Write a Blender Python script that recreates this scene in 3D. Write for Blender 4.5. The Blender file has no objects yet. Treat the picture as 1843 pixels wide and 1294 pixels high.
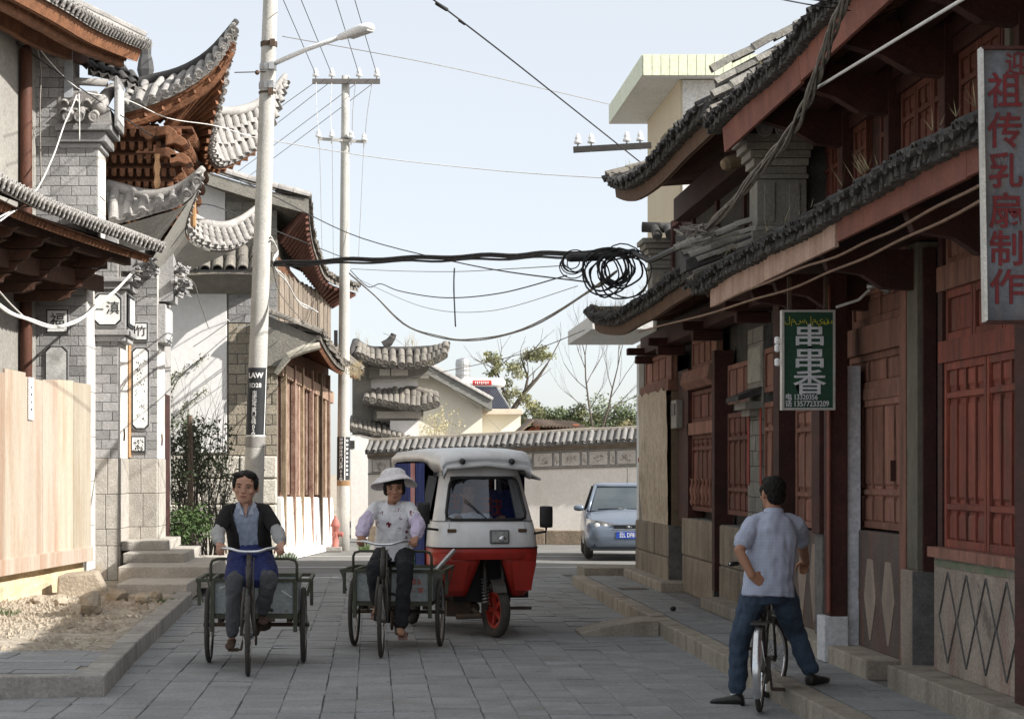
import bpy, bmesh, math, random
from mathutils import Vector, Matrix, Quaternion, noise as mnoise
R = math.radians
random.seed(7)
SC = bpy.context.scene
COL = SC.collection
# ---------------------------------------------------------------- camera
F_PX, VX, VY, EYE = 4000.0, 670.0, 847.0, 1.7          # focal length, vanishing point and eye height measured on the photograph
cam = bpy.data.cameras.new('camera'); camo = bpy.data.objects.new('camera', cam); COL.objects.link(camo)
camo.location = (0, 0, EYE); camo.rotation_euler = (R(90), 0, 0)
cam.sensor_width = 36.0; cam.lens = 36.0 * F_PX / 1843.0
cam.shift_x = (921.5 - VX) / 1843.0; cam.shift_y = (VY - 647.0) / 1843.0
cam.clip_start = 0.1; cam.clip_end = 3000
SC.camera = camo
# ---------------------------------------------------------------- sky and sun
SUN = Vector((1.0, -0.45, 0.765)).normalized()           # direction towards the sun
world = bpy.data.worlds.new('World'); SC.world = world; world.use_nodes = True
wn = world.node_tree.nodes; wl = world.node_tree.links
sky = wn.new('ShaderNodeTexSky'); sky.sky_type = 'NISHITA'; sky.sun_disc = False
sky.sun_elevation = math.asin(SUN.z); sky.sun_rotation = math.atan2(SUN.x, SUN.y)
sky.air_density = 0.65; sky.dust_density = 9.0; sky.ozone_density = 0.5; sky.altitude = 1900
wn['Background'].inputs[1].default_value = 0.12
veil = wn.new('ShaderNodeMix'); veil.data_type = 'RGBA'; veil.inputs[0].default_value = 0.68      # even white haze over the whole sky
veil.inputs[7].default_value = (2.98, 2.97, 2.76, 1.0)
wl.new(sky.outputs[0], veil.inputs[6]); wl.new(veil.outputs[2], wn['Background'].inputs[0])
sl = bpy.data.lights.new('sun', 'SUN'); sl.energy = 3.0; sl.angle = R(0.53); sl.color = (1.0, 0.96, 0.90)
so = bpy.data.objects.new('sun', sl); COL.objects.link(so)
so.rotation_euler = (-SUN).to_track_quat('-Z', 'Y').to_euler(); so.location = (30, -20, 40)
SC.view_settings.view_transform = 'Standard'; SC.view_settings.look = 'None'
SC.view_settings.exposure = 1.4
SC.view_settings.gamma = 1.0
SC.render.engine = 'CYCLES'
SC.cycles.use_denoising = True
SC.cycles.max_bounces = 6; SC.cycles.transparent_max_bounces = 12
# ---------------------------------------------------------------- helpers
def P(px, py, Y):
    """the point at depth Y that a photograph pixel shows (used as a measuring aid)"""
    return Vector(((px - VX) * Y / F_PX, Y, EYE + (VY - py) * Y / F_PX))
def V(*a): return Vector(a)
def lerp(a, b, t): return a + (b - a) * t
class MB:
    def __init__(s): s.v = []; s.f = []
    def add(s, vs, fs):
        o = len(s.v); s.v += [tuple(p) for p in vs]; s.f += [tuple(i + o for i in q) for q in fs]; return s
    def box(s, x0, x1, y0, y1, z0, z1):
        return s.add([(x0,y0,z0),(x1,y0,z0),(x1,y1,z0),(x0,y1,z0),(x0,y0,z1),(x1,y0,z1),(x1,y1,z1),(x0,y1,z1)],
                     [(0,3,2,1),(4,5,6,7),(0,1,5,4),(1,2,6,5),(2,3,7,6),(3,0,4,7)])
    def hexa(s, p):      # eight corner points, bottom ring then top ring
        return s.add(p, [(0,3,2,1),(4,5,6,7),(0,1,5,4),(1,2,6,5),(2,3,7,6),(3,0,4,7)])
    def obox(s, c, ax, ay, az):
        c = Vector(c); ax = Vector(ax); ay = Vector(ay); az = Vector(az)
        return s.hexa([c-ax-ay-az, c+ax-ay-az, c+ax+ay-az, c-ax+ay-az, c-ax-ay+az, c+ax-ay+az, c+ax+ay+az, c-ax+ay+az])
    def bar(s, p, q, w, h, up=(0,0,1)):
        p = Vector(p); q = Vector(q); d = (q-p).normalized(); u = Vector(up)
        sd = d.cross(u)
        if sd.length < 1e-4: sd = d.cross(Vector((1,0,0)))
        sd.normalize(); u = sd.cross(d).normalized()
        return s.obox((p+q)/2, (q-p)/2, sd*w/2, u*h/2)
    def rings(s, rs, cap=True, close=True):
        n = len(rs[0]); vs = [p for r in rs for p in r]; fs = []
        for i in range(len(rs)-1):
            for j in range(n if close else n-1):
                k = (j+1) % n
                fs.append((i*n+j, i*n+k, (i+1)*n+k, (i+1)*n+j))
        if cap:
            fs.append(tuple(range(n-1, -1, -1))); fs.append(tuple((len(rs)-1)*n + j for j in range(n)))
        return s.add(vs, fs)
    def tube(s, pts, r, n=8, cap=True, flat=1.0):
        pts = [Vector(p) for p in pts]; rs = r if isinstance(r, (list, tuple)) else [r]*len(pts)
        out = []; prev = None
        for i, p in enumerate(pts):
            d = (pts[min(i+1, len(pts)-1)] - pts[max(i-1, 0)])
            d = d.normalized() if d.length > 1e-9 else Vector((0,0,1))
            if prev is None:
                a = d.cross(Vector((0,0,1)))
                if a.length < 1e-3: a = d.cross(Vector((0,1,0)))
            else:
                a = prev - d * prev.dot(d)
                if a.length < 1e-6: a = d.cross(Vector((0,0,1)))
            a.normalize(); b = d.cross(a).normalized(); prev = a
            out.append([p + a*math.cos(2*math.pi*k/n)*rs[i] + b*math.sin(2*math.pi*k/n)*rs[i]*flat for k in range(n)])
        return s.rings(out, cap)
    def cap_tube(s, pts, r, n=10):      # rounded ends
        pts = [Vector(p) for p in pts]; rs = list(r) if isinstance(r, (list, tuple)) else [r]*len(pts)
        d0 = (pts[0]-pts[1]).normalized(); d1 = (pts[-1]-pts[-2]).normalized()
        a = [pts[0]+d0*rs[0]*.95, pts[0]+d0*rs[0]*.7]; ra = [rs[0]*.25, rs[0]*.72]
        b = [pts[-1]+d1*rs[-1]*.7, pts[-1]+d1*rs[-1]*.95]; rb = [rs[-1]*.72, rs[-1]*.25]
        return s.tube(a+pts+b, ra+rs+rb, n)
    def lathe(s, prof, n=16, o=(0,0,0), M=None, cap=True):
        o = Vector(o); rs = []
        for r, z in prof:
            ring = [Vector((r*math.cos(2*math.pi*k/n), r*math.sin(2*math.pi*k/n), z)) for k in range(n)]
            rs.append([o + ((M @ p) if M else p) for p in ring])
        return s.rings(rs, cap)
    def ell(s, c, rx, ry, rz, n=12, m=8, M=None):
        c = Vector(c); rs = []
        for i in range(m+1):
            t = -math.pi/2 + math.pi*(i+.15*(i==0)-.15*(i==m))/m
            ring = [Vector((rx*math.cos(t)*math.cos(2*math.pi*k/n), ry*math.cos(t)*math.sin(2*math.pi*k/n), rz*math.sin(t))) for k in range(n)]
            rs.append([c + ((M @ p) if M else p) for p in ring])
        return s.rings(rs)
    def prism(s, poly, fn, d0, d1):     # poly of 2-d points, fn(u, v, d) -> point
        n = len(poly)
        vs = [fn(u, v, d0) for u, v in poly] + [fn(u, v, d1) for u, v in poly]
        fs = [tuple(range(n-1, -1, -1)), tuple(range(n, 2*n))] + [(i, (i+1) % n, n+(i+1) % n, n+i) for i in range(n)]
        return s.add(vs, fs)
    def grid(s, g, thick=0.0):          # g[i][j] points, optional thickness downwards
        a = len(g); b = len(g[0]); vs = [p for r in g for p in r]; fs = [(i*b+j, (i+1)*b+j, (i+1)*b+j+1, i*b+j+1) for i in range(a-1) for j in range(b-1)]
        if thick:
            o = a*b; vs = vs + [Vector(p) - Vector((0,0,thick)) for r in g for p in r]
            fs += [(o+i*b+j, o+i*b+j+1, o+(i+1)*b+j+1, o+(i+1)*b+j) for i in range(a-1) for j in range(b-1)]
            edge = [i*b for i in range(a)] + [(a-1)*b+j for j in range(1, b)] + [i*b+b-1 for i in range(a-2, -1, -1)] + [j for j in range(b-2, 0, -1)]
            for k in range(len(edge)):
                e, f = edge[k], edge[(k+1) % len(edge)]; fs.append((e, f, o+f, o+e))
        return s.add(vs, fs)
    def mesh(s, name, mt=None, smooth=False):
        me = bpy.data.meshes.new(name); me.from_pydata([tuple(p) for p in s.v], [], s.f)
        bm = bmesh.new(); bm.from_mesh(me); bmesh.ops.recalc_face_normals(bm, faces=bm.faces); bm.to_mesh(me); bm.free()
        if mt: me.materials.append(mt)
        if smooth: me.polygons.foreach_set('use_smooth', [True]*len(me.polygons))
        me.update(); return me
ROOT = {}
def tag(o, label=None, cat=None, group=None, kind=None):
    if label: o['label'] = label
    if cat: o['category'] = cat
    if group: o['group'] = group
    if kind: o['kind'] = kind
    return o
def thing(name, label, cat, loc=(0,0,0), rz=0.0, group=None, kind=None):
    o = bpy.data.objects.new(name, None); COL.objects.link(o); o.empty_display_size = .2
    o.location = loc; o.rotation_euler = (0, 0, rz)
    ROOT[o] = Matrix.Translation(Vector(loc)) @ Matrix.Rotation(rz, 4, 'Z')
    return tag(o, label, cat, group, kind)
def link(name, me, parent=None, M=None, world=True):
    """world=True: mesh/matrix given in scene coordinates even under a parent; False: in the parent's own coordinates"""
    o = bpy.data.objects.new(name, me); COL.objects.link(o)
    if M is None: M = Matrix.Identity(4)
    if parent is not None:
        o.parent = parent
        if world: M = ROOT.get(parent, Matrix.Identity(4)).inverted() @ M
    o.matrix_basis = M
    W = ROOT.get(parent, Matrix.Identity(4)) @ M if parent is not None else M
    ROOT[o] = W
    return o
def part(name, mb, mt, parent, smooth=False, world=True, bevel=0.0, label=None):
    o = link(name, mb.mesh(name, mt, smooth), parent, None, world)
    if bevel:
        b = o.modifiers.new('bevel', 'BEVEL'); b.width = bevel; b.segments = 2; b.limit_method = 'ANGLE'; b.angle_limit = R(40)
    if label: o['label'] = label
    return o
def single(name, mb, mt, label, cat, smooth=False, group=None, kind=None, bevel=0.0):
    o = part(name, mb, mt, None, smooth, True, bevel); return tag(o, label, cat, group, kind)
def frame(o, x, y, z): # matrix from axes
    return Matrix(((x[0],y[0],z[0],o[0]),(x[1],y[1],z[1],o[1]),(x[2],y[2],z[2],o[2]),(0,0,0,1)))
def rnd(a, b): return random.uniform(a, b)
def fbm(p, o=3):
    return mnoise.fractal(Vector(p), 1.0, 2.0, o)
# ---------------------------------------------------------------- materials
MATS = {}
def mat(name, c, c2=None, scale=3.0, rough=.85, bump=0.0, bscale=None, rand=0.0, metal=0.0, streak=None, sscale=6.0, samt=.5,
        spec=.4, trans=0.0, coat=0.0, spots=None, sp=(.55,.65), spscale=1.5, stretch=None, fine=.22, ior=1.45, hue=0.0, sub=0.0):
    if name in MATS: return MATS[name]
    m = bpy.data.materials.new(name); m.use_nodes = True; nt = m.node_tree; N = nt.nodes; L = nt.links
    b = N['Principled BSDF']; b.inputs['Roughness'].default_value = rough; b.inputs['Metallic'].default_value = metal
    b.inputs['Specular IOR Level'].default_value = spec; b.inputs['IOR'].default_value = ior
    b.inputs['Transmission Weight'].default_value = trans; b.inputs['Coat Weight'].default_value = coat
    if sub: b.inputs['Subsurface Weight'].default_value = sub; b.inputs['Subsurface Radius'].default_value = (.02,.008,.005)
    g = N.new('ShaderNodeNewGeometry'); pos = g.outputs['Position']
    oi = N.new('ShaderNodeObjectInfo')
    if rand or hue:     # shift the pattern from piece to piece
        ad = N.new('ShaderNodeVectorMath'); ad.operation = 'MULTIPLY_ADD'
        cx = N.new('ShaderNodeCombineXYZ'); L.new(oi.outputs['Random'], cx.inputs[0]); L.new(oi.outputs['Random'], cx.inputs[2])
        L.new(cx.outputs[0], ad.inputs[0]); ad.inputs[1].default_value = (37,37,37); L.new(pos, ad.inputs[2]); pos = ad.outputs[0]
    if stretch:
        mp = N.new('ShaderNodeMapping'); mp.inputs['Scale'].default_value = stretch; L.new(pos, mp.inputs[0]); pos = mp.outputs[0]
    def noi(sc, det=5, src=None, ro=.6):
        n = N.new('ShaderNodeTexNoise'); n.inputs['Scale'].default_value = sc; n.inputs['Detail'].default_value = det; n.inputs['Roughness'].default_value = ro
        L.new(src or pos, n.inputs['Vector']); return n.outputs['Fac']
    def ramp(src, a, z):
        r = N.new('ShaderNodeMapRange'); r.inputs[1].default_value = a; r.inputs[2].default_value = z; L.new(src, r.inputs[0]); return r.outputs[0]
    def mix(fac, a, bb, mode='MIX'):
        x = N.new('ShaderNodeMix'); x.data_type = 'RGBA'; x.blend_type = mode
        for i, q in ((0, fac), (6, a), (7, bb)):
            if hasattr(q, 'links'): L.new(q, x.inputs[i])
            elif isinstance(q, (tuple, list)): x.inputs[i].default_value = (*q, 1)
            else: x.inputs[i].default_value = q
        return x.outputs[2]
    col = (*c, 1)
    cur = mix(ramp(noi(scale), .36, .64), c, c2 or tuple(x*.75 for x in c))
    if streak:
        mp = N.new('ShaderNodeMapping'); mp.inputs['Scale'].default_value = (1,1,.12); L.new(g.outputs['Position'], mp.inputs[0])
        k = ramp(noi(sscale, 6, mp.outputs[0]), .5, .68)
        mm = N.new('ShaderNodeMath'); mm.operation = 'MULTIPLY'; L.new(k, mm.inputs[0]); mm.inputs[1].default_value = samt
        cur = mix(mm.outputs[0], cur, streak)
    if spots:
        cur = mix(ramp(noi(spscale, 8, ro=.7), *sp), cur, spots)
    if fine:
        f = ramp(noi((bscale or scale*8)*1.3, 6, ro=.75), .34, .66)
        mr = N.new('ShaderNodeMapRange'); L.new(f, mr.inputs[0]); mr.inputs[3].default_value = 1-fine; mr.inputs[4].default_value = 1+fine
        cur = mix(1.0, cur, mr.outputs[0], 'MULTIPLY')
    if rand or hue:
        hs = N.new('ShaderNodeHueSaturation'); L.new(cur, hs.inputs['Color'])
        mr = N.new('ShaderNodeMapRange'); L.new(oi.outputs['Random'], mr.inputs[0]); mr.inputs[3].default_value = 1-rand; mr.inputs[4].default_value = 1+rand
        L.new(mr.outputs[0], hs.inputs['Value'])
        if hue:
            wn_ = N.new('ShaderNodeTexWhiteNoise'); wn_.noise_dimensions = '1D'; L.new(oi.outputs['Random'], wn_.inputs['W'])
            mh = N.new('ShaderNodeMapRange'); L.new(wn_.outputs[0], mh.inputs[0]); mh.inputs[3].default_value = .5-hue; mh.inputs[4].default_value = .5+hue
            L.new(mh.outputs[0], hs.inputs['Hue'])
        cur = hs.outputs[0]
    L.new(cur, b.inputs['Base Color'])
    if bump:
        bn = N.new('ShaderNodeBump'); bn.inputs['Strength'].default_value = min(1.0, bump*1.0); bn.inputs['Distance'].default_value = .02
        L.new(noi(bscale or scale*6, 6), bn.inputs['Height']); L.new(bn.outputs[0], b.inputs['Normal'])
    MATS[name] = m; return m
paver = mat('paver stone', (.30,.305,.31), (.235,.24,.243), 2.2, .88, .9, 30, rand=.08, spots=(.22,.21,.20), sp=(.54,.70), spscale=.7, hue=.006)
joint = mat('joint dirt', (.22,.22,.215), (.14,.14,.135), 5, .95, .5, 25)
earth = mat('packed earth', (.44,.39,.32), (.30,.26,.205), 3.5, .95, 1.0, 14, spots=(.24,.21,.17), sp=(.52,.66), spscale=2.5, fine=.4)
asphalt = mat('asphalt', (.20,.195,.185), (.15,.148,.142), 1.2, .92, .5, 60)
roadpaint = mat('road paint', (.78,.78,.75), (.62,.62,.6), 6, .8)
kerbm = mat('kerb stone', (.34,.325,.30), (.25,.24,.225), 3, .9, .6, 26, rand=.1, streak=(.17,.155,.135), sscale=5)
kerbr = mat('kerb stone warm', (.36,.32,.265), (.27,.24,.20), 3, .9, .6, 26, rand=.1, streak=(.13,.10,.075), sscale=4)
granite = mat('granite', (.46,.43,.385), (.36,.335,.30), 5, .85, .6, 40, rand=.09, spots=(.45,.35,.22), sp=(.6,.75), spscale=1.1)
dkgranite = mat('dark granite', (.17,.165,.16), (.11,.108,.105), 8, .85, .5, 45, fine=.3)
wgranite = mat('weathered stone panel', (.36,.30,.25), (.27,.225,.185), 2.4, .9, .6, 40, streak=(.20,.085,.07), sscale=4, fine=.3, samt=.65, spots=(.16,.13,.11), sp=(.58,.70), spscale=2.2)
bluebrick = mat('grey brick', (.32,.315,.31), (.26,.257,.255), 3, .88, .5, 30, rand=.26)
mortar = mat('pale mortar', (.40,.39,.375), (.33,.32,.31), 5, .95)
mudbrick = mat('mud brick', (.34,.30,.235), (.27,.235,.18), 3, .95, .8, 22, rand=.14)
tile_l = mat('roof tile pale', (.36,.345,.325), (.27,.26,.25), 5, .85, .5, 35, rand=.13, spots=(.18,.17,.16), sp=(.6,.75), spscale=3)
tile_d = mat('roof tile dark', (.085,.082,.08), (.05,.048,.047), 5, .85, .6, 30, rand=.25, spots=(.17,.165,.14), sp=(.6,.74), spscale=3.5)
tile_m = mat('roof tile mossy', (.22,.20,.175), (.14,.13,.115), 4, .9, .6, 30, rand=.2, spots=(.30,.27,.2), sp=(.58,.72), spscale=3)
plaster = mat('white plaster', (.80,.79,.77), (.75,.74,.72), .8, .9, .15, 8, streak=(.62,.60,.57), sscale=2, samt=.25, fine=.06)
dplaster = mat('dirty plaster', (.66,.63,.585), (.55,.52,.48), 1.2, .92, .4, 10, streak=(.40,.37,.33), sscale=3, samt=.5)
mudwall = mat('flaking mud plaster', (.54,.47,.37), (.45,.38,.29), 2, .95, .8, 12, streak=(.30,.22,.15), sscale=9, samt=.5)
cream = mat('cream wall', (.77,.73,.61), (.73,.69,.57), 1, .9, .1, 20, fine=.04)
cream2 = mat('yellow wall', (.64,.56,.41), (.60,.52,.38), 1, .9, .1, 20, fine=.05)
concrete = mat('pole concrete', (.50,.49,.455), (.43,.42,.39), 3, .9, .3, 40, streak=(.34,.32,.29), sscale=7, samt=.45)
slabc = mat('white slab', (.74,.74,.72), (.68,.68,.66), 1.5, .85, .1, 20, streak=(.55,.54,.52), samt=.3)
ribtile = mat('pale green tile strip', (.70,.74,.56), (.66,.70,.52), 2, .5, rand=.03)
redwood = mat('red door wood', (.26,.070,.046), (.165,.046,.032), 5, .75, .5, 40, rand=.18, streak=(.09,.04,.03), sscale=10, samt=.7, spots=(.21,.115,.085), sp=(.56,.72), spscale=2.5, stretch=(1,1,.25), fine=.2)
oldwood = mat('faded red brown wood', (.29,.14,.10), (.19,.088,.062), 5, .8, .5, 40, rand=.18, streak=(.11,.06,.045), sscale=10, samt=.7, spots=(.30,.20,.155), sp=(.56,.72), spscale=2.5, stretch=(1,1,.25), fine=.2)
darkred = mat('dark red beam', (.066,.023,.018), (.040,.016,.013), 5, .75, .4, 30, rand=.1, stretch=(1,.25,1))
fascia = mat('red fascia paint', (.23,.082,.055), (.17,.058,.04), 3, .75, .4, 30, rand=.1, streak=(.09,.04,.03), sscale=9)
fasciap = mat('bare weathered fascia', (.50,.35,.28), (.40,.26,.20), 3, .85, .4, 30, rand=.06, streak=(.26,.17,.13), sscale=9, samt=.7)
brackw = mat('carved brown wood', (.23,.105,.052), (.14,.062,.032), 6, .7, .6, 25, rand=.16, fine=.25)
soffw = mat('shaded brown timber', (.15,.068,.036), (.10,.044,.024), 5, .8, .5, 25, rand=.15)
palewood = mat('raw pale plank', (.50,.43,.35), (.42,.355,.28), 2.2, .75, .4, 40, rand=.16, streak=(.36,.235,.15), sscale=2.6, samt=.85, spots=(.30,.22,.16), sp=(.64,.74), spscale=3, stretch=(3,3,.25), hue=.012)
shopwood = mat('bleached shop board', (.33,.24,.175), (.20,.13,.09), 5, .85, .5, 30, rand=.35, streak=(.13,.075,.05), sscale=12, samt=.7, hue=.02)
blackp = mat('black paint', (.02,.022,.025), (.028,.03,.033), 4, .6)
whitep = mat('white lettering', (.78,.78,.76), (.66,.66,.64), 12, .7)
inkm = mat('ink', (.025,.024,.022), (.05,.05,.048), 10, .9)
plaque = mat('plaque white', (.80,.80,.78), (.70,.70,.68), 4, .7, .1, 30)
steel = mat('galvanised steel', (.5,.5,.5), (.42,.42,.42), 8, .45, metal=.8)
chrome = mat('bright bar', (.72,.73,.75), (.62,.63,.65), 12, .25, metal=.9)
rust = mat('rusty dark steel', (.075,.062,.052), (.11,.07,.045), 14, .7, .3, 60, metal=.3)
gunm = mat('dark painted frame', (.045,.045,.043), (.075,.065,.055), 20, .5, metal=.2)
rubber = mat('dusty rubber', (.075,.068,.06), (.05,.046,.042), 9, .9, .3, 60)
blackpl = mat('black plastic', (.018,.018,.019), (.028,.028,.029), 8, .45)
blackarm = mat('blackened steel arm', (.03,.028,.026), (.045,.04,.036), 10, .7)
wirem = mat('black cable', (.02,.02,.021), (.03,.03,.032), 10, .6)
wireg = mat('weathered grey cable', (.30,.28,.25), (.20,.185,.165), 10, .8)
wirew = mat('white cable', (.72,.71,.68), (.62,.61,.58), 6, .7)
bark = mat('bark', (.10,.085,.07), (.07,.058,.048), 8, .95, .6, 30)
# ================================================================ GROUND
g = MB(); g.grid([[V(x, y, -.06) for y in (-60, 20, 80, 300, 900)] for x in (-500, -60, 0, 60, 500)])
tag(part('ground', g, earth, None), 'dry packed earth stretching to the horizon', kind='structure')
road = thing('road', 'grey stone paved street in shade', None, (0, 15, 0), kind='structure')
b = MB(); b.grid([[V(x, y, -.022) for y in (6, 37)] for x in (-9, 3.3)]); part('road_bed', b, joint, road)
# paving stones laid in rows across the street
def paver_mesh(k):
    m = MB(); e = .012
    j = [rnd(-.0035, .0035) for _ in range(4)]
    t = [V(-.5+e*1.2, -.5+e*2, j[0]), V(.5-e*1.2, -.5+e*2, j[1]), V(.5-e*1.2, .5-e*2, j[2]), V(-.5+e*1.2, .5-e*2, j[3])]
    u = [V(-.5, -.5, -.007), V(.5, -.5, -.007), V(.5, .5, -.007), V(-.5, .5, -.007)]
    d = [V(-.5, -.5, -.03), V(.5, -.5, -.03), V(.5, .5, -.03), V(-.5, .5, -.03)]
    m.rings([d, u, t], cap=True); return m.mesh('paver', paver)
PAV = [paver_mesh(k) for k in range(8)]
near = []; far = MB(); cand = []
x = -6.2
while x < 3.0:
    w = rnd(.22, .34); x1 = min(x+w, 3.1); y = 12.6 + rnd(0, .4) if x > -2.75 else 8.0
    while y < (36.4 if x > -2.75 else 17.3):
        d = rnd(.25, .6); gp = rnd(.01, .045) if random.random() < .4 else .005
        cand.append(((x+x1)/2+rnd(-.004,.004), y+d/2, rnd(-.004,.004) - (.004 if random.random() < .12 else 0), x1-x-rnd(.002,.006), d-gp)); y += d
    x = x1
cand.sort(key=lambda c: c[1])
for c in cand:
    vis = c[1] > 15.0 and -30 < c[0]*F_PX/c[1] + VX < 1873
    if vis and len(near) < 300: near.append(c)
    else:
        cx, cy, z, w, d = c; j = [rnd(-.004, .004) for _ in range(4)]; a0, a1, c0, c1 = cx-w/2, cx+w/2, cy-d/2, cy+d/2
        far.hexa([(a0,c0,-.03),(a1,c0,-.03),(a1,c1,-.03),(a0,c1,-.03),(a0,c0,z+j[0]),(a1,c0,z+j[1]),(a1,c1,z+j[2]),(a0,c1,z+j[3])])
for cx, cy, z, w, d in near:
    link('paver', random.choice(PAV), road, Matrix.Translation((cx, cy, z)) @ Matrix.Diagonal((w, d, 1, 1)))
o = part('paver_field', far, paver, road); o['kind'] = 'stuff'
# lit cross street behind
a = MB(); a.grid([[V(x, y, -.010) for y in (36.4, 43, 75)] for x in (-12, 0, 30)])
tag(part('cross_street', a, asphalt, None), 'sunlit asphalt street crossing behind the row', kind='structure')
for (x0, x1, yy, w) in ((-9, 28, 39.3, .16), (-9, 28, 44.2, .14)):
    m = MB(); m.grid([[V(x, y, -.004) for y in (yy, yy+w)] for x in (x0, x1)])
    tag(part('road_marking', m, roadpaint, None), ('nearer' if yy < 40 else 'farther') + ' white painted line on the cross street', kind='structure')
# right kerb and narrow pavement
rp = thing('pavement', 'narrow raised stone pavement along the red shops', None, (3.4, 20, 0), kind='structure')
m = MB(); m.box(3.13, 4.4, 8, 33.2, -.03, .132); part('pavement_bed', m, joint, rp)
y = 8.0; i = 0
while y < 32.9:
    L_ = rnd(.8, 1.25); y1 = min(y+L_, 33.0)
    m = MB(); dz = rnd(-.006, .006); dx = rnd(-.008, .008)
    m.box(2.96+dx, 3.15+dx, y+.006, y1-.006, -.05, .15+dz); part('kerb_stone', m, kerbr, rp, bevel=.012)
    y = y1
y = 8.0
while y < 33:
    L_ = rnd(.35, .5); y1 = min(y+L_, 33.1); x = 3.17
    while x < 3.68:
        x1 = min(x+rnd(.24, .36), 3.7)
        m = MB(); m.box(x+.004, x1-.004, y+.004, y1-.004, .1, .146+rnd(-.003, .003)); part('paver', m, paver, rp)
        x = x1
    y = y1
m = MB(); m.box(3.15, 4.2, 33.0, 34.2, -.03, .26); part('end_step', m, kerbr, rp, bevel=.01)
m = MB(); m.box(3.25, 3.62, 29.0, 29.5, .14, .152); part('drain_cover', m, rust, rp)
# stone ramp laid against the kerb
m = MB(); N_ = 8; g0 = []
for i in range(N_+1):
    t = i/N_; g0.append((2.15 + t*.80, .02 + .135*math.sin(t*math.pi/2)))
poly = g0 + [(2.95, -.02), (2.15, -.02)]
m.prism(poly, lambda u, v, d: V(u, d, v), 22.9, 23.7)
single('kerb_ramp', m, kerbr, 'low curved stone ramp bridging the right hand kerb', 'ramp')
m = MB(); m.ell((3.33, 24.6, .175), .035, .04, .03, 8, 5); single('dropped_pebble', m, blackpl, 'small dark lump lying on the right pavement', 'pebble')
# left raised forecourt
lp = thing('forecourt', 'raised forecourt with stone kerb in front of the plank fence', None, (-3, 20, 0), kind='structure')
kl = [(-6.2, 16.05), (-2.02, 16.75), (-2.12, 20), (-2.2, 24), (-2.28, 28.2), (-2.75, 29.6)]
m = MB(); pl = [(-2.14,16.95),(-2.25,20),(-2.33,24),(-2.42,28.2),(-2.8,29.6),(-2.8,34),(-12,34),(-12,16.2),(-6.2,16.2)]
m.prism(pl, lambda u, v, d: V(u, v, d), -.05, .12); part('forecourt_bed', m, earth, lp)
for (a, c) in zip(kl[:-1], kl[1:]):
    a = V(*a, 0); c = V(*c, 0); L_ = (c-a).length; n = max(1, round(L_/.95)); dr = (c-a).normalized(); nr = V(dr.y, -dr.x, 0)
    for k in range(n):
        p = a + dr*(L_*k/n + .005); q = a + dr*(L_*(k+1)/n - .005)
        m = MB(); m.bar(p - nr*.1 + V(0,0,.06), q - nr*.1 + V(0,0,.06), .2, .205+rnd(-.006,.006)); part('kerb_stone', m, kerbm, lp, bevel=.014)
y = 16.4
while y < 19.4:
    d = rnd(.28, .36); x = -6.2
    while x < -2.27:
        x1 = min(x+rnd(.5, .75), -2.26)
        if x1-x > .1 and y > 16.3 + (x1+6.2)*.167*.8 + .25:
            m = MB(); m.box(x+.004, x1-.004, y+.004, y+d-.004, .08, .133+rnd(-.005,.005)); part('paver', m, paver, lp)
        x = x1
    y += d
# rubble: uneven dirt and broken stones
g = []
for i in range(34):
    row = []
    for j in range(26):
        y = 19.35 + i*.34; x = -2.32 - .03*(y-20)*.6 - j*.16
        row.append(V(x, y, .125 + max(0, .07*fbm((x*1.7, y*1.2, 3))) + .035*mnoise.noise(V(x*6, y*6, 1))))
    g.append(row)
m = MB(); m.grid(g, .08); part('dirt_patch', m, earth, lp, smooth=True)
def rock(c, r, sq=(1,1,.6)):
    bm = bmesh.new(); bmesh.ops.create_icosphere(bm, subdivisions=2, radius=1)
    s = rnd(0, 50)
    for v in bm.verts:
        p = v.co.copy(); k = 1 + .45*mnoise.noise(p*1.3+V(s,s,s)) + .15*mnoise.noise(p*3.5+V(s,0,s))
        v.co = V(p.x*k*sq[0], p.y*k*sq[1], p.z*k*sq[2])*r
    me = bpy.data.meshes.new('rock'); bm.to_mesh(me); bm.free(); me.transform(Matrix.Translation(c) @ Matrix.Rotation(rnd(0, 6), 4, 'Z')); return me
stonem = mat('field stone', (.42,.36,.28), (.32,.27,.21), 5, .95, .8, 25, rand=.12)
for (px, py, Y, r, sq, lab) in ((165,1105,24.2,.16,(1,.8,1),'upright pale angular stone standing in the rubble'), (258,1085,26.2,.13,(1.4,.8,.6),'flat grey stone lying before the lowest step'),
      (212,1086,26.6,.13,(1.3,.9,.7),'brown rounded stone left of the lowest step'), (68,1085,26.2,.11,(1.5,.8,.6),'long grey stone lying below the plank fence'),
      (282,1080,26.9,.09,(1,.8,.8),'small pale stone lying beside the kerb end'), (110,1092,25.6,.09,(1.2,.8,.8),'small tan stone near the broken plinth')):
    c = P(px, py, Y); c.z = .13 + r*sq[2]*.7
    me = rock(c, r, sq); me.materials.append(stonem); tag(link('loose_stone', me), lab, 'stone', 'loose stones on the forecourt')
c = P(155, 1075, 28.2); m = MB()
m.rings([[V(c.x-.34, 27.9, .08), V(c.x+.34, 27.9, .08), V(c.x+.3, 28.5, .08), V(c.x-.3, 28.5, .08)], [V(c.x-.33, 27.95, .38), V(c.x+.16, 27.95, .42), V(c.x+.14, 28.4, .44), V(c.x-.3, 28.4, .4)]])
ob = single('broken_plinth', m, stonem, 'broken block of rough masonry at the foot of the fence', 'plinth', bevel=.03)
st = MB()
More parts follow.
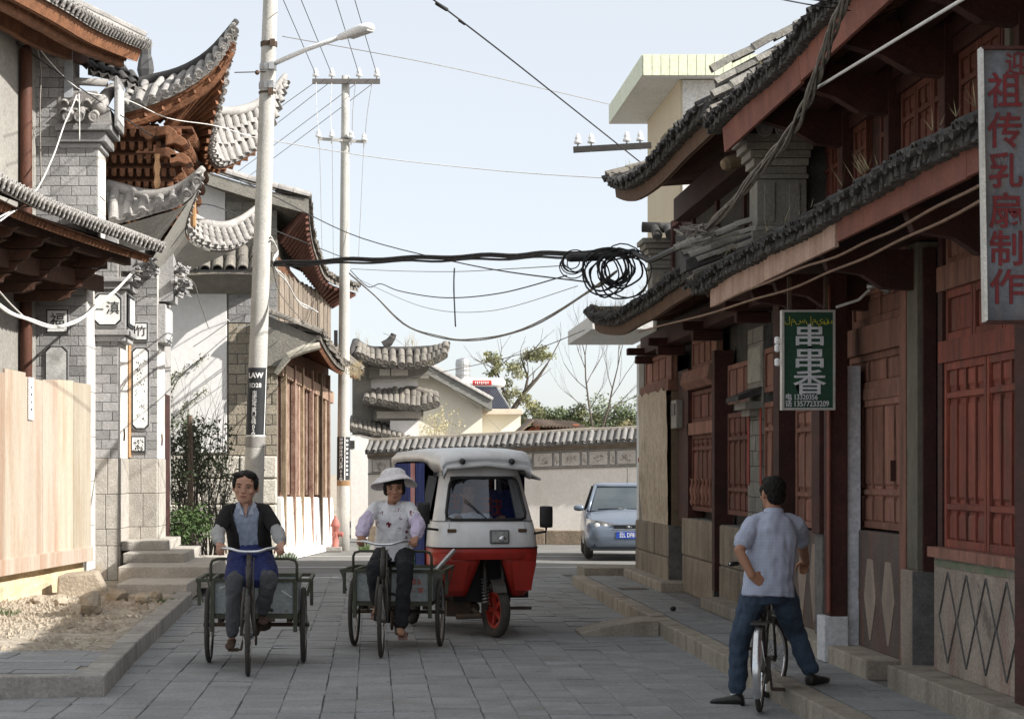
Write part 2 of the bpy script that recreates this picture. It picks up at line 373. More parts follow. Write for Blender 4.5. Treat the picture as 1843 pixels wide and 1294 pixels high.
for k in range(2600):
    y = rnd(19.4, 27.5); x = -2.45 - rnd(0, 1)**.8*2.3; r = rnd(.012, .06)*rnd(.5,1)*(1 if y > 21 else .8)
    q = [V(rnd(.6,1.2)*math.cos(a)*r, rnd(.6,1.2)*math.sin(a)*r, 0) for a in (0.2, 1.7, 3.3, 4.9)]
    t = V(rnd(-.3,.3)*r, rnd(-.3,.3)*r, r*rnd(.5,1.1)); c = V(x, y, .135)
    st.add([c+p for p in q]+[c+t], [(0,1,4),(1,2,4),(2,3,4),(3,0,4)])
for k in range(0):
    pass
tag(part('rubble', st, stonem, None), 'scattered gravel and chips over the dirt forecourt', 'gravel', kind='stuff')
# ================================================================ ROOF TILES
def barrel_mesh(mt, n=7):
    m = MB(); out = []
    for yy, rr in ((0, 1.0), (1, .9)):
        o = [V(rr*math.cos(math.pi*k/n), yy, rr*math.sin(math.pi*k/n)) for k in range(n+1)]
        i = [V((rr-.2)*math.cos(math.pi*k/n), yy, (rr-.2)*math.sin(math.pi*k/n)) for k in range(n, -1, -1)]
        out.append(o+i)
    m.rings(out, True); return m.mesh('barrel_tile', mt)
def pan_mesh(mt, n=6):
    m = MB(); out = []
    for yy in (0, 1):
        o = [V(1.05*math.cos(math.pi+math.pi*k/n), yy, .62*math.sin(math.pi+math.pi*k/n)+.1) for k in range(n+1)]
        i = [V(.95*math.cos(math.pi+math.pi*k/n), yy, .62*math.sin(math.pi+math.pi*k/n)+.24) for k in range(n, -1, -1)]
        out.append(o+i)
    m.rings(out, True); return m.mesh('pan_tile', mt)
def cap_mesh(mt):
    m = MB(); n = 12
    prof = [(1.02, .10), (1.02, -.16), (.82, -.18), (.74, -.08), (.42, -.08), (.36, -.16), (.02, -.16)]
    m.lathe(prof, n, M=Matrix(((1,0,0),(0,0,1),(0,1,0)))); return m.mesh('tile_cap', mt)
def drip_mesh(mt):
    m = MB(); poly = [(-1, .25), (-.95, -.1), (-.55, -.35), (-.3, -.8), (0, -1.15), (.3, -.8), (.55, -.35), (.95, -.1), (1, .25), (.5, -.05), (0, -.15), (-.5, -.05)]
    m.prism(poly, lambda u, v, d: V(u, d, v), -.06, .06); return m.mesh('drip_tile', mt)
TM = {}
def tmesh(kind, mt):
    k = (kind, mt.name)
    if k not in TM: TM[k] = {'barrel_tile': barrel_mesh, 'pan_tile': pan_mesh, 'tile_cap': cap_mesh, 'drip_tile': drip_mesh}[kind](mt)
    return TM[k]
def tiled_roof(root, S, nu, nv, r, mt, thick=.06, caps=False, drips=False, pans=True, jit=0.0, sheet=None, u0=0.0, u1=1.0, name='roof', gu=16, gv=6, pan_rows=None, smt=None, ecap=None):
    """S(u, v): eave at v=0, top at v=1.  Every barrel, pan, cap and drip tile is a piece of its own."""
    m = MB(); m.grid([[S(u0+(u1-u0)*i/gu, j/gv) for j in range(gv+1)] for i in range(gu+1)], thick)
    rf = part(name, m, smt or mt, root)
    cm = ecap or mt
    for i in range(nu):
        u = u0 + (u1-u0)*(i+.5)/nu; ju = rnd(-jit, jit)*.3/nu; du = .3/nu
        for k in range(nv):
            va, vb = k/nv, (k+1)/nv
            for kind in ('barrel_tile', 'pan_tile'):
                if kind == 'pan_tile':
                    if not pans or (pan_rows is not None and k >= pan_rows): continue
                    uu = u + .5*(u1-u0)/nu + ju
                    if uu > u1: continue
                else: uu = u + ju
                a = S(uu, va); c = S(uu, vb); y = c - a; sd = S(uu+du, (va+vb)/2) - S(uu-du, (va+vb)/2); sd.normalize()
                yl = y.length; yn = y/yl
                z = sd.cross(yn).normalized()
                if z.z < 0: z = -z
                lift = r*(.25 if kind == 'barrel_tile' else .55) + rnd(0, jit)*r
                a = a + z*lift - yn*(yl*.04 + rnd(0, jit)*.05) - (yn*.03 if kind == 'pan_tile' else V(0,0,0))
                tw = rnd(-jit, jit)*.12
                sd2 = (sd*math.cos(tw) + z*math.sin(tw)); z2 = sd2.cross(yn).normalized(); z2 = z2 if z2.z > 0 else -z2
                w = r*(1 if kind == 'barrel_tile' else 1.0)
                link(kind, tmesh(kind, mt), rf, frame(a, sd2*w, yn*yl*1.06, z2*r))
                if k == 0 and kind == 'barrel_tile' and caps:
                    link('tile_cap', tmesh('tile_cap', cm), rf, frame(a + z2*r*.08 - yn*.012, sd2*r*1.02, yn*.05, z2*r*1.02))
                if k == 0 and kind == 'pan_tile' and drips:
                    link('drip_tile', tmesh('drip_tile', cm), rf, frame(a - yn*.01 - z2*r*.1, sd2*r*.95, yn*.12, z2*r*1.15 - yn*r*.25))
    return rf
def eave_roof(Xe, Ze, Xt, Zt, y0, y1, sag=0.0, tipf=None):
    """simple street-side roof along Y: u runs from y0 to y1"""
    def S(u, v):
        y = y0 + (y1-y0)*u; dx, dz = tipf(y) if tipf else (0, 0)
        k = (1-v)**2
        return V(Xe + (Xt-Xe)*v + dx*k, y, Ze + (Zt-Ze)*v - sag*4*v*(1-v)*.5 + dz*k)
    return S
def ridge_tube(root, pts, r, mt, name='ridge', n=8):
    m = MB(); m.tube(pts, r, n); return part(name, m, mt, root, smooth=True)
def box_unit(mt, e=.04):
    m = MB(); a = .5; b = .5-e
    m.rings([[V(-b,-a,-b),V(b,-a,-b),V(b,-a,b),V(-b,-a,b)], [V(-a,-a+e,-a),V(a,-a+e,-a),V(a,-a+e,a),V(-a,-a+e,a)], [V(-a,a,-a),V(a,a,-a),V(a,a,a),V(-a,a,a)]])
    return m.mesh('brick', mt)
BU = {}
def unit(mt):
    if mt.name not in BU: BU[mt.name] = box_unit(mt)
    return BU[mt.name]
def brick_face(parent, o, ux, width, z0, z1, bw, bh, mt, depth=.03, gap=.008, name='brick', jit=.004, back=True, bmt=None, shape=None):
    """courses of bricks on an upright face: o = lower corner, ux = unit direction along the face, outward normal = ux x up"""
    o = Vector(o); ux = Vector(ux).normalized(); nrm = ux.cross(V(0,0,1)).normalized()
    if back:
        m = MB(); m.obox(o + ux*width/2 + V(0,0,(z1-z0)/2) - nrm*.045, ux*(width/2-.004), nrm*.045, V(0,0,(z1-z0)/2-.004)); part('mortar_bed', m, bmt or mortar, parent)
    n = max(1, round((z1-z0)/bh)); h = (z1-z0)/n
    for r in range(n):
        x = 0.0; first = True
        while x < width - .01:
            w = bw*(.5 if (first and r % 2) else 1.0)*rnd(.92, 1.08); first = False
            x1 = min(x+w, width)
            if width - x1 < bw*.25: x1 = width
            if shape is None or shape((x+x1)/2, z0+(r+.5)*h):
                c = o + ux*(x+x1)/2 + V(0,0,(r+.5)*h) + nrm*(rnd(-jit, jit) + depth/2 - .012)
                link(name, unit(mt), parent, frame(c, ux*(x1-x-gap), -nrm*depth, V(0,0,h-gap)))
            x = x1
def panel_door(root, xp, ya, yb, z0, z1, mt, cols=5, rails=(), name='door', proud=.03, slat=.026, label=None, fields=True, back=.05, gappy=0.0):
    """a leaf in the street front (plane x = xp, outside towards -x): frame, vertical slats and horizontal rails"""
    m = MB(); m.box(xp, xp+back, ya, yb, z0, z1); d = part(name, m, mt, root, label=label)
    st = .05
    for (a, c) in ((ya, ya+st), (yb-st, yb)):
        m = MB(); m.box(xp-proud, xp-.002, a, c, z0, z1); part('stile', m, mt, d, bevel=.004)
    zs = [z0] + [z0+(z1-z0)*t for t in rails] + [z1]
    for k, z in enumerate(zs):
        h = .055 if k in (0, len(zs)-1) else .04
        zz = z + (h/2 if k == 0 else -h/2 if k == len(zs)-1 else 0)
        m = MB(); m.box(xp-proud+.003, xp-.002, ya+st+.002, yb-st-.002, zz-h/2, zz+h/2); part('rail', m, mt, d, bevel=.004)
    w = (yb-ya-2*st)/cols
    for i in range(1, cols):
        y = ya+st+w*i
        for za, zb in zip(zs[:-1], zs[1:]):
            m = MB(); m.box(xp-proud+.006, xp-.002, y-slat/2, y+slat/2, za+.03, zb-.03); part('slat', m, mt, d)
    if fields:
        for i in range(cols):
            for za, zb in zip(zs[:-1], zs[1:]):
                y0_ = ya+st+w*i+slat/2+.008; y1_ = ya+st+w*(i+1)-slat/2-.008; e = min(.02, (y1_-y0_)*.3)
                m = MB(); m.rings([[V(xp-.001,y0_,za+.05),V(xp-.001,y1_,za+.05),V(xp-.001,y1_,zb-.05),V(xp-.001,y0_,zb-.05)],
                                   [V(xp-.014,y0_+e,za+.05+e),V(xp-.014,y1_-e,za+.05+e),V(xp-.014,y1_-e,zb-.05-e),V(xp-.014,y0_+e,zb-.05-e)]]); part('panel', m, mt, d)
    return d
WORK = bpy.data.scenes.new('work')          # scratch scene, removed at the end
def bake(o):
    WORK.collection.objects.link(o); vl = WORK.view_layers[0]; vl.update(); dg = vl.depsgraph; dg.update()
    return bpy.data.meshes.new_from_object(o.evaluated_get(dg))
def text_mesh(s, size, depth=.002, mt=None, name='lettering', align='CENTER', sx=1.0, shear=0.0, bold=0.0):
    cu = bpy.data.curves.new(name, 'FONT'); cu.body = s; cu.size = size; cu.extrude = depth; cu.align_x = align; cu.align_y = 'CENTER'; cu.offset = bold; cu.resolution_u = 3; cu.shear = shear
    o = bpy.data.objects.new('tmp_text', cu); me = bake(o); me.name = name
    bpy.data.objects.remove(o); bpy.data.curves.remove(cu)
    me.materials.clear()
    if mt: me.materials.append(mt)
    if sx != 1.0: me.transform(Matrix.Diagonal((sx, 1, 1, 1)))
    return me
def put_text(s, size, mt, parent, o, ux, uz=(0,0,1), depth=.002, sx=1.0, name='lettering', **k):
    ux = Vector(ux).normalized(); uz = Vector(uz).normalized(); nz = ux.cross(uz).normalized()
    return link(name, text_mesh(s, size, depth, mt, name, sx=sx, **k), parent, frame(o, ux, uz, nz))
# ================================================================ RIGHT: RED TIMBER SHOP HOUSES
tile_edge = tile_d
h1 = thing('shop_house', 'near two storey red timber shop house with dark tiled eaves and closed panel doors', 'shop house', (4.2, 15, .15), group='timber shop houses on the right')
m = MB(); m.box(4.16, 9, 8, 21.0, 0, 4.75); part('wall', m, darkred, h1)
def shade_wall(root, y0, y1):
    pass
# --- stone bases (dado): street face, near ends show as dark returns
def dado(root, xd, ya, yb, z0, z1, mt, end=dkgranite, xb=4.18, label=None):
    m = MB(); m.box(xd, xb, ya+.012, yb, z0, z1); d = part('stone_base', m, mt, root, bevel=.008, label=label)
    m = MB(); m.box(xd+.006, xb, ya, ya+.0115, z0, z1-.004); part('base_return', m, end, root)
    return d
plm = kerbr
def plinth(root, ya, yb, top, x=3.69):
    m = MB(); m.box(x, 4.17, ya, yb, .13, top); part('plinth', m, plm, root, bevel=.012)
plinth(h1, 16.62, 20.95, .285); plinth(h1, 8.2, 15.93, .31)
# bay nearest the camera: bright red doors over a slab of diamonds, their groove shade laid on as dark strips
dA = dado(h1, 3.93, 13.36, 15.55, .31, 1.10, wgranite, xb=4.1)
def diamond(parent, xd, yc, zc, hw, hh, mt, w=.016):
    pts = [(yc-hw, zc), (yc, zc+hh), (yc+hw, zc), (yc, zc-hh)]
    for i in range(4):
        a, c = pts[i], pts[(i+1) % 4]
        m = MB(); m.bar(V(xd-.003, *a), V(xd-.003, *c), .008, w, (1,0,0)); m2 = MB()
        part('groove_shade', m, mt, parent)
for yc in (13.75, 14.22, 14.69, 15.16): diamond(dA, 3.93, yc, .70, .225, .31, dkgranite)
m = MB(); m.box(3.922, 3.935, 13.5, 15.5, 1.04, 1.085); part('green_strip', m, mat('old green paint', (.10,.15,.08), (.2,.18,.14), 6), dA)
m = MB(); m.box(3.9, 4.12, 13.34, 15.62, 1.10, 1.17); part('sill', m, oldwood, h1)
for (ya, yb) in ((13.38, 14.43), (14.45, 15.5)):
    panel_door(h1, 4.02, ya, yb, 1.17, 2.45, redwood, 4, (.22, .82), label='saturated red door leaf')
m = MB(); m.box(3.97, 4.1, 13.34, 15.6, 2.45, 2.6); part('lintel', m, redwood, h1)
for (ya, yb) in ((13.38, 14.1), (14.12, 14.8), (14.82, 15.5)):
    panel_door(h1, 4.03, ya, yb, 2.6, 2.95, redwood, 1, (), name='transom')
m = MB(); m.box(3.96, 4.1, 13.34, 15.6, 2.95, 3.12); part('lintel', m, oldwood, h1)
panel_door(h1, 4.03, 13.38, 15.5, 3.12, 3.42, oldwood, 2, (), name='transom')
m = MB(); m.box(3.98, 4.06, 15.52, 15.64, .31, 3.4); part('post', m, darkred, h1)
# further doors towards the camera, beside the hanging board
for (ya, yb) in ((9.0, 10.2), (10.25, 11.5), (11.7, 12.35), (12.37, 12.95)):
    panel_door(h1, 4.02, ya, yb, 1.17, 2.45, redwood, 5, (.22, .82)); panel_door(h1, 4.03, ya, yb, 2.6, 2.95, redwood, 2, (), name='transom')
    m = MB(); m.box(3.97, 4.1, ya-.02, yb+.02, 2.45, 2.6); m.box(3.97, 4.1, ya-.02, yb+.02, 2.95, 3.3); part('lintel', m, redwood, h1)
dado(h1, 3.93, 8.5, 11.6, .31, 1.12, wgranite); dado(h1, 3.93, 11.65, 13.0, .31, 1.12, wgranite)
m = MB(); m.box(3.85, 4.14, 13.05, 13.32, .3, 3.4); part('post', m, darkred, h1)
# pier between the two bays: stone foot, dark brick and a red board
dado(h1, 3.88, 15.98, 16.33, .15, .98, wgranite, xb=4.16)
m = MB(); m.box(3.92, 4.16, 16.0, 16.3, .98, 3.35); part('post', m, mat('grey green post', (.16,.145,.115), (.11,.10,.08), 6, .85, .4, 30, stretch=(1,1,.3)), h1, bevel=.01)
m = MB(); m.box(3.96, 4.05, 15.965, 15.998, .98, 3.3); part('jamb_board', m, darkred, h1)
brick_face(h1, (4.06, 15.985, .98), (1,0,0), .10, .98, 3.3, .1, .13, mat('shaded dark brick', (.085,.085,.08), (.06,.06,.057), 5, .9, .5, 30, rand=.15), bmt=dkgranite)
# bay B: faded red brown doors over a dark slab inlaid with pale lozenges
dB = dado(h1, 3.95, 16.62, 18.72, .285, 1.22, mat('stained dark slab', (.125,.10,.088), (.09,.072,.064), 3, .85, .4, 40, streak=(.20,.085,.06), samt=.6, fine=.25), xb=4.15)
loz = mat('pale lozenge stone', (.33,.265,.215), (.26,.21,.17), 4, .9, .4, 40, streak=(.16,.12,.1), samt=.5, fine=.2)
def lozenge(parent, xd, yc, w, z0, z1, zw):
    m = MB(); m.prism([(yc-w*.12, z0), (yc+w*.12, z0), (yc+w, zw), (yc+w*.45, z1), (yc-w*.45, z1), (yc-w, zw)], lambda u, v, d: V(d, u, v), xd-.006, xd+.01); part('pale_lozenge', m, loz, parent)
for yc in (17.0, 17.62, 18.24): lozenge(dB, 3.95, yc, .21, .36, 1.0, .70)
lozenge(dB, 3.95, 18.63, .09, .45, 1.0, .75)
panel_door(h1, 4.03, 16.66, 18.62, 1.24, 2.27, oldwood, 5, (.28,), label='faded brown door with five tall panels')
m = MB(); m.box(3.99, 4.12, 16.62, 18.68, 2.27, 2.36); part('lintel', m, oldwood, h1)
panel_door(h1, 4.03, 16.66, 18.62, 2.36, 2.64, oldwood, 3, (), name='transom')
m = MB(); m.box(3.96, 4.1, 16.6, 18.7, 2.64, 2.86); part('lintel', m, oldwood, h1, label='broad faded lintel board')
panel_door(h1, 4.05, 16.66, 18.62, 2.88, 3.4, oldwood, 2, (.5,), name='transom')
m = MB(); m.box(3.98, 4.02, 17.06, 17.08, 1.62, 1.78); part('door_handle', m, darkred, h1)
m = MB(); m.box(3.94, 4.1, 16.42, 16.62, .28, 3.4); part('post', m, oldwood, h1, bevel=.006)
# white washed pier with the dark red column in front of it
m = MB(); m.box(3.86, 3.965, 18.05, 18.72, .285, 2.55); part('white_pier', m, mat('whitewash', (.62,.63,.68), (.52,.53,.57), 3, .9, .3, 20), h1)
m = MB(); m.box(3.66, 3.86, 18.0, 18.3, .15, .52); part('column_base', m, mat('whitewash base', (.60,.61,.63), (.50,.51,.53), 3, .9, .3, 20), h1, bevel=.01)
m = MB(); m.box(3.71, 3.855, 18.02, 18.26, .52, 3.3); part('column', m, darkred, h1, bevel=.008)
m = MB(); m.box(3.70, 3.712, 18.0, 18.1, .55, 3.2); part('highlight_edge', m, mat('bright red highlight', (.19,.05,.034), (.13,.04,.028), 8, .7), h1)  # column edge highlight, put into a brighter red strip
# bay C behind it
dC = dado(h1, 3.93, 19.35, 20.9, .285, 1.16, mat('stained dark slab', (.1,.1,.1)), xb=4.15)
for yc in (19.75, 20.3): lozenge(dC, 3.93, yc, .19, .36, 1.05, .72)
panel_door(h1, 4.0, 19.42, 20.85, 1.18, 2.3, oldwood, 4, (.27, .8)); panel_door(h1, 4.0, 19.42, 20.85, 2.42, 2.8, oldwood, 3, (), name='transom')
m = MB(); m.box(3.96, 4.1, 19.38, 20.9, 2.3, 2.42); m.box(3.96, 4.1, 19.38, 20.9, 2.8, 3.3); part('lintel', m, oldwood, h1)
m = MB(); m.box(3.82, 4.12, 19.0, 19.34, 1.16, 3.3); part('column', m, darkred, h1, bevel=.008)
dado(h1, 3.85, 19.02, 19.34, .285, 1.16, dkgranite)
# --- lower eave: tile rows, fascia boards, rafters, beam
def low_tip(y): return (rnd(-.004, .004), .012*math.sin(y*1.1)+.006*math.sin(y*2.7))
S1 = eave_roof(3.04, 3.42, 4.15, 3.90, 8.2, 21.0, .0, low_tip)
tiled_roof(h1, S1, 112, 2, .048, tile_d, .05, pans=True, jit=.8, name='lower_roof', pan_rows=2, gu=60)
def boards(root, x, z0, z1, segs, th=.03, tilt=0.0):
    for (a, c, mt, dz) in segs:
        m = MB(); m.hexa([(x,a+.004,z0+dz),(x+th,a+.004,z0+dz),(x+th,c-.004,z0+dz),(x,c-.004,z0+dz),(x+tilt,a+.004,z1+dz),(x+th+tilt,a+.004,z1+dz),(x+th+tilt,c-.004,z1+dz),(x+tilt,c-.004,z1+dz)])
        part('fascia_board', m, mt, root, bevel=.003)
boards(h1, 3.10, 3.20, 3.385, ((8.2, 11.6, fascia, .03), (11.6, 14.85, fascia, .025), (14.9, 17.6, fasciap, 0), (17.6, 20.4, fasciap, -.005)))
for i in range(54):
    y = 8.4 + i*.235
    m = MB(); m.bar(V(3.14, y, 3.36), V(4.16, y, 3.74), .06, .07); part('rafter', m, soffw, h1)
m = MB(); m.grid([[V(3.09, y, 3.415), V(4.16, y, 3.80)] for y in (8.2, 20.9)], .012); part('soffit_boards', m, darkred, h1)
m = MB(); m.box(3.86, 4.1, 8.2, 20.95, 3.36, 3.62); part('eave_beam', m, darkred, h1)
for y in (9.6, 11.7, 13.6, 16.15, 18.15, 19.2):
    m = MB(); m.prism([(3.25, 3.30), (3.3, 3.16), (3.55, 3.12), (3.7, 3.02), (4.1, 3.0), (4.1, 3.3)], lambda u, v, d: V(u, d, v), y-.06, y+.06); part('bracket_arm', m, darkred, h1)
# --- upper storey
m = MB(); m.box(4.19, 4.3, 8, 21, 3.7, 5.0); part('upper_wall', m, darkred, h1)
m = MB(); m.box(4.06, 4.22, 8, 20.9, 3.82, 3.95); part('sill_beam', m, redwood, h1)
uy = [9.0, 10.6, 12.2, 13.9, 15.7, 17.4, 19.1, 20.4]
upm = mat('upper red board', (.15,.048,.032), (.10,.034,.025), 5, .75, .5, 30, rand=.15, stretch=(1,1,.3))
for a, c in zip(uy[:-1], uy[1:]):
    m = MB(); m.box(4.02, 4.2, a-.08, a+.08, 3.9, 5.0); part('post', m, darkred, h1, bevel=.006)
    n = 3; w = (c-a-.24)/n
    for k in range(n):
        if k == 1 and a in (17.4, 12.2): continue
        panel_door(h1, 4.13, a+.12+w*k, a+.12+w*(k+1)-.02, 3.95, 4.62, upm, 2, (.68,), name='shutter', proud=.025)
    m = MB(); m.box(4.08, 4.2, a+.08, c-.08, 4.62, 4.74); part('lintel', m, darkred, h1)
m = MB(); m.box(4.0, 4.1, 13.95, 14.06, 3.9, 4.95); part('post', m, MATS['grey green post'], h1)
S2 = eave_roof(3.13, 4.86, 6.9, 6.55, 8.2, 20.6, .06, lambda y: (rnd(-.004,.004), .025*math.sin(y*1.3+1)))
tiled_roof(h1, S2, 74, 9, .064, tile_d, .06, pans=True, jit=.8, name='upper_roof', pan_rows=2, gu=40, u0=0, u1=1) if False else None
m_ = None
rfu = tiled_roof(h1, lambda u, v: S2(u, v*.075), 108, 1, .05, tile_d, .05, jit=.8, name='upper_eave', gu=50, gv=2)
m = MB(); m.grid([[S2(i/30, .06+.94*j/8) + V(0,0,.015) for j in range(9)] for i in range(31)], .07); part('upper_roof', m, tile_d, h1)
m = MB(); m.grid([[V(6.9, 8.2, 6.57), V(6.9, 20.6, 6.57)], [V(10.5, 8.2, 4.9), V(10.5, 20.6, 4.9)]], .07); part('rear_roof', m, tile_d, h1)
boards(h1, 3.20, 4.60, 4.82, ((8.2, 10.4, fascia, .02), (10.4, 13.2, fascia, .0), (13.2, 16.6, fascia, .01), (16.6, 20.2, fascia, -.01)), tilt=-.02)
for i in range(52):
    y = 8.4 + i*.235
    m = MB(); m.bar(V(3.24, y, 4.80), V(4.25, y, 5.24), .06, .07); part('rafter', m, soffw, h1)
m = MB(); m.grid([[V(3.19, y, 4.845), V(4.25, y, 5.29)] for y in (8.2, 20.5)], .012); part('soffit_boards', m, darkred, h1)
m = MB(); m.box(3.72, 3.9, 8.2, 20.5, 4.78, 4.96); m.box(4.05, 4.2, 8.2, 20.5, 4.74, 5.0); part('eave_beam', m, darkred, h1)
for y in uy:
    m = MB(); m.prism([(3.3, 4.86), (3.32, 4.7), (3.6, 4.62), (3.8, 4.5), (4.15, 4.46), (4.15, 4.86)], lambda u, v, d: V(u, d, v), y-.07, y+.07); part('bracket_arm', m, darkred, h1)
# --- gable verges at the far end: rows of long tiles running up the slope, catching the sun
def verge(root, S, ys, n, r, mt, u_of, vmax=1.0, jit=.3):
    for yy in ys:
        for k in range(n):
            a = S(u_of(yy), vmax*k/n); c = S(u_of(yy), vmax*(k+1)/n); y = (c-a); yn = y.normalized(); sd = V(0,1,0); z = sd.cross(yn).normalized(); z = z if z.z > 0 else -z
            link('verge_tile', tmesh('barrel_tile', mt), root, frame(a + z*.05 - yn*.02, sd*r, yn*y.length*1.05, z*r*1.1))
verge(h1, S2, (20.58, 20.36, 20.14), 14, .085, tile_m, lambda y: (y-8.2)/12.4)
verge(h1, S1, (20.96, 20.76, 20.58), 5, .075, tile_m, lambda y: (y-8.2)/12.8)
m = MB(); m.tube([S2(1, t) + V(0, -.02, .11+.02*math.sin(t*20)) for t in [i/10 for i in range(11)]], .075, 7); part('verge_ridge', m, tile_m, h1)
m = MB(); m.tube([S1(1, t) + V(0, -.05, .12) for t in [i/6 for i in range(7)]], .06, 7); part('verge_ridge', m, tile_m, h1)
# gable wall and corbelled brick pier at the far end
m = MB(); m.prism([(4.16,3.6),(4.16,5.25),(6.9,6.5),(9,5.5),(9,3.6)], lambda u, v, d: V(u, d, v), 20.75, 20.98); part('gable_wall', m, MATS['shaded dark brick'], h1)
greyb = mat('shaded grey brick', (.26,.245,.215), (.20,.19,.165), 4, .9, .5, 30, rand=.12)
def corbel_pier(root, x0, x1, y0, y1, z0, z1, mt, tm):
    zs = [0, .10, .14, .50, .54, .60, .66, .72, .78, .84]; ds = [.05, .02, 0, .03, .0, .035, .07, .11, .15]
    for d, a, c in zip(ds, zs[:-1], zs[1:]):
        m = MB(); m.box(x0-d, x1+d*.4, y0-d*.8, y1+d*.6, lerp(z0,z1,a)+.002, lerp(z0,z1,c)-.002); part('pier_course', m, mt, root, bevel=.006)
    for t in (.25, .75):
        x = lerp(x0, x1, t); m = MB(); m.box(x-.05, x+.05, y0-.012, y0-.0005, lerp(z0,z1,.17), lerp(z0,z1,.47)); part('pier_panel', m, mt, root, bevel=.006)
    zt = lerp(z0, z1, .85)
    for j in range(3):
        x = lerp(x0-.05, x1, (j+.5)/3)
        link('cap_tile', tmesh('barrel_tile', tm), root, frame(V(x, y0-.2, zt+.01), V(.07,0,0), V(.02,.45,.14), V(0,-.03,.075)))
        link('tile_cap', tmesh('tile_cap', tm), root, frame(V(x, y0-.205, zt+.02), V(.075,0,0), V(0,.05,.01), V(0,-.01,.075)))
    m = MB(); m.tube([V(x0-.12, y0+.2, zt+.17), V(x1+.1, y0+.2, zt+.15)], .075, 8); part('cap_ridge', m, tm, root, smooth=True)
corbel_pier(h1, 3.48, 3.93, 20.1, 20.5, 3.75, 4.92, greyb, tile_l)
m = MB(); m.box(3.94, 4.2, 20.2, 20.6, 3.75, 4.75); part('pier_return', m, MATS['shaded dark brick'], h1)

# ---------------------------------------------------------------- far shop house
h2 = thing('shop_house', 'far shop house with upswept tiled eaves, mud plastered end bay and weathered stone base', 'shop house', (4.2, 27, .15), group='timber shop houses on the right')
m = MB(); m.box(4.24, 9, 21.05, 32.6, 0, 5.0); part('wall', m, MATS['shaded dark brick'], h2)
plinth(h2, 21.0, 25.4, .26, 3.75)
stn = mat('rough grey tan stone', (.30,.255,.20), (.215,.18,.14), 2.2, .92, .7, 30, rand=.1, streak=(.13,.105,.085), sscale=5, samt=.7, fine=.25)
brownred = mat('dull brown red wood', (.19,.072,.052), (.12,.046,.034), 5, .8, .5, 40, rand=.18, streak=(.07,.035,.027), sscale=10, samt=.7, spots=(.20,.13,.10), sp=(.56,.72), spscale=2.5, stretch=(1,1,.25))
# bay D
def stone_courses(root, xd, ya, yb, z0, z1, nrow, mt, end=dkgranite, xb=4.24):
    m = MB(); m.box(xd+.03, xb, ya+.02, yb, z0, z1); d = part('stone_base', m, joint, root)
    h = (z1-z0)/nrow
    for r in range(nrow):
        y = ya; n = max(1, round((yb-ya)/1.1)); 
        cuts = [ya] + [ya+(yb-ya)*(k+rnd(-.2,.2))/n for k in range(1, n)] + [yb]
        for a, c in zip(cuts[:-1], cuts[1:]):
            m = MB(); m.box(xd+rnd(-.012,.012), xd+.2, a+.006, c-.006, z0+h*r+.005, z0+h*(r+1)-.005); part('stone_block', m, mt, d, bevel=.018)
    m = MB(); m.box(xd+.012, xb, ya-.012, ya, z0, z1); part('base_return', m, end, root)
    return d
stone_courses(h2, 3.98, 22.2, 25.55, .15, 1.08, 2, stn)
stone_courses(h2, 4.0, 26.1, 28.75, .13, 1.10, 2, stn)
stone_courses(h2, 3.9, 29.35, 33.0, .12, .98, 2, stn)
m = MB(); m.box(3.72, 4.2, 28.7, 32.9, .1, .26); part('plinth', m, kerbr, h2, bevel=.02)
panel_door(h2, 4.1, 23.9, 25.45, 1.2, 2.35, brownred, 4, (.25,.75)); panel_door(h2, 4.1, 23.9, 25.45, 2.45, 2.9, oldwood, 3, (), name='transom')
brick_face(h2, (4.04, 23.8, 1.1), (0,-1,0), .9, 1.1, 3.2, .3, .16, greyb, bmt=dkgranite)
m = MB(); m.box(4.05, 4.24, 22.9, 23.8, 1.09, 3.2); part('brick_pier', m, dkgranite, h2)
# small relief canopy on the pier
m = MB(); m.prism([(3.78,2.42),(4.04,2.5),(4.04,2.58),(3.78,2.47)], lambda u, v, d: V(u, d, v), 22.95, 23.75); part('relief_canopy', m, tile_d, h2)
m = MB(); m.box(3.86, 4.03, 23.0, 23.7, 2.34, 2.42); m.box(3.92, 4.03, 23.1, 23.6, 2.27, 2.34); part('relief_corbel', m, greyb, h2)
m = MB(); m.box(4.0, 4.04, 22.95, 23.7, 2.62, 3.0); part('relief_panel', m, mat('pale carved plaque', (.40,.38,.33), (.3,.28,.24), 6, .9, .5, 30), h2, bevel=.02)
cou = mat('couplet paper', (.34,.05,.035), (.24,.045,.032), 6, .8)
for y, lab in ((23.72, 'far'), (22.98, 'near')):
    m = MB(); m.box(4.012, 4.016, y-.06, y+.06, 1.55, 2.35)
    single('paper_couplet', m, cou, lab + ' narrow strip of red couplet paper pasted on the brick pier', 'couplet', group='red couplets on the pier')
m = MB(); m.box(3.86, 4.2, 21.1, 21.4, 1.05, 3.3); part('column', m, darkred, h2)
panel_door(h2, 4.06, 21.45, 22.85, 1.15, 2.4, oldwood, 4, (.25,.78)); panel_door(h2, 4.06, 21.45, 22.85, 2.5, 2.95, oldwood, 3, (), name='transom')
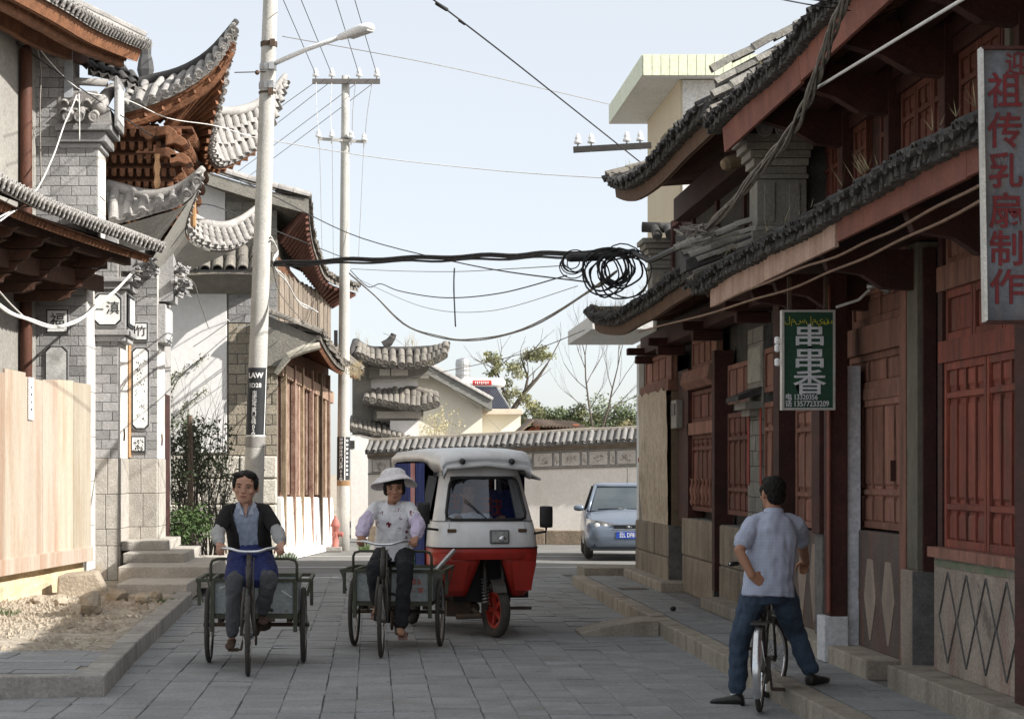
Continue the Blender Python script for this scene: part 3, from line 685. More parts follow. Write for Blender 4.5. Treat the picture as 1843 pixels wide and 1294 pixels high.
# bay E
m = MB(); m.box(3.98, 4.2, 25.85, 26.05, .3, 3.1); part('column', m, darkred, h2)
panel_door(h2, 4.1, 26.3, 28.3, 1.2, 2.15, brownred, 5, (.28,.82), label='dark red carved door with turned lower balusters')
for k in range(6):
    y = 26.5 + k*.3
    m = MB(); m.lathe([(.02,0),(.04,.05),(.025,.1),(.045,.2),(.02,.3),(.035,.34)], 8, (4.04, y, 1.26)); part('baluster', m, oldwood, h2, smooth=True)
m = MB(); m.box(4.02, 4.2, 26.2, 28.4, 2.15, 2.3); part('lintel', m, oldwood, h2)
panel_door(h2, 4.1, 26.3, 28.3, 2.3, 2.7, brownred, 3, (), name='transom'); 
m = MB(); m.prism([(4.0,2.72),(3.93,2.8),(3.96,2.95),(4.2,3.0),(4.2,2.72)], lambda u, v, d: V(u, d, v), 26.1, 28.4); part('carved_beam', m, oldwood, h2)
panel_door(h2, 4.1, 26.3, 28.3, 2.98, 3.35, oldwood, 4, (), name='transom')
m = MB(); m.box(4.02, 4.22, 28.3, 29.2, 1.05, 3.0); part('recess_wall', m, darkred, h2)
mb = MB(); mb.box(3.93, 4.02, 28.75, 29.25, 2.25, 2.62)
mbx = single('meter_box', mb, mat('grey meter box', (.30,.29,.26), (.22,.21,.19), 6, .7), 'small grey metal meter box beside the mud plastered bay', 'meter box', bevel=.01)
m = MB(); m.box(3.918, 3.93, 28.82, 29.18, 2.42, 2.57); part('window', m, blackpl, mbx)
# bay F: flaking mud plaster
m = MB(); g = []
for i in range(21):
    row = []
    for j in range(31):
        y = 29.35 + (32.4-29.35)*i/20; z = .98 + (2.78-.98)*j/30
        low = max(0, 1-(z-.98)/.7); x = 3.93 - .02*z + .02*fbm((y*2, z*1.5, 7)) + low*.05*max(0, mnoise.noise(V(y*9, z*3, 2)))
        row.append(V(x, y, z + (.05*mnoise.noise(V(y*3,1,1)) if j == 30 else 0)))
    g.append(row)
m.grid(g); m.box(3.98, 4.22, 29.33, 32.5, .97, 2.72); part('mud_plaster', m, mudwall, h2)
m = MB(); m.box(3.95, 4.22, 29.30, 29.34, .98, 2.75); part('plaster_return', m, mat('mud plaster edge', (.2,.15,.1), (.15,.11,.08), 4), h2)
fl = MB()
for k in range(70):
    y = rnd(29.5, 32.3); z = .98+abs(random.gauss(0,.42)); h = rnd(.05, .22); w = rnd(.008,.03)
    fl.add([V(3.868,y,z), V(3.868,y+w,z+h*.2), V(3.868,y+w*rnd(.3,1),z+h), V(3.868,y-w*.2,z+h*.6)], [(0,1,2,3)])
part('plaster_flakes', fl, MATS['mud plaster edge'], h2)['kind'] = 'stuff'
panel_door(h2, 4.0, 29.5, 32.3, 2.9, 3.3, oldwood, 4, (), name='transom'); m = MB(); m.box(3.9, 4.1, 29.3, 32.4, 2.76, 2.9); part('lintel', m, oldwood, h2)
# lower eave of the far house with its upswept corner
def tip3(y): return (.05*max(0, (y-28.5)/3)**2, .33*max(0, (y-26.5)/5)**2 - .05*math.sin((y-21)*.3) + .006*math.sin(y*2))
S3 = eave_roof(3.02, 3.60, 4.3, 4.08, 21.05, 31.6, 0, tip3)
tiled_roof(h2, S3, 84, 2, .052, tile_d, .06, jit=.9, name='lower_roof', gu=50)
for k, (a, c) in enumerate(((21.1, 24.5), (24.5, 28), (28, 31.2))):
    m = MB(); gg = [[S3((y-21.05)/10.55, .04)+V(0,0,-.07), S3((y-21.05)/10.55, .04)+V(.02,0,-.20)] for y in [a+(c-a)*i/8 for i in range(9)]]
    m.grid(gg); m.grid([[p + V(.04,0,0) for p in r] for r in gg]); part('fascia_board', m, mat('old brown fascia', (.13,.075,.045), (.09,.052,.032), 4, .85, .4, 25), h2)
for i in range(44):
    y = 21.3 + i*.235; p = S3((y-21.05)/10.55, .05)
    m = MB(); m.bar(p + V(.03,0,-.08), V(4.25, y, 3.86), .06, .07); part('rafter', m, soffw, h2)
m = MB(); m.grid([[S3(i/20, .03)+V(0,0,-.055), V(4.26, 21.05+10.55*i/20, 3.93)] for i in range(21)], .01); part('soffit_boards', m, darkred, h2)
m = MB(); m.box(3.86, 4.1, 21.1, 32.0, 3.36, 3.6); part('eave_beam', m, darkred, h2)
for y in (22.9, 26, 29.2, 31.6):
    for (x0, x1, z0, z1) in ((3.62, 4.1, 3.34, 3.44), (3.74, 4.1, 3.22, 3.33)):
        m = MB(); m.box(x0, x1, y-.08, y+.08, z0, z1); part('bracket_arm', m, darkred, h2, bevel=.015)
# upper storey of the far house
m = MB(); m.box(4.32, 4.4, 21.05, 32.4, 3.9, 5.2); part('upper_wall', m, darkred, h2)
for y in (21.2, 23.2, 25.2, 27.2, 29.2, 31.2): 
    m = MB(); m.box(4.2, 4.36, y-.09, y+.09, 3.95, 5.2); part('post', m, darkred, h2)
    if y < 31: panel_door(h2, 4.27, y+.12, y+1.85, 4.05, 4.9, MATS['upper red board'], 4, (.7,), name='shutter', fields=False)
def tip4(y): return (.04*max(0, (y-27)/3)**2, .40*max(0, (y-24.8)/4.5)**2 + .006*math.sin(y*2))
S4 = eave_roof(3.12, 5.10, 7.0, 7.0, 20.9, 29.6, .0, tip4)
tiled_roof(h2, lambda u, v: S4(u, v*.07), 70, 1, .056, tile_d, .06, jit=.9, name='upper_eave', gu=50, gv=2)
m = MB(); m.grid([[S4(i/30, .05+.95*j/8) + V(0,0,.015) for j in range(9)] for i in range(31)], .08); part('upper_roof', m, tile_d, h2)
m = MB(); m.grid([[V(7, 20.9, 7.02), V(7, 31, 7.02)], [V(10.5, 20.9, 5.2), V(10.5, 31, 5.2)]], .08); part('rear_roof', m, tile_d, h2)
verge(h2, S4, (29.55, 29.3, 29.05), 14, .085, tile_m, lambda y: (y-20.9)/8.7, jit=.3)
gg = [[S4(i/16, .02)+V(0,0,-.08), S4(i/16, .02)+V(.02,0,-.24)] for i in range(17)]
m = MB(); m.grid(gg); m.grid([[p+V(.04,0,0) for p in r] for r in gg]); part('fascia_board', m, MATS['old brown fascia'], h2)
for i in range(36):
    y = 21.1 + i*.235; p = S4((y-20.9)/8.7, .015)
    m = MB(); m.bar(p + V(.03,0,-.08), V(4.32, y, 5.52), .06, .07); part('rafter', m, soffw, h2)
m = MB(); m.grid([[S4(i/20, .012)+V(0,0,-.06), V(4.36, 20.9+8.7*i/20, 5.58)] for i in range(21)], .01); part('soffit_boards', m, darkred, h2)
m = MB(); m.box(4.0, 4.3, 21, 29.5, 5.0, 5.3); part('eave_beam', m, darkred, h2)
m = MB(); m.cap_tube([V(3.45, 21.6, 4.68), V(4.3, 21.9, 4.95)], .07, 8); part('log_brace', m, mat('peeled log', (.30,.22,.14), (.2,.15,.1), 6), h2)
corbel_pier(h2, 3.98, 4.5, 31.6, 32.1, 3.95, 5.2, greyb, tile_d)
m = MB(); m.box(4.05, 4.5, 31.65, 32.05, 3.3, 3.95); part('end_pier', m, greyb, h2)
m = MB(); m.box(3.96, 4.3, 32.42, 33.0, .26, 3.5); part('end_pier', m, greyb, h2)

# ---------------------------------------------------------------- yellow modern building behind the row
yb = thing('modern_building', 'pale yellow flat roofed building rising behind the far timber house', 'building', (6, 36, 0))
m = MB(); m.box(4.62, 12, 33.4, 37.3, 3.6, 7.57); part('wall', m, cream2, yb)
m = MB(); m.box(4.45, 12, 33.35, 37.4, 0, 3.8); part("lower_wall", m, slabc, yb)
m = MB(); m.box(4.66, 12, 33.372, 33.398, 3.9, 7.56); part('front_wall', m, slabc, yb)
rb = MB(); rb.box(4.02, 12.5, 33.0, 37.7, 7.575, 7.86); rs = part('roof_slab', rb, slabc, yb)
n = 60
for i in range(n):
    x = 4.02 + i*.132; m = MB(); m.box(x+.005, x+.128, 32.985, 32.999, 7.565, 7.875); part('tile_strip', m, ribtile, rs)
for i in range(35):
    y = 33.0 + i*.132; m = MB(); m.box(4.004, 4.018, y+.005, y+.128, 7.565, 7.875); part('tile_strip', m, ribtile, rs)
m = MB(); m.box(4.60, 4.64, 34.6, 35.5, 6.35, 7.0); wn_ = part('window', m, mat('shaded window', (.20,.16,.11), (.16,.13,.09), 3), yb)
m = MB(); m.box(4.57, 4.62, 34.5, 35.6, 6.28, 6.34); part('sill', m, cream2, wn_)
cs = MB(); cs.box(3.3, 4.4, 33.4, 37.5, 3.82, 4.05); part('canopy_slab', cs, slabc, yb, bevel=.01)
m = MB(); m.box(4.42, 4.45, 33.6, 33.9, 1.0, 1.55); part('red_notice', m, cou, yb)
# red cord hung down the corner
m = MB(); m.tube([P(1160, 690, 33.2), P(1158, 740, 33.2), P(1154, 825, 33.2)], .012, 6); m.ell(P(1152, 828, 33.2), .035, .035, .05, 8, 5)
single('red_cord', m, cou, 'thin red cord with a tassel hanging down the end wall', 'cord')

# --- thick ragged stacks of tile edges along the right hand eaves
def edge_stack(root, S, n, name='tile_edge_stack', h=.19, z0=-.055):
    m = MB()
    for i in range(n):
        u = (i+rnd(.1,.9))/n; p = S(u, 0) + V(-.012+rnd(-.022,.02), 0, z0+rnd(-.012,.012)); hh = h*rnd(.72,1.12); tl = rnd(-.22,.10); w = rnd(.012,.03); dp = rnd(.07,.12); ln = rnd(-.03,.05)
        b0 = [p+V(0,-w,0), p+V(-.012,0,0), p+V(0,w,0), p+V(dp,w,0), p+V(dp,-w,0)]
        m.rings([b0, [q + V(ln*.5+(.012 if k == 1 else 0), tl*hh*.5, hh*.55) for k, q in enumerate(b0)], [q + V(ln+.03, tl*hh, hh*(1 if k in (0,1,2) else .9)) for k, q in enumerate(b0)]])
    part(name, m, tile_e, root)['kind'] = 'stuff'
tile_e = mat('ragged tile edge', (.125,.12,.113), (.05,.048,.046), 22, .9, .6, 50, spots=(.20,.19,.165), sp=(.60,.70), spscale=14, fine=.4)
edge_stack(h1, S1, 300, h=.145); edge_stack(h1, S2, 290, h=.165); edge_stack(h2, S3, 230, h=.165); edge_stack(h2, S4, 190, h=.18)
# --- stepped verge ridges of long half round tiles at the junction of the two roofs
tile_v = mat('weathered verge tile', (.30,.285,.255), (.19,.18,.16), 5, .85, .6, 30, rand=.25, spots=(.38,.33,.2), sp=(.60,.72), spscale=4)
def verge_row(root, a, c, n, r, Y):
    a = P(*a, Y); c = P(*c, Y)
    for k in range(n):
        p = lerp(a, c, k/n) + V(0,0,rnd(-.01,.01)); y = (c-a)/n; yn = y.normalized(); z = V(0,1,0).cross(yn); z = z if z.z > 0 else -z
        link('verge_tile', tmesh('barrel_tile', tile_v), root, frame(p, V(0,r,rnd(-.01,.01)), y*rnd(1.0,1.08), z*r))
for a, c, n, r, Y in (((1283,132),(1620,-44),9,.075,20.95), ((1290,152),(1620,-24),9,.065,20.83), ((1284,176),(1600,6),9,.075,20.72), ((1292,196),(1580,40),8,.06,20.62), ((1282,208),(1400,150),4,.07,20.5)): verge_row(h2, a, c, n, r, Y)
m = MB(); a, c = P(1290,205,21.0), P(1620,30,21.0); m.hexa([a+V(0,-.3,-.12), c+V(0,-.3,-.12), c+V(0,.1,-.12), a+V(0,.1,-.12), a+V(0,-.3,.0), c+V(0,-.3,.0), c+V(0,.1,.36), a+V(0,.1,.36)]); part('verge_wall', m, tile_d, h2)
for a, c, n, r, Y in (((1216,452),(1396,384),5,.055,20.4), ((1230,458),(1396,398),5,.045,20.3), ((1242,464),(1394,410),4,.06,20.2), ((1255,472),(1392,424),4,.045,20.1)): verge_row(h1, a, c, n, r, Y)
m = MB(); a, c = P(1225,470,20.45), P(1390,410,20.45); m.hexa([a+V(0,-.35,-.12), c+V(0,-.35,-.12), c+V(0,.05,-.12), a+V(0,.05,-.12), a+V(0,-.35,-.02), c+V(0,-.35,-.02), c+V(0,.05,.08), a+V(0,.05,.08)]); part('verge_wall', m, tile_d, h1)

# dry weeds rooted between the tiles of the right roofs
wm = MB()
for S_, n, k in ((S1, 26, 1), (S2, 20, 1), (S3, 34, 1), (S4, 22, 1)):
    for i in range(n):
        p = S_(rnd(.02,.98), rnd(.0,.06)) + V(0,0,.12)
        for j in range(random.choice((2,4,6))):
            d = V(rnd(-.08,.05), rnd(-.07,.07), rnd(.05,.16)); w = V(rnd(-.004,.004), .004, 0); wm.add([p-w, p+w, p+d*.6+w*.5, p+d], [(0,1,2,3)])
tag(part('roof_weeds', wm, mat('dry roof weed', (.30,.26,.16), (.2,.17,.1), 8), None), 'thin dry weeds sprouting along the right tiled eaves', 'weeds', kind='stuff')
# ================================================================ LEFT: TIMBER HOUSE, GATE TOWER, FENCE
def poly(pts, t):
    """point on a polyline (list of vectors) at t in 0..1, smooth"""
    n = len(pts)-1; x = max(0, min(.99999, t))*n; i = int(x); f = x-i
    p0, p1, p2, p3 = pts[max(i-1, 0)], pts[i], pts[i+1], pts[min(i+2, n)]
    return .5*((2*p1) + (p2-p0)*f + (2*p0-5*p1+4*p2-p3)*f*f + (3*p1-p0-3*p2+p3)*f**3)
def FX(Y): return -3.87 + .127*(Y-30)
lh = thing('courtyard_house', 'grey brick and brown timber house with two tiled eaves at the left edge', 'house', (-5, 28, .12))
dkpl = mat('grey house plaster', (.30,.29,.26), (.24,.23,.21), 1.5, .9, .3, 15)
m = MB(); m.hexa([(-9,21,0),(FX(21)-1.05,21,0),(FX(31)-.95,31,0),(-9,31,0),(-9,21,7.6),(FX(21)-1.05,21,7.6),(FX(31)-.95,31,7.6),(-9,31,7.6)]); part('wall', m, dkpl, lh)
colm = mat('dark red brown column', (.10,.038,.022), (.065,.026,.016), 6, .7, .3, 30, stretch=(1,1,.3))
for y in (23.2, 26.6, 30.2):
    m = MB(); m.cap_tube([V(FX(y)-.86, y, .15), V(FX(y)-.86, y, 7.4)], .085, 12); part('column', m, colm, lh, smooth=True)
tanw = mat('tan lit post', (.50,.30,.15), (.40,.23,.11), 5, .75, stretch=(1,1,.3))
m = MB(); m.box(-5.06, -4.95, 29.6, 29.72, 5.0, 7.4); part('window_post', m, tanw, lh)
# lower eave
E1 = [P(-120, 268, 21.6), P(0, 330, 23.8), P(75, 368, 25.6), P(150, 398, 27.6), P(220, 424, 29.4), P(290, 447, 31.3)]
def SL1(u, v): return poly(E1, u) + V(-1.15*v, -.15*v, .42*v)
tiled_roof(lh, SL1, 52, 2, .075, tile_l, .07, caps=True, drips=True, name='lower_roof', gu=40, pan_rows=1, jit=.15)
for i in range(56):
    u = (i+.5)/56; e = poly(E1, u)
    m = MB(); m.bar(e + V(-.16,-.02,-.17), e + V(-1.25,-.16,.22), .075, .085); part('rafter', m, brackw, lh)
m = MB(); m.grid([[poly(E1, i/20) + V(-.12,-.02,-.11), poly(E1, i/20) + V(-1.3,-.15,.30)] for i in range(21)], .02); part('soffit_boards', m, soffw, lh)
for dz, dx, h in ((-.25, -.42, .14), (-.30, -.75, .2), (-.62, -.80, .22)):
    m = MB(); gl = []
    for i in range(21):
        e = poly(E1, i/20) + V(dx, -.05, dz); gl.append([e, e+V(0,0,h), e+V(-.1,0,h), e+V(-.1,0,0)])
    m.rings(gl); part('purlin', m, mat('deep brown timber', (.075,.034,.02), (.05,.023,.014), 6, .85, .6, 30, rand=.2), lh)
# carved bracket arms under the lower eave
dsoff = mat('deep brown timber', (.075,.034,.02), (.05,.023,.014), 6, .85, .6, 30, rand=.2)
for u in (.3, .42, .56, .70, .86):
    e = poly(E1, u)
    for k in range(4):
        m = MB(); m.prism([(0,0),(-.10,-.05),(-.14,-.14),(-.3,-.2),(-1.1,-.2),(-1.1,0)], lambda a, c, d: e + V(-.3-.16*k + a*.8, d, -.24-.15*k + c*.7), -.06, .06); part('bracket_arm', m, dsoff, lh, bevel=.01)
# upper eave
E2 = [P(-60, -90, 26.2), P(105, 2, 28.8), P(170, 42, 29.9), P(220, 65, 30.8), P(262, 82, 31.6)]
def SL2(u, v): return poly(E2, u) + V(-1.6*v, -.2*v, .75*v)
tiled_roof(lh, SL2, 36, 3, .075, tile_l, .08, caps=True, drips=True, name='upper_roof', gu=30, pan_rows=1, jit=.15)
for i in range(34):
    e = poly(E2, (i+.5)/34)
    m = MB(); m.bar(e + V(-.25,-.03,-.2), e + V(-1.4,-.18,.35), .075, .085); part('rafter', m, brackw, lh)
m = MB(); m.grid([[poly(E2, i/14) + V(-.2,-.03,-.13), poly(E2, i/14) + V(-1.7,-.2,.6)] for i in range(15)], .02); part('soffit_boards', m, soffw, lh)
for dz, dx, h in ((-.32, -.3, .16), (-.30, -.8, .2)):
    gl = []
    for i in range(15):
        e = poly(E2, i/14) + V(dx, -.05, dz); gl.append([e, e+V(0,0,h), e+V(-.1,0,h), e+V(-.1,0,0)])
    m = MB(); m.rings(gl); part('purlin', m, brackw, lh)
m = MB(); m.grid([[poly(E2, i/14) + V(-.03,0,-.03), poly(E2, i/14) + V(-.12,-.02,-.24)] for i in range(15)]); m.grid([[poly(E2, i/14) + V(-.14,-.02,-.24), poly(E2, i/14) + V(-1.7,-.2,.2)] for i in range(15)]); part('eave_board', m, brackw, lh)
m = MB(); m.tube([SL2(1, t) + V(0, .0, .12) for t in (0, .3, .6, 1)], .07, 8); part('verge_ridge', m, tile_l, lh)
# wing wall of grey brick, the sun on its street edge painted in as pale slabs
ww = thing('wing_wall', 'tall grey brick wing wall with tile capped corbel between house and gate', 'wall', (-4.4, 31.2, .12))
m = MB(); m.box(-4.78, -4.0, 31.06, 32.0, .1, 4.72); m.box(-4.78, -3.84, 31.06, 31.9, 4.72, 7.0); m.box(-4.78, -4.2, 31.06, 31.9, 7.0, 7.8); part('wall_core', m, mortar, ww)
brick_face(ww, (-4.78, 31.045, .5), (1,0,0), .78, .5, 4.70, .27, .14, bluebrick, back=False)
brick_face(ww, (-4.78, 31.045, 4.72), (1,0,0), .94, 4.72, 6.9, .27, .14, bluebrick, back=False)
brick_face(ww, (-4.78, 31.045, 6.9), (1,0,0), .5, 6.9, 7.75, .27, .14, bluebrick, back=False)
strip = mat('sunlit edge tint', (.62,.60,.57), (.54,.52,.49), 2.5, .9, .3, 25)
for k in range(7):
    m = MB(); m.box(-4.0, -3.985, 31.05, 32.0, .3+k*.63, .3+k*.63+.62); part('edge_slab', m, strip, ww)
for k in range(3):
    m = MB(); m.box(-3.84, -3.825, 31.05, 31.9, 4.75+k*.6, 4.75+k*.6+.59); part('edge_slab', m, strip, ww)
for (z0, z1) in ((5.55, 6.05),):
    m = MB(); m.box(-3.826, -3.81, 31.2, 31.75, z0, z1); part('edge_plaque', m, plaque, ww, bevel=.004)
# corbel and cap tiles at the head of the wing wall
for k, (dx, dy, z0, z1) in enumerate(((.05,.05,6.20,6.27), (.12,.12,6.275,6.42), (.2,.2,6.425,6.52))):
    m = MB(); m.box(-4.35-dx*.3, -3.83+dx, 31.05-dy, 31.9+dy*.5, z0, z1); part('corbel_course', m, bluebrick, ww, bevel=.015)
m = MB(); m.prism([(-4.40,6.525),(-3.62,6.525),(-3.66,6.75),(-3.84,7.0),(-4.4,7.0)], lambda u, v, d: V(u, d, v), 31.02, 31.9); part('cap_block', m, tile_l, ww, bevel=.02)
for x in (-4.30, -4.14, -3.98):
    for k in range(2): link('cap_tile', tmesh('barrel_tile', tile_l), ww, frame(V(x, 30.95+.02*k, 6.66+.13*k), V(.066,0,0), V(.02,.30,.16), V(0,-.03,.066)))
m = MB(); m.box(-4.30, -4.18, 31.0, 31.06, 6.9, 7.55); part('edge_slab', m, mat('blue grey pilaster', (.36,.38,.41), (.3,.32,.34), 4), ww)
Eq = [P(158,128,31.3), P(200,138,31.6), P(246,158,31.9)]; Tq = [P(158,100,32.3), P(200,112,32.5), P(246,140,32.7)]
tiled_roof(ww, lambda u, v: lerp(poly(Eq, u), poly(Tq, u), v), 6, 2, .07, tile_d, .06, drips=True, name='side_pent', gu=6, pan_rows=1, ecap=tile_l)
m = MB(); m.box(-3.60, -3.55, 31.0, 31.8, 6.5, 7.2); pq = part('corbel_plaque', m, bluebrick, ww, bevel=.01)
m = MB(); m.box(-3.552, -3.54, 31.1, 31.7, 6.6, 7.1); part('panel', m, plaque, pq)
for x, yy in ((-4.22, 30.80), (-4.06, 30.78), (-3.86, 30.80)):
    link('cap_tile', tmesh('barrel_tile', tile_l), ww, frame(V(x-.0, yy, 6.60), V(.068,0,0), V(.06,.42,.22), V(0,-.03,.068)))
    link('cap_tile', tmesh('barrel_tile', tile_l), ww, frame(V(x+.05, yy+.34, 6.80), V(.068,0,0), V(.07,.40,.24), V(0,-.03,.068)))
    link('tile_cap', tmesh('tile_cap', tile_l), ww, frame(V(x, yy-.01, 6.605), V(.074,0,0), V(0,.05,.01), V(0,-.01,.074)))
m = MB(); m.tube([V(-3.80, 30.86, 6.72), V(-3.74, 31.3, 6.98), V(-3.7, 31.7, 7.14)], [.10,.095,.09], 10); part('verge_ridge', m, tile_l, ww, smooth=True)
m = MB(); m.tube([V(-4.45, 31.1, 7.16), V(-3.7, 31.1, 7.12)], .055, 8); part('cap_ridge', m, tile_l, ww, smooth=True)
# plaques on the wing wall
def wall_plaque(parent, x0, x1, z0, z1, y, mt=plaque, border=bluebrick, oct=0.0, name='plaque'):
    c = oct
    def ring(e): 
        a, b_, c0, d0 = x0-e, x1+e, z0-e, z1+e; k = c
        return [(a+k,c0),(b_-k,c0),(b_,c0+k),(b_,d0-k),(b_-k,d0),(a+k,d0),(a,d0-k),(a,c0+k)] if k else [(a,c0),(b_,c0),(b_,d0),(a,d0)]
    m = MB(); m.prism(ring(.035), lambda u, v, d: V(u, d, v), y-.02, y+.02); pb = part(name+'_border', m, border, parent, bevel=.004)
    m = MB(); m.prism(ring(.018), lambda u, v, d: V(u, d, v), y-.028, y-.0205); part(name+'_line', m, blackp, pb)
    m = MB(); m.prism(ring(0), lambda u, v, d: V(u, d, v), y-.036, y-.0285); part(name, m, mt, pb)
    return pb
pq = wall_plaque(ww, -4.53, -4.26, 3.64, 3.93, 31.03)
put_text('福', .22, inkm, pq, V(-4.39, 30.99, 3.78), (1,0,0))
pq = wall_plaque(ww, -4.55, -4.27, 2.55, 3.42, 31.03, mat('washed ink panel', (.55,.55,.53), (.30,.30,.29), 5, .8), oct=.07)
# plank fence
fn = thing('plank_fence', 'tall hoarding of raw pale planks on the left', 'fence', (FX(28), 28, .5))
fd = V(.127,1,0).normalized(); fnrm = V(fd.y, -fd.x, 0)
y = 22.0; k = 0
while y < 30.05:
    w = rnd(.62, .95); y1 = min(y+w, 30.15); h = 2.86 + rnd(-.06,.06) + (.02 if y < 28 else -.02)
    a = V(FX(y), y+.006, 0); c = V(FX(y1), y1-.012, 0); n_ = fnrm; t = rnd(0, .012)
    h1_ = h+rnd(-.03,.03); b0 = .64+rnd(-.02,.03); b1 = b0+rnd(-.02,.02)
    m = MB(); m.hexa([a+n_*t+V(0,.006,b0), c+n_*(t+.004)+V(0,-.006,b1), c+n_*(t+.034)+V(0,-.006,b1), a+n_*(t+.03)+V(0,.006,b0),
                      a+n_*t+V(0,.006,h), c+n_*(t+.004)+V(0,-.006,h1_), c+n_*(t+.034)+V(0,-.006,h1_), a+n_*(t+.03)+V(0,.006,h)])
    part('plank', m, palewood, fn); y = y1; k += 1
m = MB(); m.bar(V(FX(22),22,1.7)-fnrm*.2, V(FX(30.1),30.1,1.7)-fnrm*.2, .02, 2.0); part('gap_shade_sheet', m, soffw, fn)  # dark sheet added behind the planks to colour the gaps as shade
m = MB(); m.bar(V(FX(22),22,.55)+fnrm*.03, V(FX(30.1),30.1,.58)+fnrm*.03, .1, .19); part('bottom_rail', m, palewood, fn, bevel=.006)
m = MB(); m.bar(V(FX(22),22,2.2)-fnrm*.05, V(FX(30.1),30.1,2.2)-fnrm*.05, .06, .1); part('back_rail', m, palewood, fn)
for y in (22.3, 24.8, 27.4, 29.8):
    m = MB(); m.box(FX(y)-.16, FX(y)-.06, y-.05, y+.05, .1, 2.7); part('post', m, palewood, fn)
pp = P(45, 718, 27.2); m = MB(); m.obox(V(FX(27.2)+.05, 27.2, 2.58), fd*.11, fnrm*.006, V(0,0,.26)); sg = single('fence_notice', m, plaque, 'narrow white notice strip fixed on the plank fence', 'notice', bevel=.003)
m = MB()
for k in range(4): m.obox(V(FX(27.2)+.058, 27.2, 2.72-.09*k), fd*(.02+.01*(k % 2)), fnrm*.001, V(0,0,.014))
part('ink_marks', m, inkm, sg)
fw = thing('base_wall', 'low crumbling ochre plaster wall under the plank fence', 'wall', (FX(26), 26, .1))
och = mat('crumbling ochre plaster', (.68,.55,.36), (.58,.46,.30), 2.5, .95, .7, 12, spots=(.36,.30,.22), sp=(.60,.68), spscale=2.5)
g = [[V(FX(22+8.1*i/30)-.05+.02*fbm((i*.5, j*.4, 2)), 22+8.1*i/30, .05+.42*j/6+ (.03*mnoise.noise(V(i*.7,1,0)) if j == 6 else 0)) for j in range(7)] for i in range(31)]
m = MB(); m.grid(g); m.hexa([(FX(22)-.5,22,0),(FX(22)-.1,22,0),(FX(30.1)-.1,30.1,0),(FX(30.1)-.5,30.1,0),(FX(22)-.5,22,.42),(FX(22)-.1,22,.42),(FX(30.1)-.1,30.1,.42),(FX(30.1)-.5,30.1,.42)])
part('plaster_face', m, och, fw)

# ---------------------------------------------------------------- gate tower
gt = thing('gate_tower', 'ornate grey brick gate tower with swept up tile roofs and carved brown brackets', 'gate', (-3.4, 33.5, .12))
# stone footing and piers step back from the street
def pier(x0, x1, yf, yb, z1, name, strip_n=6):
    m = MB(); m.box(x0, x1-.016, yf+.016, yb, .1, z1); part(name, m, mortar, gt)
    zg = 1.88
    h = [.12, .62, .86, 1.36, zg]
    for a, c in zip(h[:-1], h[1:]):
        n = 2 if c-a > .3 else 2; cuts = [x0] + [lerp(x0, x1, .5+rnd(-.1,.1))] + [x1]
        for p, q in zip(cuts[:-1], cuts[1:]):
            m = MB(); m.box(p+.003, q-.003, yf-.03, yf+.12, a+.003, c-.003); part('granite_block', m, granite, gt, bevel=.008)
        m = MB(); m.box(x1-.05, x1+.014, yf+.125, yb, a+.003, c-.003); part('granite_block', m, granite, gt, bevel=.008)
    brick_face(gt, (x0, yf, zg), (1,0,0), x1-x0, zg, z1, .26, .135, bluebrick, back=False)
    hh = (z1-zg)/strip_n
    for k in range(strip_n):
        m = MB(); m.box(x1-.015, x1, yf+.01, yb, zg+hh*k+.002, zg+hh*(k+1)-.002); part('edge_slab', m, strip, gt)  # sunlit side of the pier put into the pale slab colour
pier(-4.02, -3.66, 32.0, 33.35, 5.1, 'pier_core')
pier(-3.66, -3.22, 33.3, 34.5, 5.1, 'pier_core')
m = MB(); m.box(-4.5, -3.3, 33.3, 36.4, .1, 5.2); part('gate_body', m, mortar, gt)
m = MB(); m.box(-3.3, -3.24, 34.6, 35.6, .6, 2.9); part('gate_door', m, darkred, gt)
# writing panels in the recess
y0 = 33.28
def zz(py): return EYE + (VY-py)*33.28/F_PX
def xx(px): return (px-VX)*33.28/F_PX
for (a, c_, t, bt, oc, txt, sz) in ((244, 264, 583, 611, .0, '竹', .17), (240, 266, 628, 770, .05, '', 0), (238, 260, 787, 811, .0, '', 0)):
    pq = wall_plaque(gt, xx(a), xx(c_), zz(bt), zz(t), y0, oct=oc)
    if txt: put_text(txt, sz, inkm, pq, V((xx(a)+xx(c_))/2, y0-.04, (zz(t)+zz(bt))/2), (1,0,0))
    else:
        m = MB()
        for k in range(46):
            c = V(lerp(xx(a), xx(c_), rnd(.15,.85)), y0-.038, lerp(zz(t), zz(bt), rnd(.08,.92))); an = rnd(-2.4,-.7); L_ = rnd(.02,.06)
            e = V(math.cos(an)*L_, 0, math.sin(an)*L_); f = V(-math.sin(an)*.006, 0, math.cos(an)*.006); m.add([c, c+e*.5+f, c+e, c+e*.5-f], [(0,1,2,3)])
        part('bamboo_ink', m, inkm, pq)['kind'] = 'stuff'
m = MB(); m.box(xx(232), xx(236), y0-.03, y0+.02, 1.9, zz(600)); part('orange_edge', m, mat('orange edge', (.62,.38,.2), (.55,.33,.17), 4), gt)
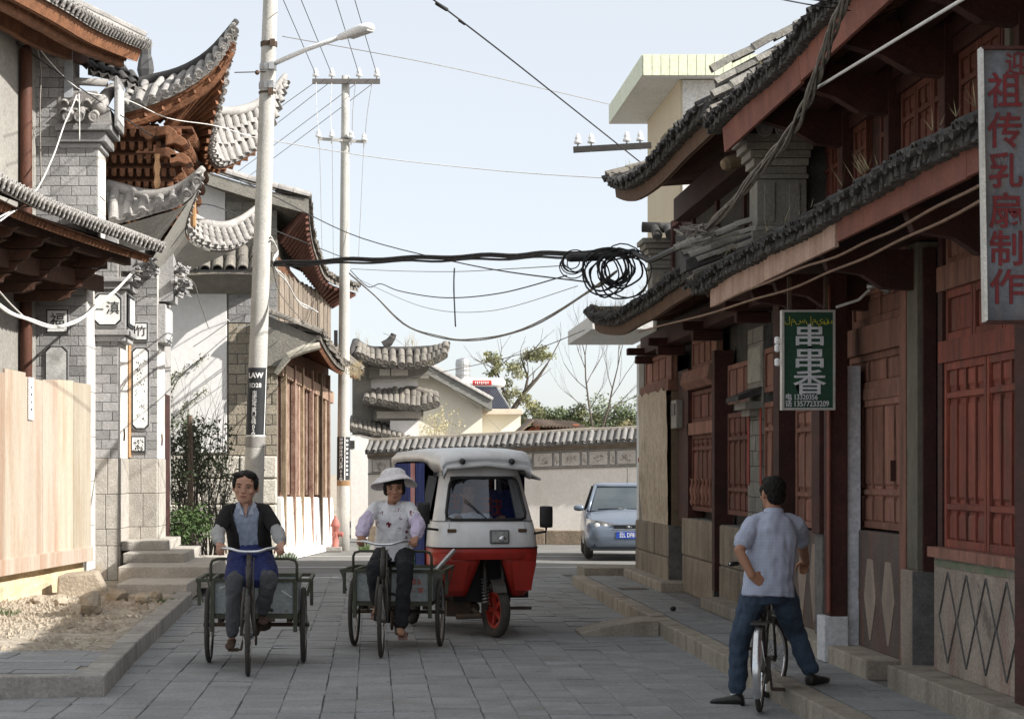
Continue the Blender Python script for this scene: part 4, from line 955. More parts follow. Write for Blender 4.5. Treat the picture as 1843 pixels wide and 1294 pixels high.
# projecting inscription box on the first pier
bx0, bx1 = -4.02, -3.5
for (d, z0, z1) in ((.05, 3.56, 3.64), (.1, 3.644, 3.72), (.06, 3.724, 4.30), (.12, 4.304, 4.40), (.17, 4.404, 4.47)):
    m = MB(); m.box(bx0, bx1-.1+d, 31.98-d, 33.0, z0, z1); part('corbel_course', m, bluebrick, gt, bevel=.012)
pq = wall_plaque(gt, -3.98, -3.62, 3.80, 4.22, 31.91, oct=.07)
put_text('滇', .2, inkm, pq, V(-3.72, 31.87, 4.02), (1,0,0)); put_text('一', .16, inkm, pq, V(-3.93, 31.87, 4.0), (1,0,0))
m = MB(); m.box(-3.54, -3.52, 32.05, 32.85, 3.78, 4.24); a_ = part('edge_plaque', m, blackp, gt)
m = MB(); m.box(-3.52, -3.505, 32.12, 32.78, 3.83, 4.19); part('panel', m, plaque, a_)
m = MB(); m.box(-3.30, -3.10, 33.35, 34.4, 3.62, 4.2); a_ = part('corbel_course', m, bluebrick, gt, bevel=.012)
m = MB(); m.box(-3.12, -3.085, 33.45, 34.3, 3.68, 4.14); part('panel', m, plaque, a_)
# carved stone sprays under the lower roof
def spray(c, n, w, h):
    m = MB()
    for k in range(n):
        a = rnd(0, 6.28); p = c + V(rnd(-w, w), rnd(-.15, .15), rnd(-h, h)); r = rnd(.035, .075)
        q = [p + V(math.cos(a)*r*1.6, -.05, math.sin(a)*r), p + V(math.cos(a+1)*r, .04, r*.9), p + V(-math.cos(a)*r*1.4, 0, -r*.6), p + V(math.sin(a)*r*.6, -.09, -r*.2)]
        m.add(q, [(0,1,3),(1,2,3),(2,0,3),(0,2,1)])
        m.tube([p + V(-r, 0, -r*.4), p + V(0, -.06, r*.5), p + V(r*.9, -.03, 0)], [.012, .022, .008], 5)
    part('carved_spray', m, bluebrick, gt)
spray(P(262, 490, 32.0), 26, .14, .18); spray(P(325, 505, 33.6), 34, .15, .24)
m = MB(); m.box(-3.34, -3.0, 33.5, 34.3, 4.25, 5.1); part('upper_block', m, bluebrick, gt)
# roofs
def hip_corner(root, near_eave, near_hip, st_eave, st_top, n_near, n_st, r, tag_, mt=tile_l, nv=2):
    tiled_roof(root, lambda u, v: lerp(poly(near_eave, u), poly(near_hip, u), v), n_near, nv, r, mt, .07, caps=True, drips=True, name=tag_+'_side_slope', gu=24, pan_rows=1)
    tiled_roof(root, lambda u, v: lerp(poly(st_eave, u), poly(st_top, u), v), n_st, nv+1, r, mt, .07, caps=True, drips=True, name=tag_+'_street_slope', gu=36, pan_rows=1)
D = 1.0
ne = [P(a, b_, c+D) for a, b_, c in ((214,198,31.2),(262,184,31.2),(308,166,31.2),(350,143,31.2),(388,112,31.2),(410,78,31.2),(424,50,31.2))]
nh = [P(a, b_, c+D) for a, b_, c in ((236,158,32.4),(275,148,32.4),(315,138,32.2),(350,122,31.9),(382,98,31.6),(408,68,31.4),(426,44,31.25))]
se = [P(a, b_, c+D) for a, b_, c in ((425,52,31.2),(413,104,31.4),(398,165,31.75),(384,222,32.2),(378,268,32.8),(398,292,33.5),(440,276,34.2),(482,240,34.8),(516,152,35.3))]
stp = [P(a, b_, c+D) for a, b_, c in ((424,46,31.3),(396,92,31.9),(355,128,32.5),(310,150,32.9),(330,175,33.4),(385,205,33.9),(438,205,34.5),(482,180,35.0),(514,142,35.35))]
hip_corner(gt, ne, nh, se, stp, 12, 30, .068, 'upper')
ridge_tube(gt, [poly(nh, i/14)+V(0,0,.05) for i in range(15)], [.075]*8+[.07,.066,.062,.058,.054,.05,.045], tile_d, 'hip_ridge')
ridge_tube(gt, [poly(stp, .5+.5*i/14)+V(0,0,.06) for i in range(15)], [.08]*8+[.075,.07,.066,.06,.055,.05,.045], tile_l, 'hip_ridge')
ridge_tube(gt, [P(232,155,33.4), P(262,152,33.8), P(300,150,34.0)], .09, tile_d, 'main_ridge')
fin = P(262, 150, 33.6); m = MB(); m.lathe([(.16,-.05),(.17,.05),(.10,.08),(.13,.2),(.11,.34),(.085,.42),(.09,.62),(.05,.68)], 6, fin); part('roof_finial', m, mat('dark finial tile', (.10,.10,.10), (.07,.07,.07), 5), gt)
# soffit and bracket tiers of the upper roof
sofm = MB(); core_near = [V(lerp(-3.95, -3.0, i/12), 32.75, 6.75+.15*i/12) for i in range(13)]
sofm.grid([[poly(ne, i/12)+V(0,.03,-.12), core_near[i]] for i in range(13)])
sofm.grid([[poly(se, i/24)+V(-.03,0,-.12), V(-3.05, lerp(32.4, 36.2, i/24), 6.75)] for i in range(25)]); part('soffit_boards', sofm, brackw, gt)
for i in range(26):
    u = (i+.5)/26; e = poly(se, u)
    m = MB(); m.bar(e+V(-.06,0,-.16), V(-3.0, lerp(32.5, 36.1, u), 6.72), .05, .07); part('rafter', m, brackw, gt)
for i in range(9):
    u = (i+.5)/9; e = poly(ne, u)
    m = MB(); m.bar(e+V(0,.06,-.16), V(lerp(-3.95,-3.0,u), 32.8, 6.72+.15*u), .05, .07); part('rafter', m, brackw, gt)
eb = MB(); eb.grid([[poly(ne, i/14)+V(0,.03,-.04), poly(ne, i/14)+V(0,.14,-.30)] for i in range(15)]); part('eave_board', eb, brackw, gt)
eb = MB()
eb.tube([poly(ne, .02+.9*i/12)+V(-.02,.12,-.24) for i in range(13)], .06, 6); part('eave_beam', eb, brackw, gt)
m = MB(); m.box(-4.1, -3.15, 32.7, 36.2, 5.0, 6.8); part('bracket_core', m, soffw, gt)
def block_mesh():
    m = MB(); m.rings([[V(-.35,-.4,-.5),V(.35,-.4,-.5),V(.35,.4,-.5),V(-.35,.4,-.5)], [V(-.5,-.5,-.05),V(.5,-.5,-.05),V(.5,.5,-.05),V(-.5,.5,-.05)], [V(-.5,-.5,.5),V(.5,-.5,.5),V(.5,.5,.5),V(-.5,.5,.5)]]); return m.mesh('bracket_block', brackw)
BM_ = block_mesh()
for row in range(8):
    z = 5.30 + row*.185; out = row*.058
    for c in range(10):
        x = lerp(-4.0, -3.05+out*.6, (c+.5*(row % 2)*.0)/9)
        link('bracket_block', BM_, gt, frame(V(x, 32.66-out, z), V(.072,0,0), V(0,.2,0), V(0,0,.115)))
    for c in range(20):
        y = 32.75 + c*.175
        link('bracket_block', BM_, gt, frame(V(-3.1+out, y, z), V(.2,0,0), V(0,.075,0), V(0,0,.115)))
    m = MB(); m.box(-4.1, -3.02+out, 32.66-out, 32.78-out, z+.062, z+.10); part('bracket_tie', m, soffw, gt)
    m = MB(); m.box(-3.12+out, -3.02+out, 32.78-out, 36.2, z+.062, z+.10); part('bracket_tie', m, soffw, gt)
c = P(268,238,31.95); m = MB(); m.tube([c, c+V(0,.6,0)], .10, 14); part('beam_end', m, brackw, gt)
for px, py in ((300,236), (318,252), (300,275), (325,285)):
    c = P(px, py, 32.0); m = MB(); m.prism([(-.16,.06),(.02,.08),(.12,.02),(.16,-.05),(.08,-.09),(-.04,-.05),(-.16,-.08)], lambda u, v, d: V(c.x+u, c.y+d, c.z+v), 0, .5); part('carved_arm', m, brackw, gt, bevel=.012)
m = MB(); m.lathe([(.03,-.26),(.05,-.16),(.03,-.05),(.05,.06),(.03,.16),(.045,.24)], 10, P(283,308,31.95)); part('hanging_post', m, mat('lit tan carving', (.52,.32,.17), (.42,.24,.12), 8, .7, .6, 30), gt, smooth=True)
# lower roof
ne2 = [P(a, b_, c+D) for a, b_, c in ((196,398,30.9),(222,392,30.9),(252,384,30.9),(285,374,30.9),(318,364,30.9),(345,345,30.9),(362,318,30.9))]
nh2 = [P(a, b_, c+D) for a, b_, c in ((192,338,31.3),(222,346,31.3),(255,354,31.3),(288,355,31.25),(318,346,31.2),(346,327,31.1),(366,308,31.0))]
se2 = [P(a, b_, c+D) for a, b_, c in ((364,316,31.0),(350,352,31.3),(338,386,31.7),(336,412,32.2),(352,430,32.8),(385,442,33.4),(420,440,34.0),(448,424,34.5),(463,384,34.9))]
st2 = [P(a, b_, c+D) for a, b_, c in ((365,310,31.05),(350,338,31.5),(338,365,32.0),(340,388,32.5),(352,400,33.0),(378,410,33.5),(408,412,34.0),(438,398,34.5),(463,378,34.95))]
hip_corner(gt, ne2, nh2, se2, st2, 7, 22, .07, 'lower')
ridge_tube(gt, [poly(nh2, i/12)+V(0,0,.04) for i in range(13)], [.085]*7+[.08,.075,.07,.064,.058,.05], tile_l, 'hip_ridge')
ridge_tube(gt, [poly(st2, .45+.55*i/12)+V(0,0,.05) for i in range(13)], [.075]*7+[.07,.066,.06,.055,.05,.045], tile_l, 'hip_ridge')
m = MB(); m.grid([[poly(ne2, i/12)+V(0,.02,-.1), V(lerp(-4.0,-3.2,i/12), 32.3, 4.9)] for i in range(13)]); m.grid([[poly(se2, i/16)+V(-.02,0,-.1), V(-3.2, lerp(32.2, 35.8, i/16), 4.75)] for i in range(17)])
part('plaster_soffit', m, mat('grey soffit plaster', (.40,.385,.35), (.34,.33,.30), 3, .9), gt)
m = MB(); m.box(-4.1, -3.3, 32.3, 36, 4.6, 5.15); part('cornice_block', m, bluebrick, gt)
m = MB(); m.cap_tube([P(347,345,32.7), P(348,405,32.9)], .045, 8); part('corner_post', m, tanw, gt)
# steps in front of the gate
sp_ = thing('gate_steps', 'four pale granite steps leading up to the gate tower', 'steps', (-2.9, 30, .12))
for (x0, x1, ya, yb_, z0, z1) in ((-3.26,-2.36,28.3,30.0,.02,.26), (-3.42,-2.2,29.9,34.0,.12,.41), (-3.5,-2.64,31.2,34.3,.4,.545), (-3.64,-2.98,32.2,34.6,.54,.68)):
    m = MB(); m.box(x0, x1, ya, yb_, z0, z1); part('step', m, granite, sp_, bevel=.015)
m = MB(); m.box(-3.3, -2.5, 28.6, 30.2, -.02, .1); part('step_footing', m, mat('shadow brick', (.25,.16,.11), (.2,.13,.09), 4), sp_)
# small iron hooks on the lit edges
for px, py, Y in ((221, 782, 32.2), (289, 791, 33.6)):
    c = P(px, py, Y); m = MB(); m.tube([c+V(.02,-.02,.08), c+V(.03,-.05,0), c+V(.02,-.02,-.09)], .012, 6)
    single('iron_hook', m, rust, ('left' if px < 250 else 'right') + ' small iron hook fixed on the gate pier edge', 'hook', group='iron hooks on the gate')

# ---------------------------------------------------------------- white gabled house with shop front
gh = thing('gabled_shop', 'old two storey house with white gable, mud brick corner and bleached shop boards', 'house', (-3, 45, 0))
Y3 = 43.0
def G(px, py): p = P(px, py, Y3); return (p.x, p.z)
m = MB(); prof = [(-9.5, 0), (-1.84, 0), (-1.84, 6.2), (-1.98, 6.75), (-5.2, 8.15), (-9.5, 6.2)]
m.prism(prof, lambda u, v, d: V(u, d, v), Y3+.05, Y3+7); part('wall', m, MATS['shaded grey brick'], gh)
wp = MB(); wp.box(*[(-5.5), G(408,0)[0]], Y3+.0, Y3+.06, G(0,815)[1], G(0,500)[1]); part('white_panel', wp, plaster, gh, bevel=.01)
wp = MB(); wp.prism([(G(355,0)[0], G(0,420)[1]), (G(405,0)[0], G(0,420)[1]), (G(405,0)[0], G(0,338)[1]), (G(396,0)[0], G(0,328)[1]), (G(355,0)[0], G(0,318)[1])], lambda u, v, d: V(u, d, v), Y3+.02, Y3+.06); part('white_panel', wp, plaster, gh)
# brick corner
xa, xb = G(411,0)[0], -1.84
brick_face(gh, (xa, Y3+.03, 2.0), (1,0,0), xb-xa, 2.0, 4.55, .34, .19, mudbrick, bmt=joint, gap=.014, jit=.012)
brick_face(gh, (xa, Y3+.03, 4.56), (1,0,0), xb-xa, 4.56, 5.35, .3, .15, bluebrick, bmt=mortar)
brick_face(gh, (G(407,0)[0], Y3+.03, 5.75), (1,0,0), xb-G(407,0)[0], 5.75, 6.9, .3, .16, greyb, bmt=dkgranite, shape=lambda x, z: z < 6.72 + (1-x/1.1)*.35)
# rough stone foot
hs = [0, .55, 1.05, 1.55, 1.99]
for a, c in zip(hs[:-1], hs[1:]):
    x = G(395,0)[0] - 1.8
    while x < -1.9:
        x1 = min(x+rnd(.5,.9), -1.84)
        if -1.84-x1 < .2: x1 = -1.84
        m = MB(); m.box(x+.008, x1-.008, Y3-.05+rnd(-.015,.015), Y3+.3, a+.008, c-.008); part('stone_block', m, mat('pale rough stone', (.62,.58,.50), (.52,.48,.41), 4, .95, .8, 20, rand=.1), gh, bevel=.03); x = x1
# pent roof on the gable (tile coping with dark board)
def SP(u, v): return P(lerp(335, 470, u), lerp(490, 452, v), lerp(42.2, 43.05, v)) + V(0,0,.03*math.sin(u*3))
tiled_roof(gh, SP, 6, 2, .11, tile_m, .06, name='pent_roof', pan_rows=0, ecap=tile_l)
m = MB(); m.box(G(345,0)[0]-.9, G(470,0)[0], 42.25, Y3, G(0,497)[1], G(0,488)[1]); part('pent_board', m, blackp, gh)
m = MB(); m.prism([(0,0),(.75,0),(.75,-.35)], lambda u, v, d: V(d, 42.28+u, G(0,498)[1]+v), G(345,0)[0]-.9, G(462,0)[0]); part('pent_soffit', m, MATS['shaded grey brick'], gh)
# main roof: verge over the gable and street eave running away
def verge_pt(t): return V(lerp(-5.3, -1.22, t), 42.6, lerp(8.35, 6.92, t) - .12*math.sin(t*math.pi))
EU = [V(-1.22,42.6,6.90), P(560,418,43.6), P(572,462,45), P(592,500,47), P(645,520,50.2)]
def SM(u, v): e = poly(EU, u); t = lerp(V(-5.3, 42.6, 8.35), V(-4.4, 50.5, 8.0), u); return lerp(e, t, v) - V(0,0,.25*math.sin(v*math.pi))
tiled_roof(gh, lambda u, v: SM(u, v*.16), 34, 2, .085, tile_m, .08, name='street_eave', jit=.5, gu=30, gv=2, pan_rows=1)
m = MB(); m.grid([[SM(i/14, .13+.87*j/8)+V(0,0,.02) for j in range(9)] for i in range(15)], .1); part('main_roof', m, tile_m, gh)
m = MB(); m.grid([[V(-5.3,42.6,8.37), V(-4.4,50.5,8.02)], [V(-9.5,42.6,6.4), V(-9.5,50.5,6.2)]], .1); part('rear_roof', m, tile_m, gh)
for yy, dz in ((42.62, .03), (42.85, .04), (43.08, .03)):
    for k in range(14):
        a, c = verge_pt(k/14), verge_pt((k+1)/14); y = c-a; yn = y.normalized(); z = V(0,1,0).cross(yn); z = z if z.z > 0 else -z
        link('verge_tile', tmesh('barrel_tile', tile_l), gh, frame(V(a.x, yy, a.z+dz), V(0,.1,0), y*1.05, z*.11))
m = MB(); m.grid([[verge_pt(i/10)+V(0,-.02,-.06), verge_pt(i/10)+V(0,-.02,-.3)] for i in range(11)]); m.grid([[verge_pt(i/10)+V(0,.02,-.06), verge_pt(i/10)+V(0,.02,-.3)] for i in range(11)]); part('verge_board', m, MATS['shaded grey brick'], gh)
redsof = mat('faded red soffit', (.13,.055,.04), (.09,.04,.03), 5, .8, .4, 20)
m = MB(); m.grid([[poly(EU, i/14)+V(-.04,0,-.1), V(lerp(-1.86,-.95,i/14), lerp(43.05,50,i/14), 6.2-.8*i/14)] for i in range(15)]); part('soffit_boards', m, redsof, gh)
for i in range(26):
    u = (i+.5)/26
    m = MB(); m.bar(poly(EU, u)+V(-.05,0,-.13), V(lerp(-1.8,-.9,u), lerp(43.05,50,u), 6.15-.8*u), .07, .08); part('rafter', m, redsof, gh)
# street front: upper storey
fs = V(-1.80, 43.1, 0); fe = V(-.92, 49.8, 0); fdir = (fe-fs).normalized(); fn3 = V(fdir.y, -fdir.x, 0)
def FR(t, z, d=0.0): return fs + (fe-fs)*t + V(0,0,z) + fn3*d
m = MB(); m.hexa([FR(0,0,-.4), FR(0,0,-.06), FR(1,0,-.06), FR(1,0,-.4), FR(0,5.9,-.4), FR(0,5.9,-.06), FR(1,5.2,-.06), FR(1,5.2,-.4)]); part('front_wall', m, soffw, gh)
for k in range(12):
    t0, t1 = k/12+.006, (k+1)/12-.006
    m = MB(); m.hexa([FR(t0,4.35,-.06), FR(t1,4.3,-.06), FR(t1,4.3,0), FR(t0,4.35,0), FR(t0,5.6,-.06), FR(t1,5.5,-.06), FR(t1,5.5,0), FR(t0,5.6,0)]); part('upper_board', m, mat('grey upper board', (.24,.20,.16), (.17,.14,.11), 5, .9, .4, 25, rand=.2), gh)
# pent eave over the shop
EP = [P(505,566,42.55), P(577,604,42.6), P(590,628,44.2), P(612,655,46.6), P(648,668,50.2)]
EP2 = EP[1:]
def SQ(u, v): e = poly(EP2, u); t = FR(lerp(-.05,1.05,u), 4.45); return lerp(e, t, v)
tiled_roof(gh, SQ, 34, 2, .085, tile_m, .1, name='pent_eave', jit=.8, gu=24, pan_rows=1)
for i in range(24):
    u = (i+.5)/24
    m = MB(); m.bar(poly(EP2, u)+V(-.05,0,-.15), FR(u, 4.1), .07, .08); part('rafter', m, soffw, gh)
m = MB(); m.grid([[poly(EP2, i/12)+V(-.03,0,-.12), FR(i/12, 4.2)] for i in range(13)]); part('soffit_boards', m, soffw, gh)
for k in range(6):
    a, c = P(lerp(478,577,k/6), lerp(563,602,k/6), 42.6), P(lerp(478,577,(k+1)/6), lerp(563,602,(k+1)/6), 42.6); y = c-a; yn = y.normalized(); z = V(0,1,0).cross(yn); z = z if z.z > 0 else -z
    for dy in (0, .22): link('verge_tile', tmesh('barrel_tile', tile_m), gh, frame(a+V(0,dy,.02), V(0,.09,0), y*1.05, z*.1))
m = MB(); m.prism([(G(478,0)[0], G(0,568)[1]), (-1.02, G(0,612)[1]), (-1.84, G(0,660)[1]), (G(478,0)[0], G(0,660)[1])], lambda u, v, d: V(u, d, v), 42.62, Y3+.04); part('pent_gable', m, MATS['shaded grey brick'], gh)
m = MB(); m.tube([P(497,672,42.6), P(520,640,42.5), P(548,628,42.5), P(576,622,42.5)], [.05,.08,.09,.07], 8); part('carved_brace', m, mat('pale brace', (.50,.47,.40), (.4,.37,.3), 5, .9, .5, 20), gh)
# shop boards and sills
k = 0; t = .03
while t < .97:
    w = rnd(.035, .06); t1 = min(t+w, .975)
    d = rnd(-.03, .05); zt = 3.55-.35*t; zb = 1.25-.12*t+rnd(-.02,.05)
    m = MB(); m.hexa([FR(t+.003,zb,-.06+d), FR(t1-.003,zb,-.06+d), FR(t1-.003,zb,-.01+d), FR(t+.003,zb,-.01+d), FR(t+.003,zt,-.06+d), FR(t1-.003,zt,-.06+d), FR(t1-.003,zt,-.01+d), FR(t+.003,zt,-.01+d)])
    part('shop_board', m, shopwood, gh)
    if k % 3 == 0:
        m = MB(); m.hexa([FR(t,.0,0), FR(t+.02,.0,0), FR(t+.02,.0,.09), FR(t,.0,.09), FR(t,3.8,0), FR(t+.02,3.8,0), FR(t+.02,3.8,.09), FR(t,3.8,.09)]); part('post', m, shopwood, gh)
    t = t1 + (rnd(.01,.03) if k % 3 == 1 else .002); k += 1
m = MB(); m.hexa([FR(0,3.55,-.05), FR(1,3.2,-.05), FR(1,3.2,.06), FR(0,3.55,.06), FR(0,3.8,-.05), FR(1,3.45,-.05), FR(1,3.45,.06), FR(0,3.8,.06)]); part('lintel', m, shopwood, gh)
for k in range(7):
    t0, t1 = k/7+.004, (k+1)/7-.004
    m = MB(); m.hexa([FR(t0,0,-.3), FR(t1,0,-.3), FR(t1,0,.1), FR(t0,0,.1), FR(t0,1.2-.1*t0,-.3), FR(t1,1.2-.1*t1,-.3), FR(t1,1.2-.1*t1,.04), FR(t0,1.2-.1*t0,.04)]); part('sill_wall', m, plaster if k % 2 == 0 else MATS['pale rough stone'], gh, bevel=.02)
m = MB(); m.hexa([FR(-.01,0,0), FR(1,0,0), FR(1,0,.35), FR(-.01,0,.35), FR(-.01,.12,0), FR(1,.1,0), FR(1,.1,.33), FR(-.01,.12,.33)]); part('plinth', m, plaster, gh, bevel=.02)
# dry grass tuft growing on the far eave corner
st = MB()
for k in range(500):
    c = P(rnd(612, 650), rnd(652, 676), rnd(47, 50)); d = V(rnd(-.15,.15), rnd(-.1,.1), rnd(-.14,.12)); w = V(.008,0,.004)
    st.add([c-w, c+w, c+d], [(0,1,2)])
tag(part('dry_grass', st, mat('straw', (.46,.38,.24), (.36,.29,.18), 8), None), 'tuft of dry straw grass growing on the shop eave corner', 'grass', kind='stuff')
# ================================================================ BACKGROUND
def leaves(m, c, rx, ry, rz, n, size, shell=.35, droop=0.0):
    for _ in range(n):
        d = V(random.gauss(0,1), random.gauss(0,1), random.gauss(0,1)).normalized(); k = rnd(shell, 1)**.6
        p = c + V(d.x*rx*k, d.y*ry*k, d.z*rz*k); a = V(rnd(-1,1), rnd(-1,1), rnd(-1,1)).normalized()
        b = a.cross(V(rnd(-1,1), rnd(-1,1), rnd(-1,1))).normalized(); s = size*rnd(.6,1.3)
        if droop: b = (b*.5 + V(0,0,-droop)).normalized()
        m.add([p-a*s*.35, p+b*s*.6-a*s*.1, p+b*s, p+a*s*.35+b*s*.4], [(0,1,2,3)])
def leafmat(name, c, c2): return mat(name, c, c2, 1.2, .65, spec=.25, fine=.15, bscale=25)
lf_euc = leafmat('eucalyptus leaf', (.30,.29,.16), (.20,.22,.12)); lf_grn = leafmat('mid green leaf', (.17,.205,.12), (.115,.15,.085)); lf_dk = leafmat('dark green leaf', (.085,.105,.055), (.055,.07,.038))  # distant leaf colours paled to stand in for air haze
lf_yel = leafmat('dry yellow leaf', (.46,.42,.25), (.36,.33,.2)); lf_ol = leafmat('olive leaf', (.20,.21,.11), (.13,.15,.075))
def branch(m, p, d, L, r, depth, spread=.5, up=.12, tips=None, seg=3):
    pts = [p]; rs = [r]; q = p.copy(); dd = d.copy()
    for i in range(seg):
        dd = (dd + V(rnd(-.16,.16), rnd(-.16,.16), rnd(-.05,.12)+up*.3)).normalized(); q = q + dd*L/seg; pts.append(q.copy()); rs.append(r*(1-.42*(i+1)/seg))
    m.tube(pts, rs, 5 if r < .05 else 7)
    if depth == 0:
        if tips is not None: tips.append(q)
        return
    for k in range(random.choice((2, 3, 3))):
        nd = (dd + V(rnd(-1,1), rnd(-1,1), rnd(-.3,.7))*spread).normalized(); j = random.choice(pts[1:]) if k else q
        branch(m, j, nd, L*rnd(.55,.8), rs[-1]*rnd(.6,.85), depth-1, spread, up, tips, seg)
# --- whitewashed far wall with tile coping and painted frieze
fw2 = thing('street_wall', 'long whitewashed wall with tile coping and painted frieze behind the car', 'wall', (3, 51, 0))
A0 = V(-.1, 52.8, 0); B0 = V(9.2, 50.2, 0); wd = (B0-A0).normalized(); wn2 = V(wd.y, -wd.x, 0); WL = (B0-A0).length
def WQ(s_, z, d=0.0): return A0 + wd*s_ + V(0,0,z*(.944+.0173*s_ if z > .5 else 1)) + wn2*d
def slab(parent, name, mt, s0, s1, z0, z1, d0, d1, bevel=0.0):
    m = MB(); m.hexa([WQ(s0,z0,d0), WQ(s1,z0,d0), WQ(s1,z0,d1), WQ(s0,z0,d1), WQ(s0,z1,d0), WQ(s1,z1,d0), WQ(s1,z1,d1), WQ(s0,z1,d1)]); return part(name, m, mt, parent, bevel=bevel)
wallm = mat('stained whitewash', (.78,.745,.70), (.72,.685,.64), 1.2, .92, .2, 12, streak=(.60,.54,.47), sscale=2.5, samt=.3, fine=.08)
slab(fw2, 'wall_face', wallm, 0, WL, 0, 2.12, -.3, 0)
for k in range(9):
    slab(fw2, 'skirting_stone', mat('brown skirting stone', (.34,.27,.2), (.25,.2,.15), 3, .95, .7, 20, rand=.15), k*WL/9+.01, (k+1)*WL/9-.01, -.02, .32+rnd(-.05,.08), .0, .07, .02)
slab(fw2, 'frieze_moulding', greyb, 0, WL, 1.70, 1.735, 0, .03); slab(fw2, 'frieze_moulding', greyb, 0, WL, 2.10, 2.14, 0, .04)
slab(fw2, 'brick_cornice', mat('brown cornice brick', (.26,.21,.16), (.2,.16,.12), 6, .9, .6, 40), 0, WL, 2.14, 2.2, 0, .09); slab(fw2, 'brick_cornice', MATS['brown cornice brick'], 0, WL, 2.203, 2.27, 0, .15)
s_ = .1; k = 0
pnl = mat('painted panel', (.58,.55,.51), (.50,.47,.43), 3, .9)
while s_ < WL-.5:
    w = .46 if k % 2 == 0 else .15
    pb = slab(fw2, 'frieze_panel', mat('panel border', (.22,.21,.2), (.17,.16,.15), 4), s_, s_+w, 1.75, 2.085, 0, .02)
    slab(pb, 'panel_face', pnl, s_+.018, s_+w-.018, 1.768, 2.067, .02, .028)
    m = MB()
    for q in range(18 if w > .3 else 7):
        c = WQ(s_+w/2+rnd(-.24,.24)*w, 1.91+rnd(-.09,.07), .031); a = rnd(0, 6.28); L_ = rnd(.02,.07)
        e = wd*math.cos(a)*L_ + V(0,0,math.sin(a)*L_); f = wd*(-math.sin(a))*.008 + V(0,0,math.cos(a)*.008)
        m.add([c-e, c-f, c+e, c+f], [(0,1,2,3)])
    part('ink_painting', m, mat('faded ink', (.20,.18,.155), (.3,.27,.24), 8), pb)
    s_ += w+.02; k += 1
def SW(u, v): return WQ(u*WL, lerp(2.26, 2.50, v), lerp(.26, -.1, v))
tiled_roof(fw2, SW, 62, 1, .062, mat('wall coping tile', (.20,.195,.185), (.14,.135,.13), 4, .85, .5, 30, rand=.2), .05, name='coping', gu=20, gv=2, pan_rows=1, jit=.3)
m = MB(); m.tube([WQ(i*WL/20, 2.53+rnd(-.01,.01), -.12) for i in range(21)], .075, 8); part('coping_ridge', m, mat('coping ridge', (.27,.24,.2), (.2,.18,.15), 4), fw2)
# --- small two tier pavilion gate
pg = thing('pavilion_gate', 'weathered two tier pavilion gate with upturned tile roofs at the street end', 'gate', (.2, 56.5, 0))
def PG(px, py, Y=56.5): return P(px, py, Y)
def face(parent, name, mt, x0, x1, t, b_, Y, dep=.4):
    p, q = P(x0, b_, Y), P(x1, t, Y); m = MB(); m.box(p.x, q.x, Y, Y+dep, p.z, q.z); return part(name, m, mt, parent)
face(pg, 'gate_wall', wallm, 632, 672, 782, 972, 56.2, 1.5); face(pg, 'gate_wall', plaster, 668, 752, 640, 960, 57, 1.5)
face(pg, 'side_return', greyb, 634, 668, 640, 800, 56.9, .1)
face(pg, 'frieze', greyb, 664, 772, 655, 681, 56.7, .4); face(pg, 'frieze', greyb, 674, 762, 736, 757, 56.7, .4)
for x0, x1, t, b_ in ((683,702,664,676), (704,734,664,676), (678,758,740,753)): face(pg, 'frieze_panel', pnl, x0, x1, t, b_, 56.66, .05)
for t, b_ in ((650,654), (657,660), (731,735)): face(pg, 'moulding', mat('dark moulding', (.13,.12,.11), (.1,.09,.08), 4), 662, 774, t, b_, 56.55, .2)
def rr(parent, top, eave, n, nm, yt=57.2, ye=56.2, r=.095):
    T = [P(a, b_, yt) for a, b_ in top]; E = [P(a, b_, ye) for a, b_ in eave]
    tiled_roof(parent, lambda u, v: lerp(poly(E, u), poly(T, u), v), n, 2, r, tile_m, .08, caps=True, name=nm, gu=20, pan_rows=1, jit=.4)
    return T, E
T, E = rr(pg, ((640,618),(662,632),(700,634),(745,634),(785,630),(810,621)), ((640,640),(662,650),(700,657),(745,660),(780,652),(803,640)), 15, 'upper_roof')
ridge_tube(pg, [p+V(0,0,.06) for p in [poly(T, i/12) for i in range(13)]], [.09]*9+[.08,.07,.055,.04], tile_d, 'main_ridge')
m = MB(); m.tube([P(690,622,57.2), P(700,616,57.2), P(706,608,57.2), P(709,601,57.2)], [.12,.11,.09,.075], 7); part('roof_finial', m, tile_d, pg)
ridge_tube(pg, [P(640,615,57.2), P(634,632,56.6), P(632,650,56.2)], [.1,.09,.07], tile_d, 'hip_ridge')
T, E = rr(pg, ((658,706),(690,702),(722,699),(755,703),(785,712)), ((655,722),(690,727),(722,733),(755,736),(788,728)), 13, 'middle_roof')
ridge_tube(pg, [P(724,697,57.1), P(752,702,57.0), P(782,710,56.9)], .09, tile_m, 'roof_ridge')
T, E = rr(pg, ((632,752),(665,758),(705,768),(742,785)), ((630,772),(665,780),(705,788),(746,797)), 14, 'lower_roof', r=.07)
face(pg, 'white_niche', plaster, 702, 754, 757, 800, 56.6, .4)
m = MB(); c = P(634, 800, 56.1); m.box(c.x-.1, c.x+.1, 56.05, 56.12, c.z-.16, c.z+.16); sg = single('wall_sign', m, plaque, 'small square white sign on the pavilion gate wall', 'sign')
m = MB(); m.box(c.x-.06, c.x+.06, 56.03, 56.049, c.z-.1, c.z+.1); part('sign_symbol', m, inkm, sg)
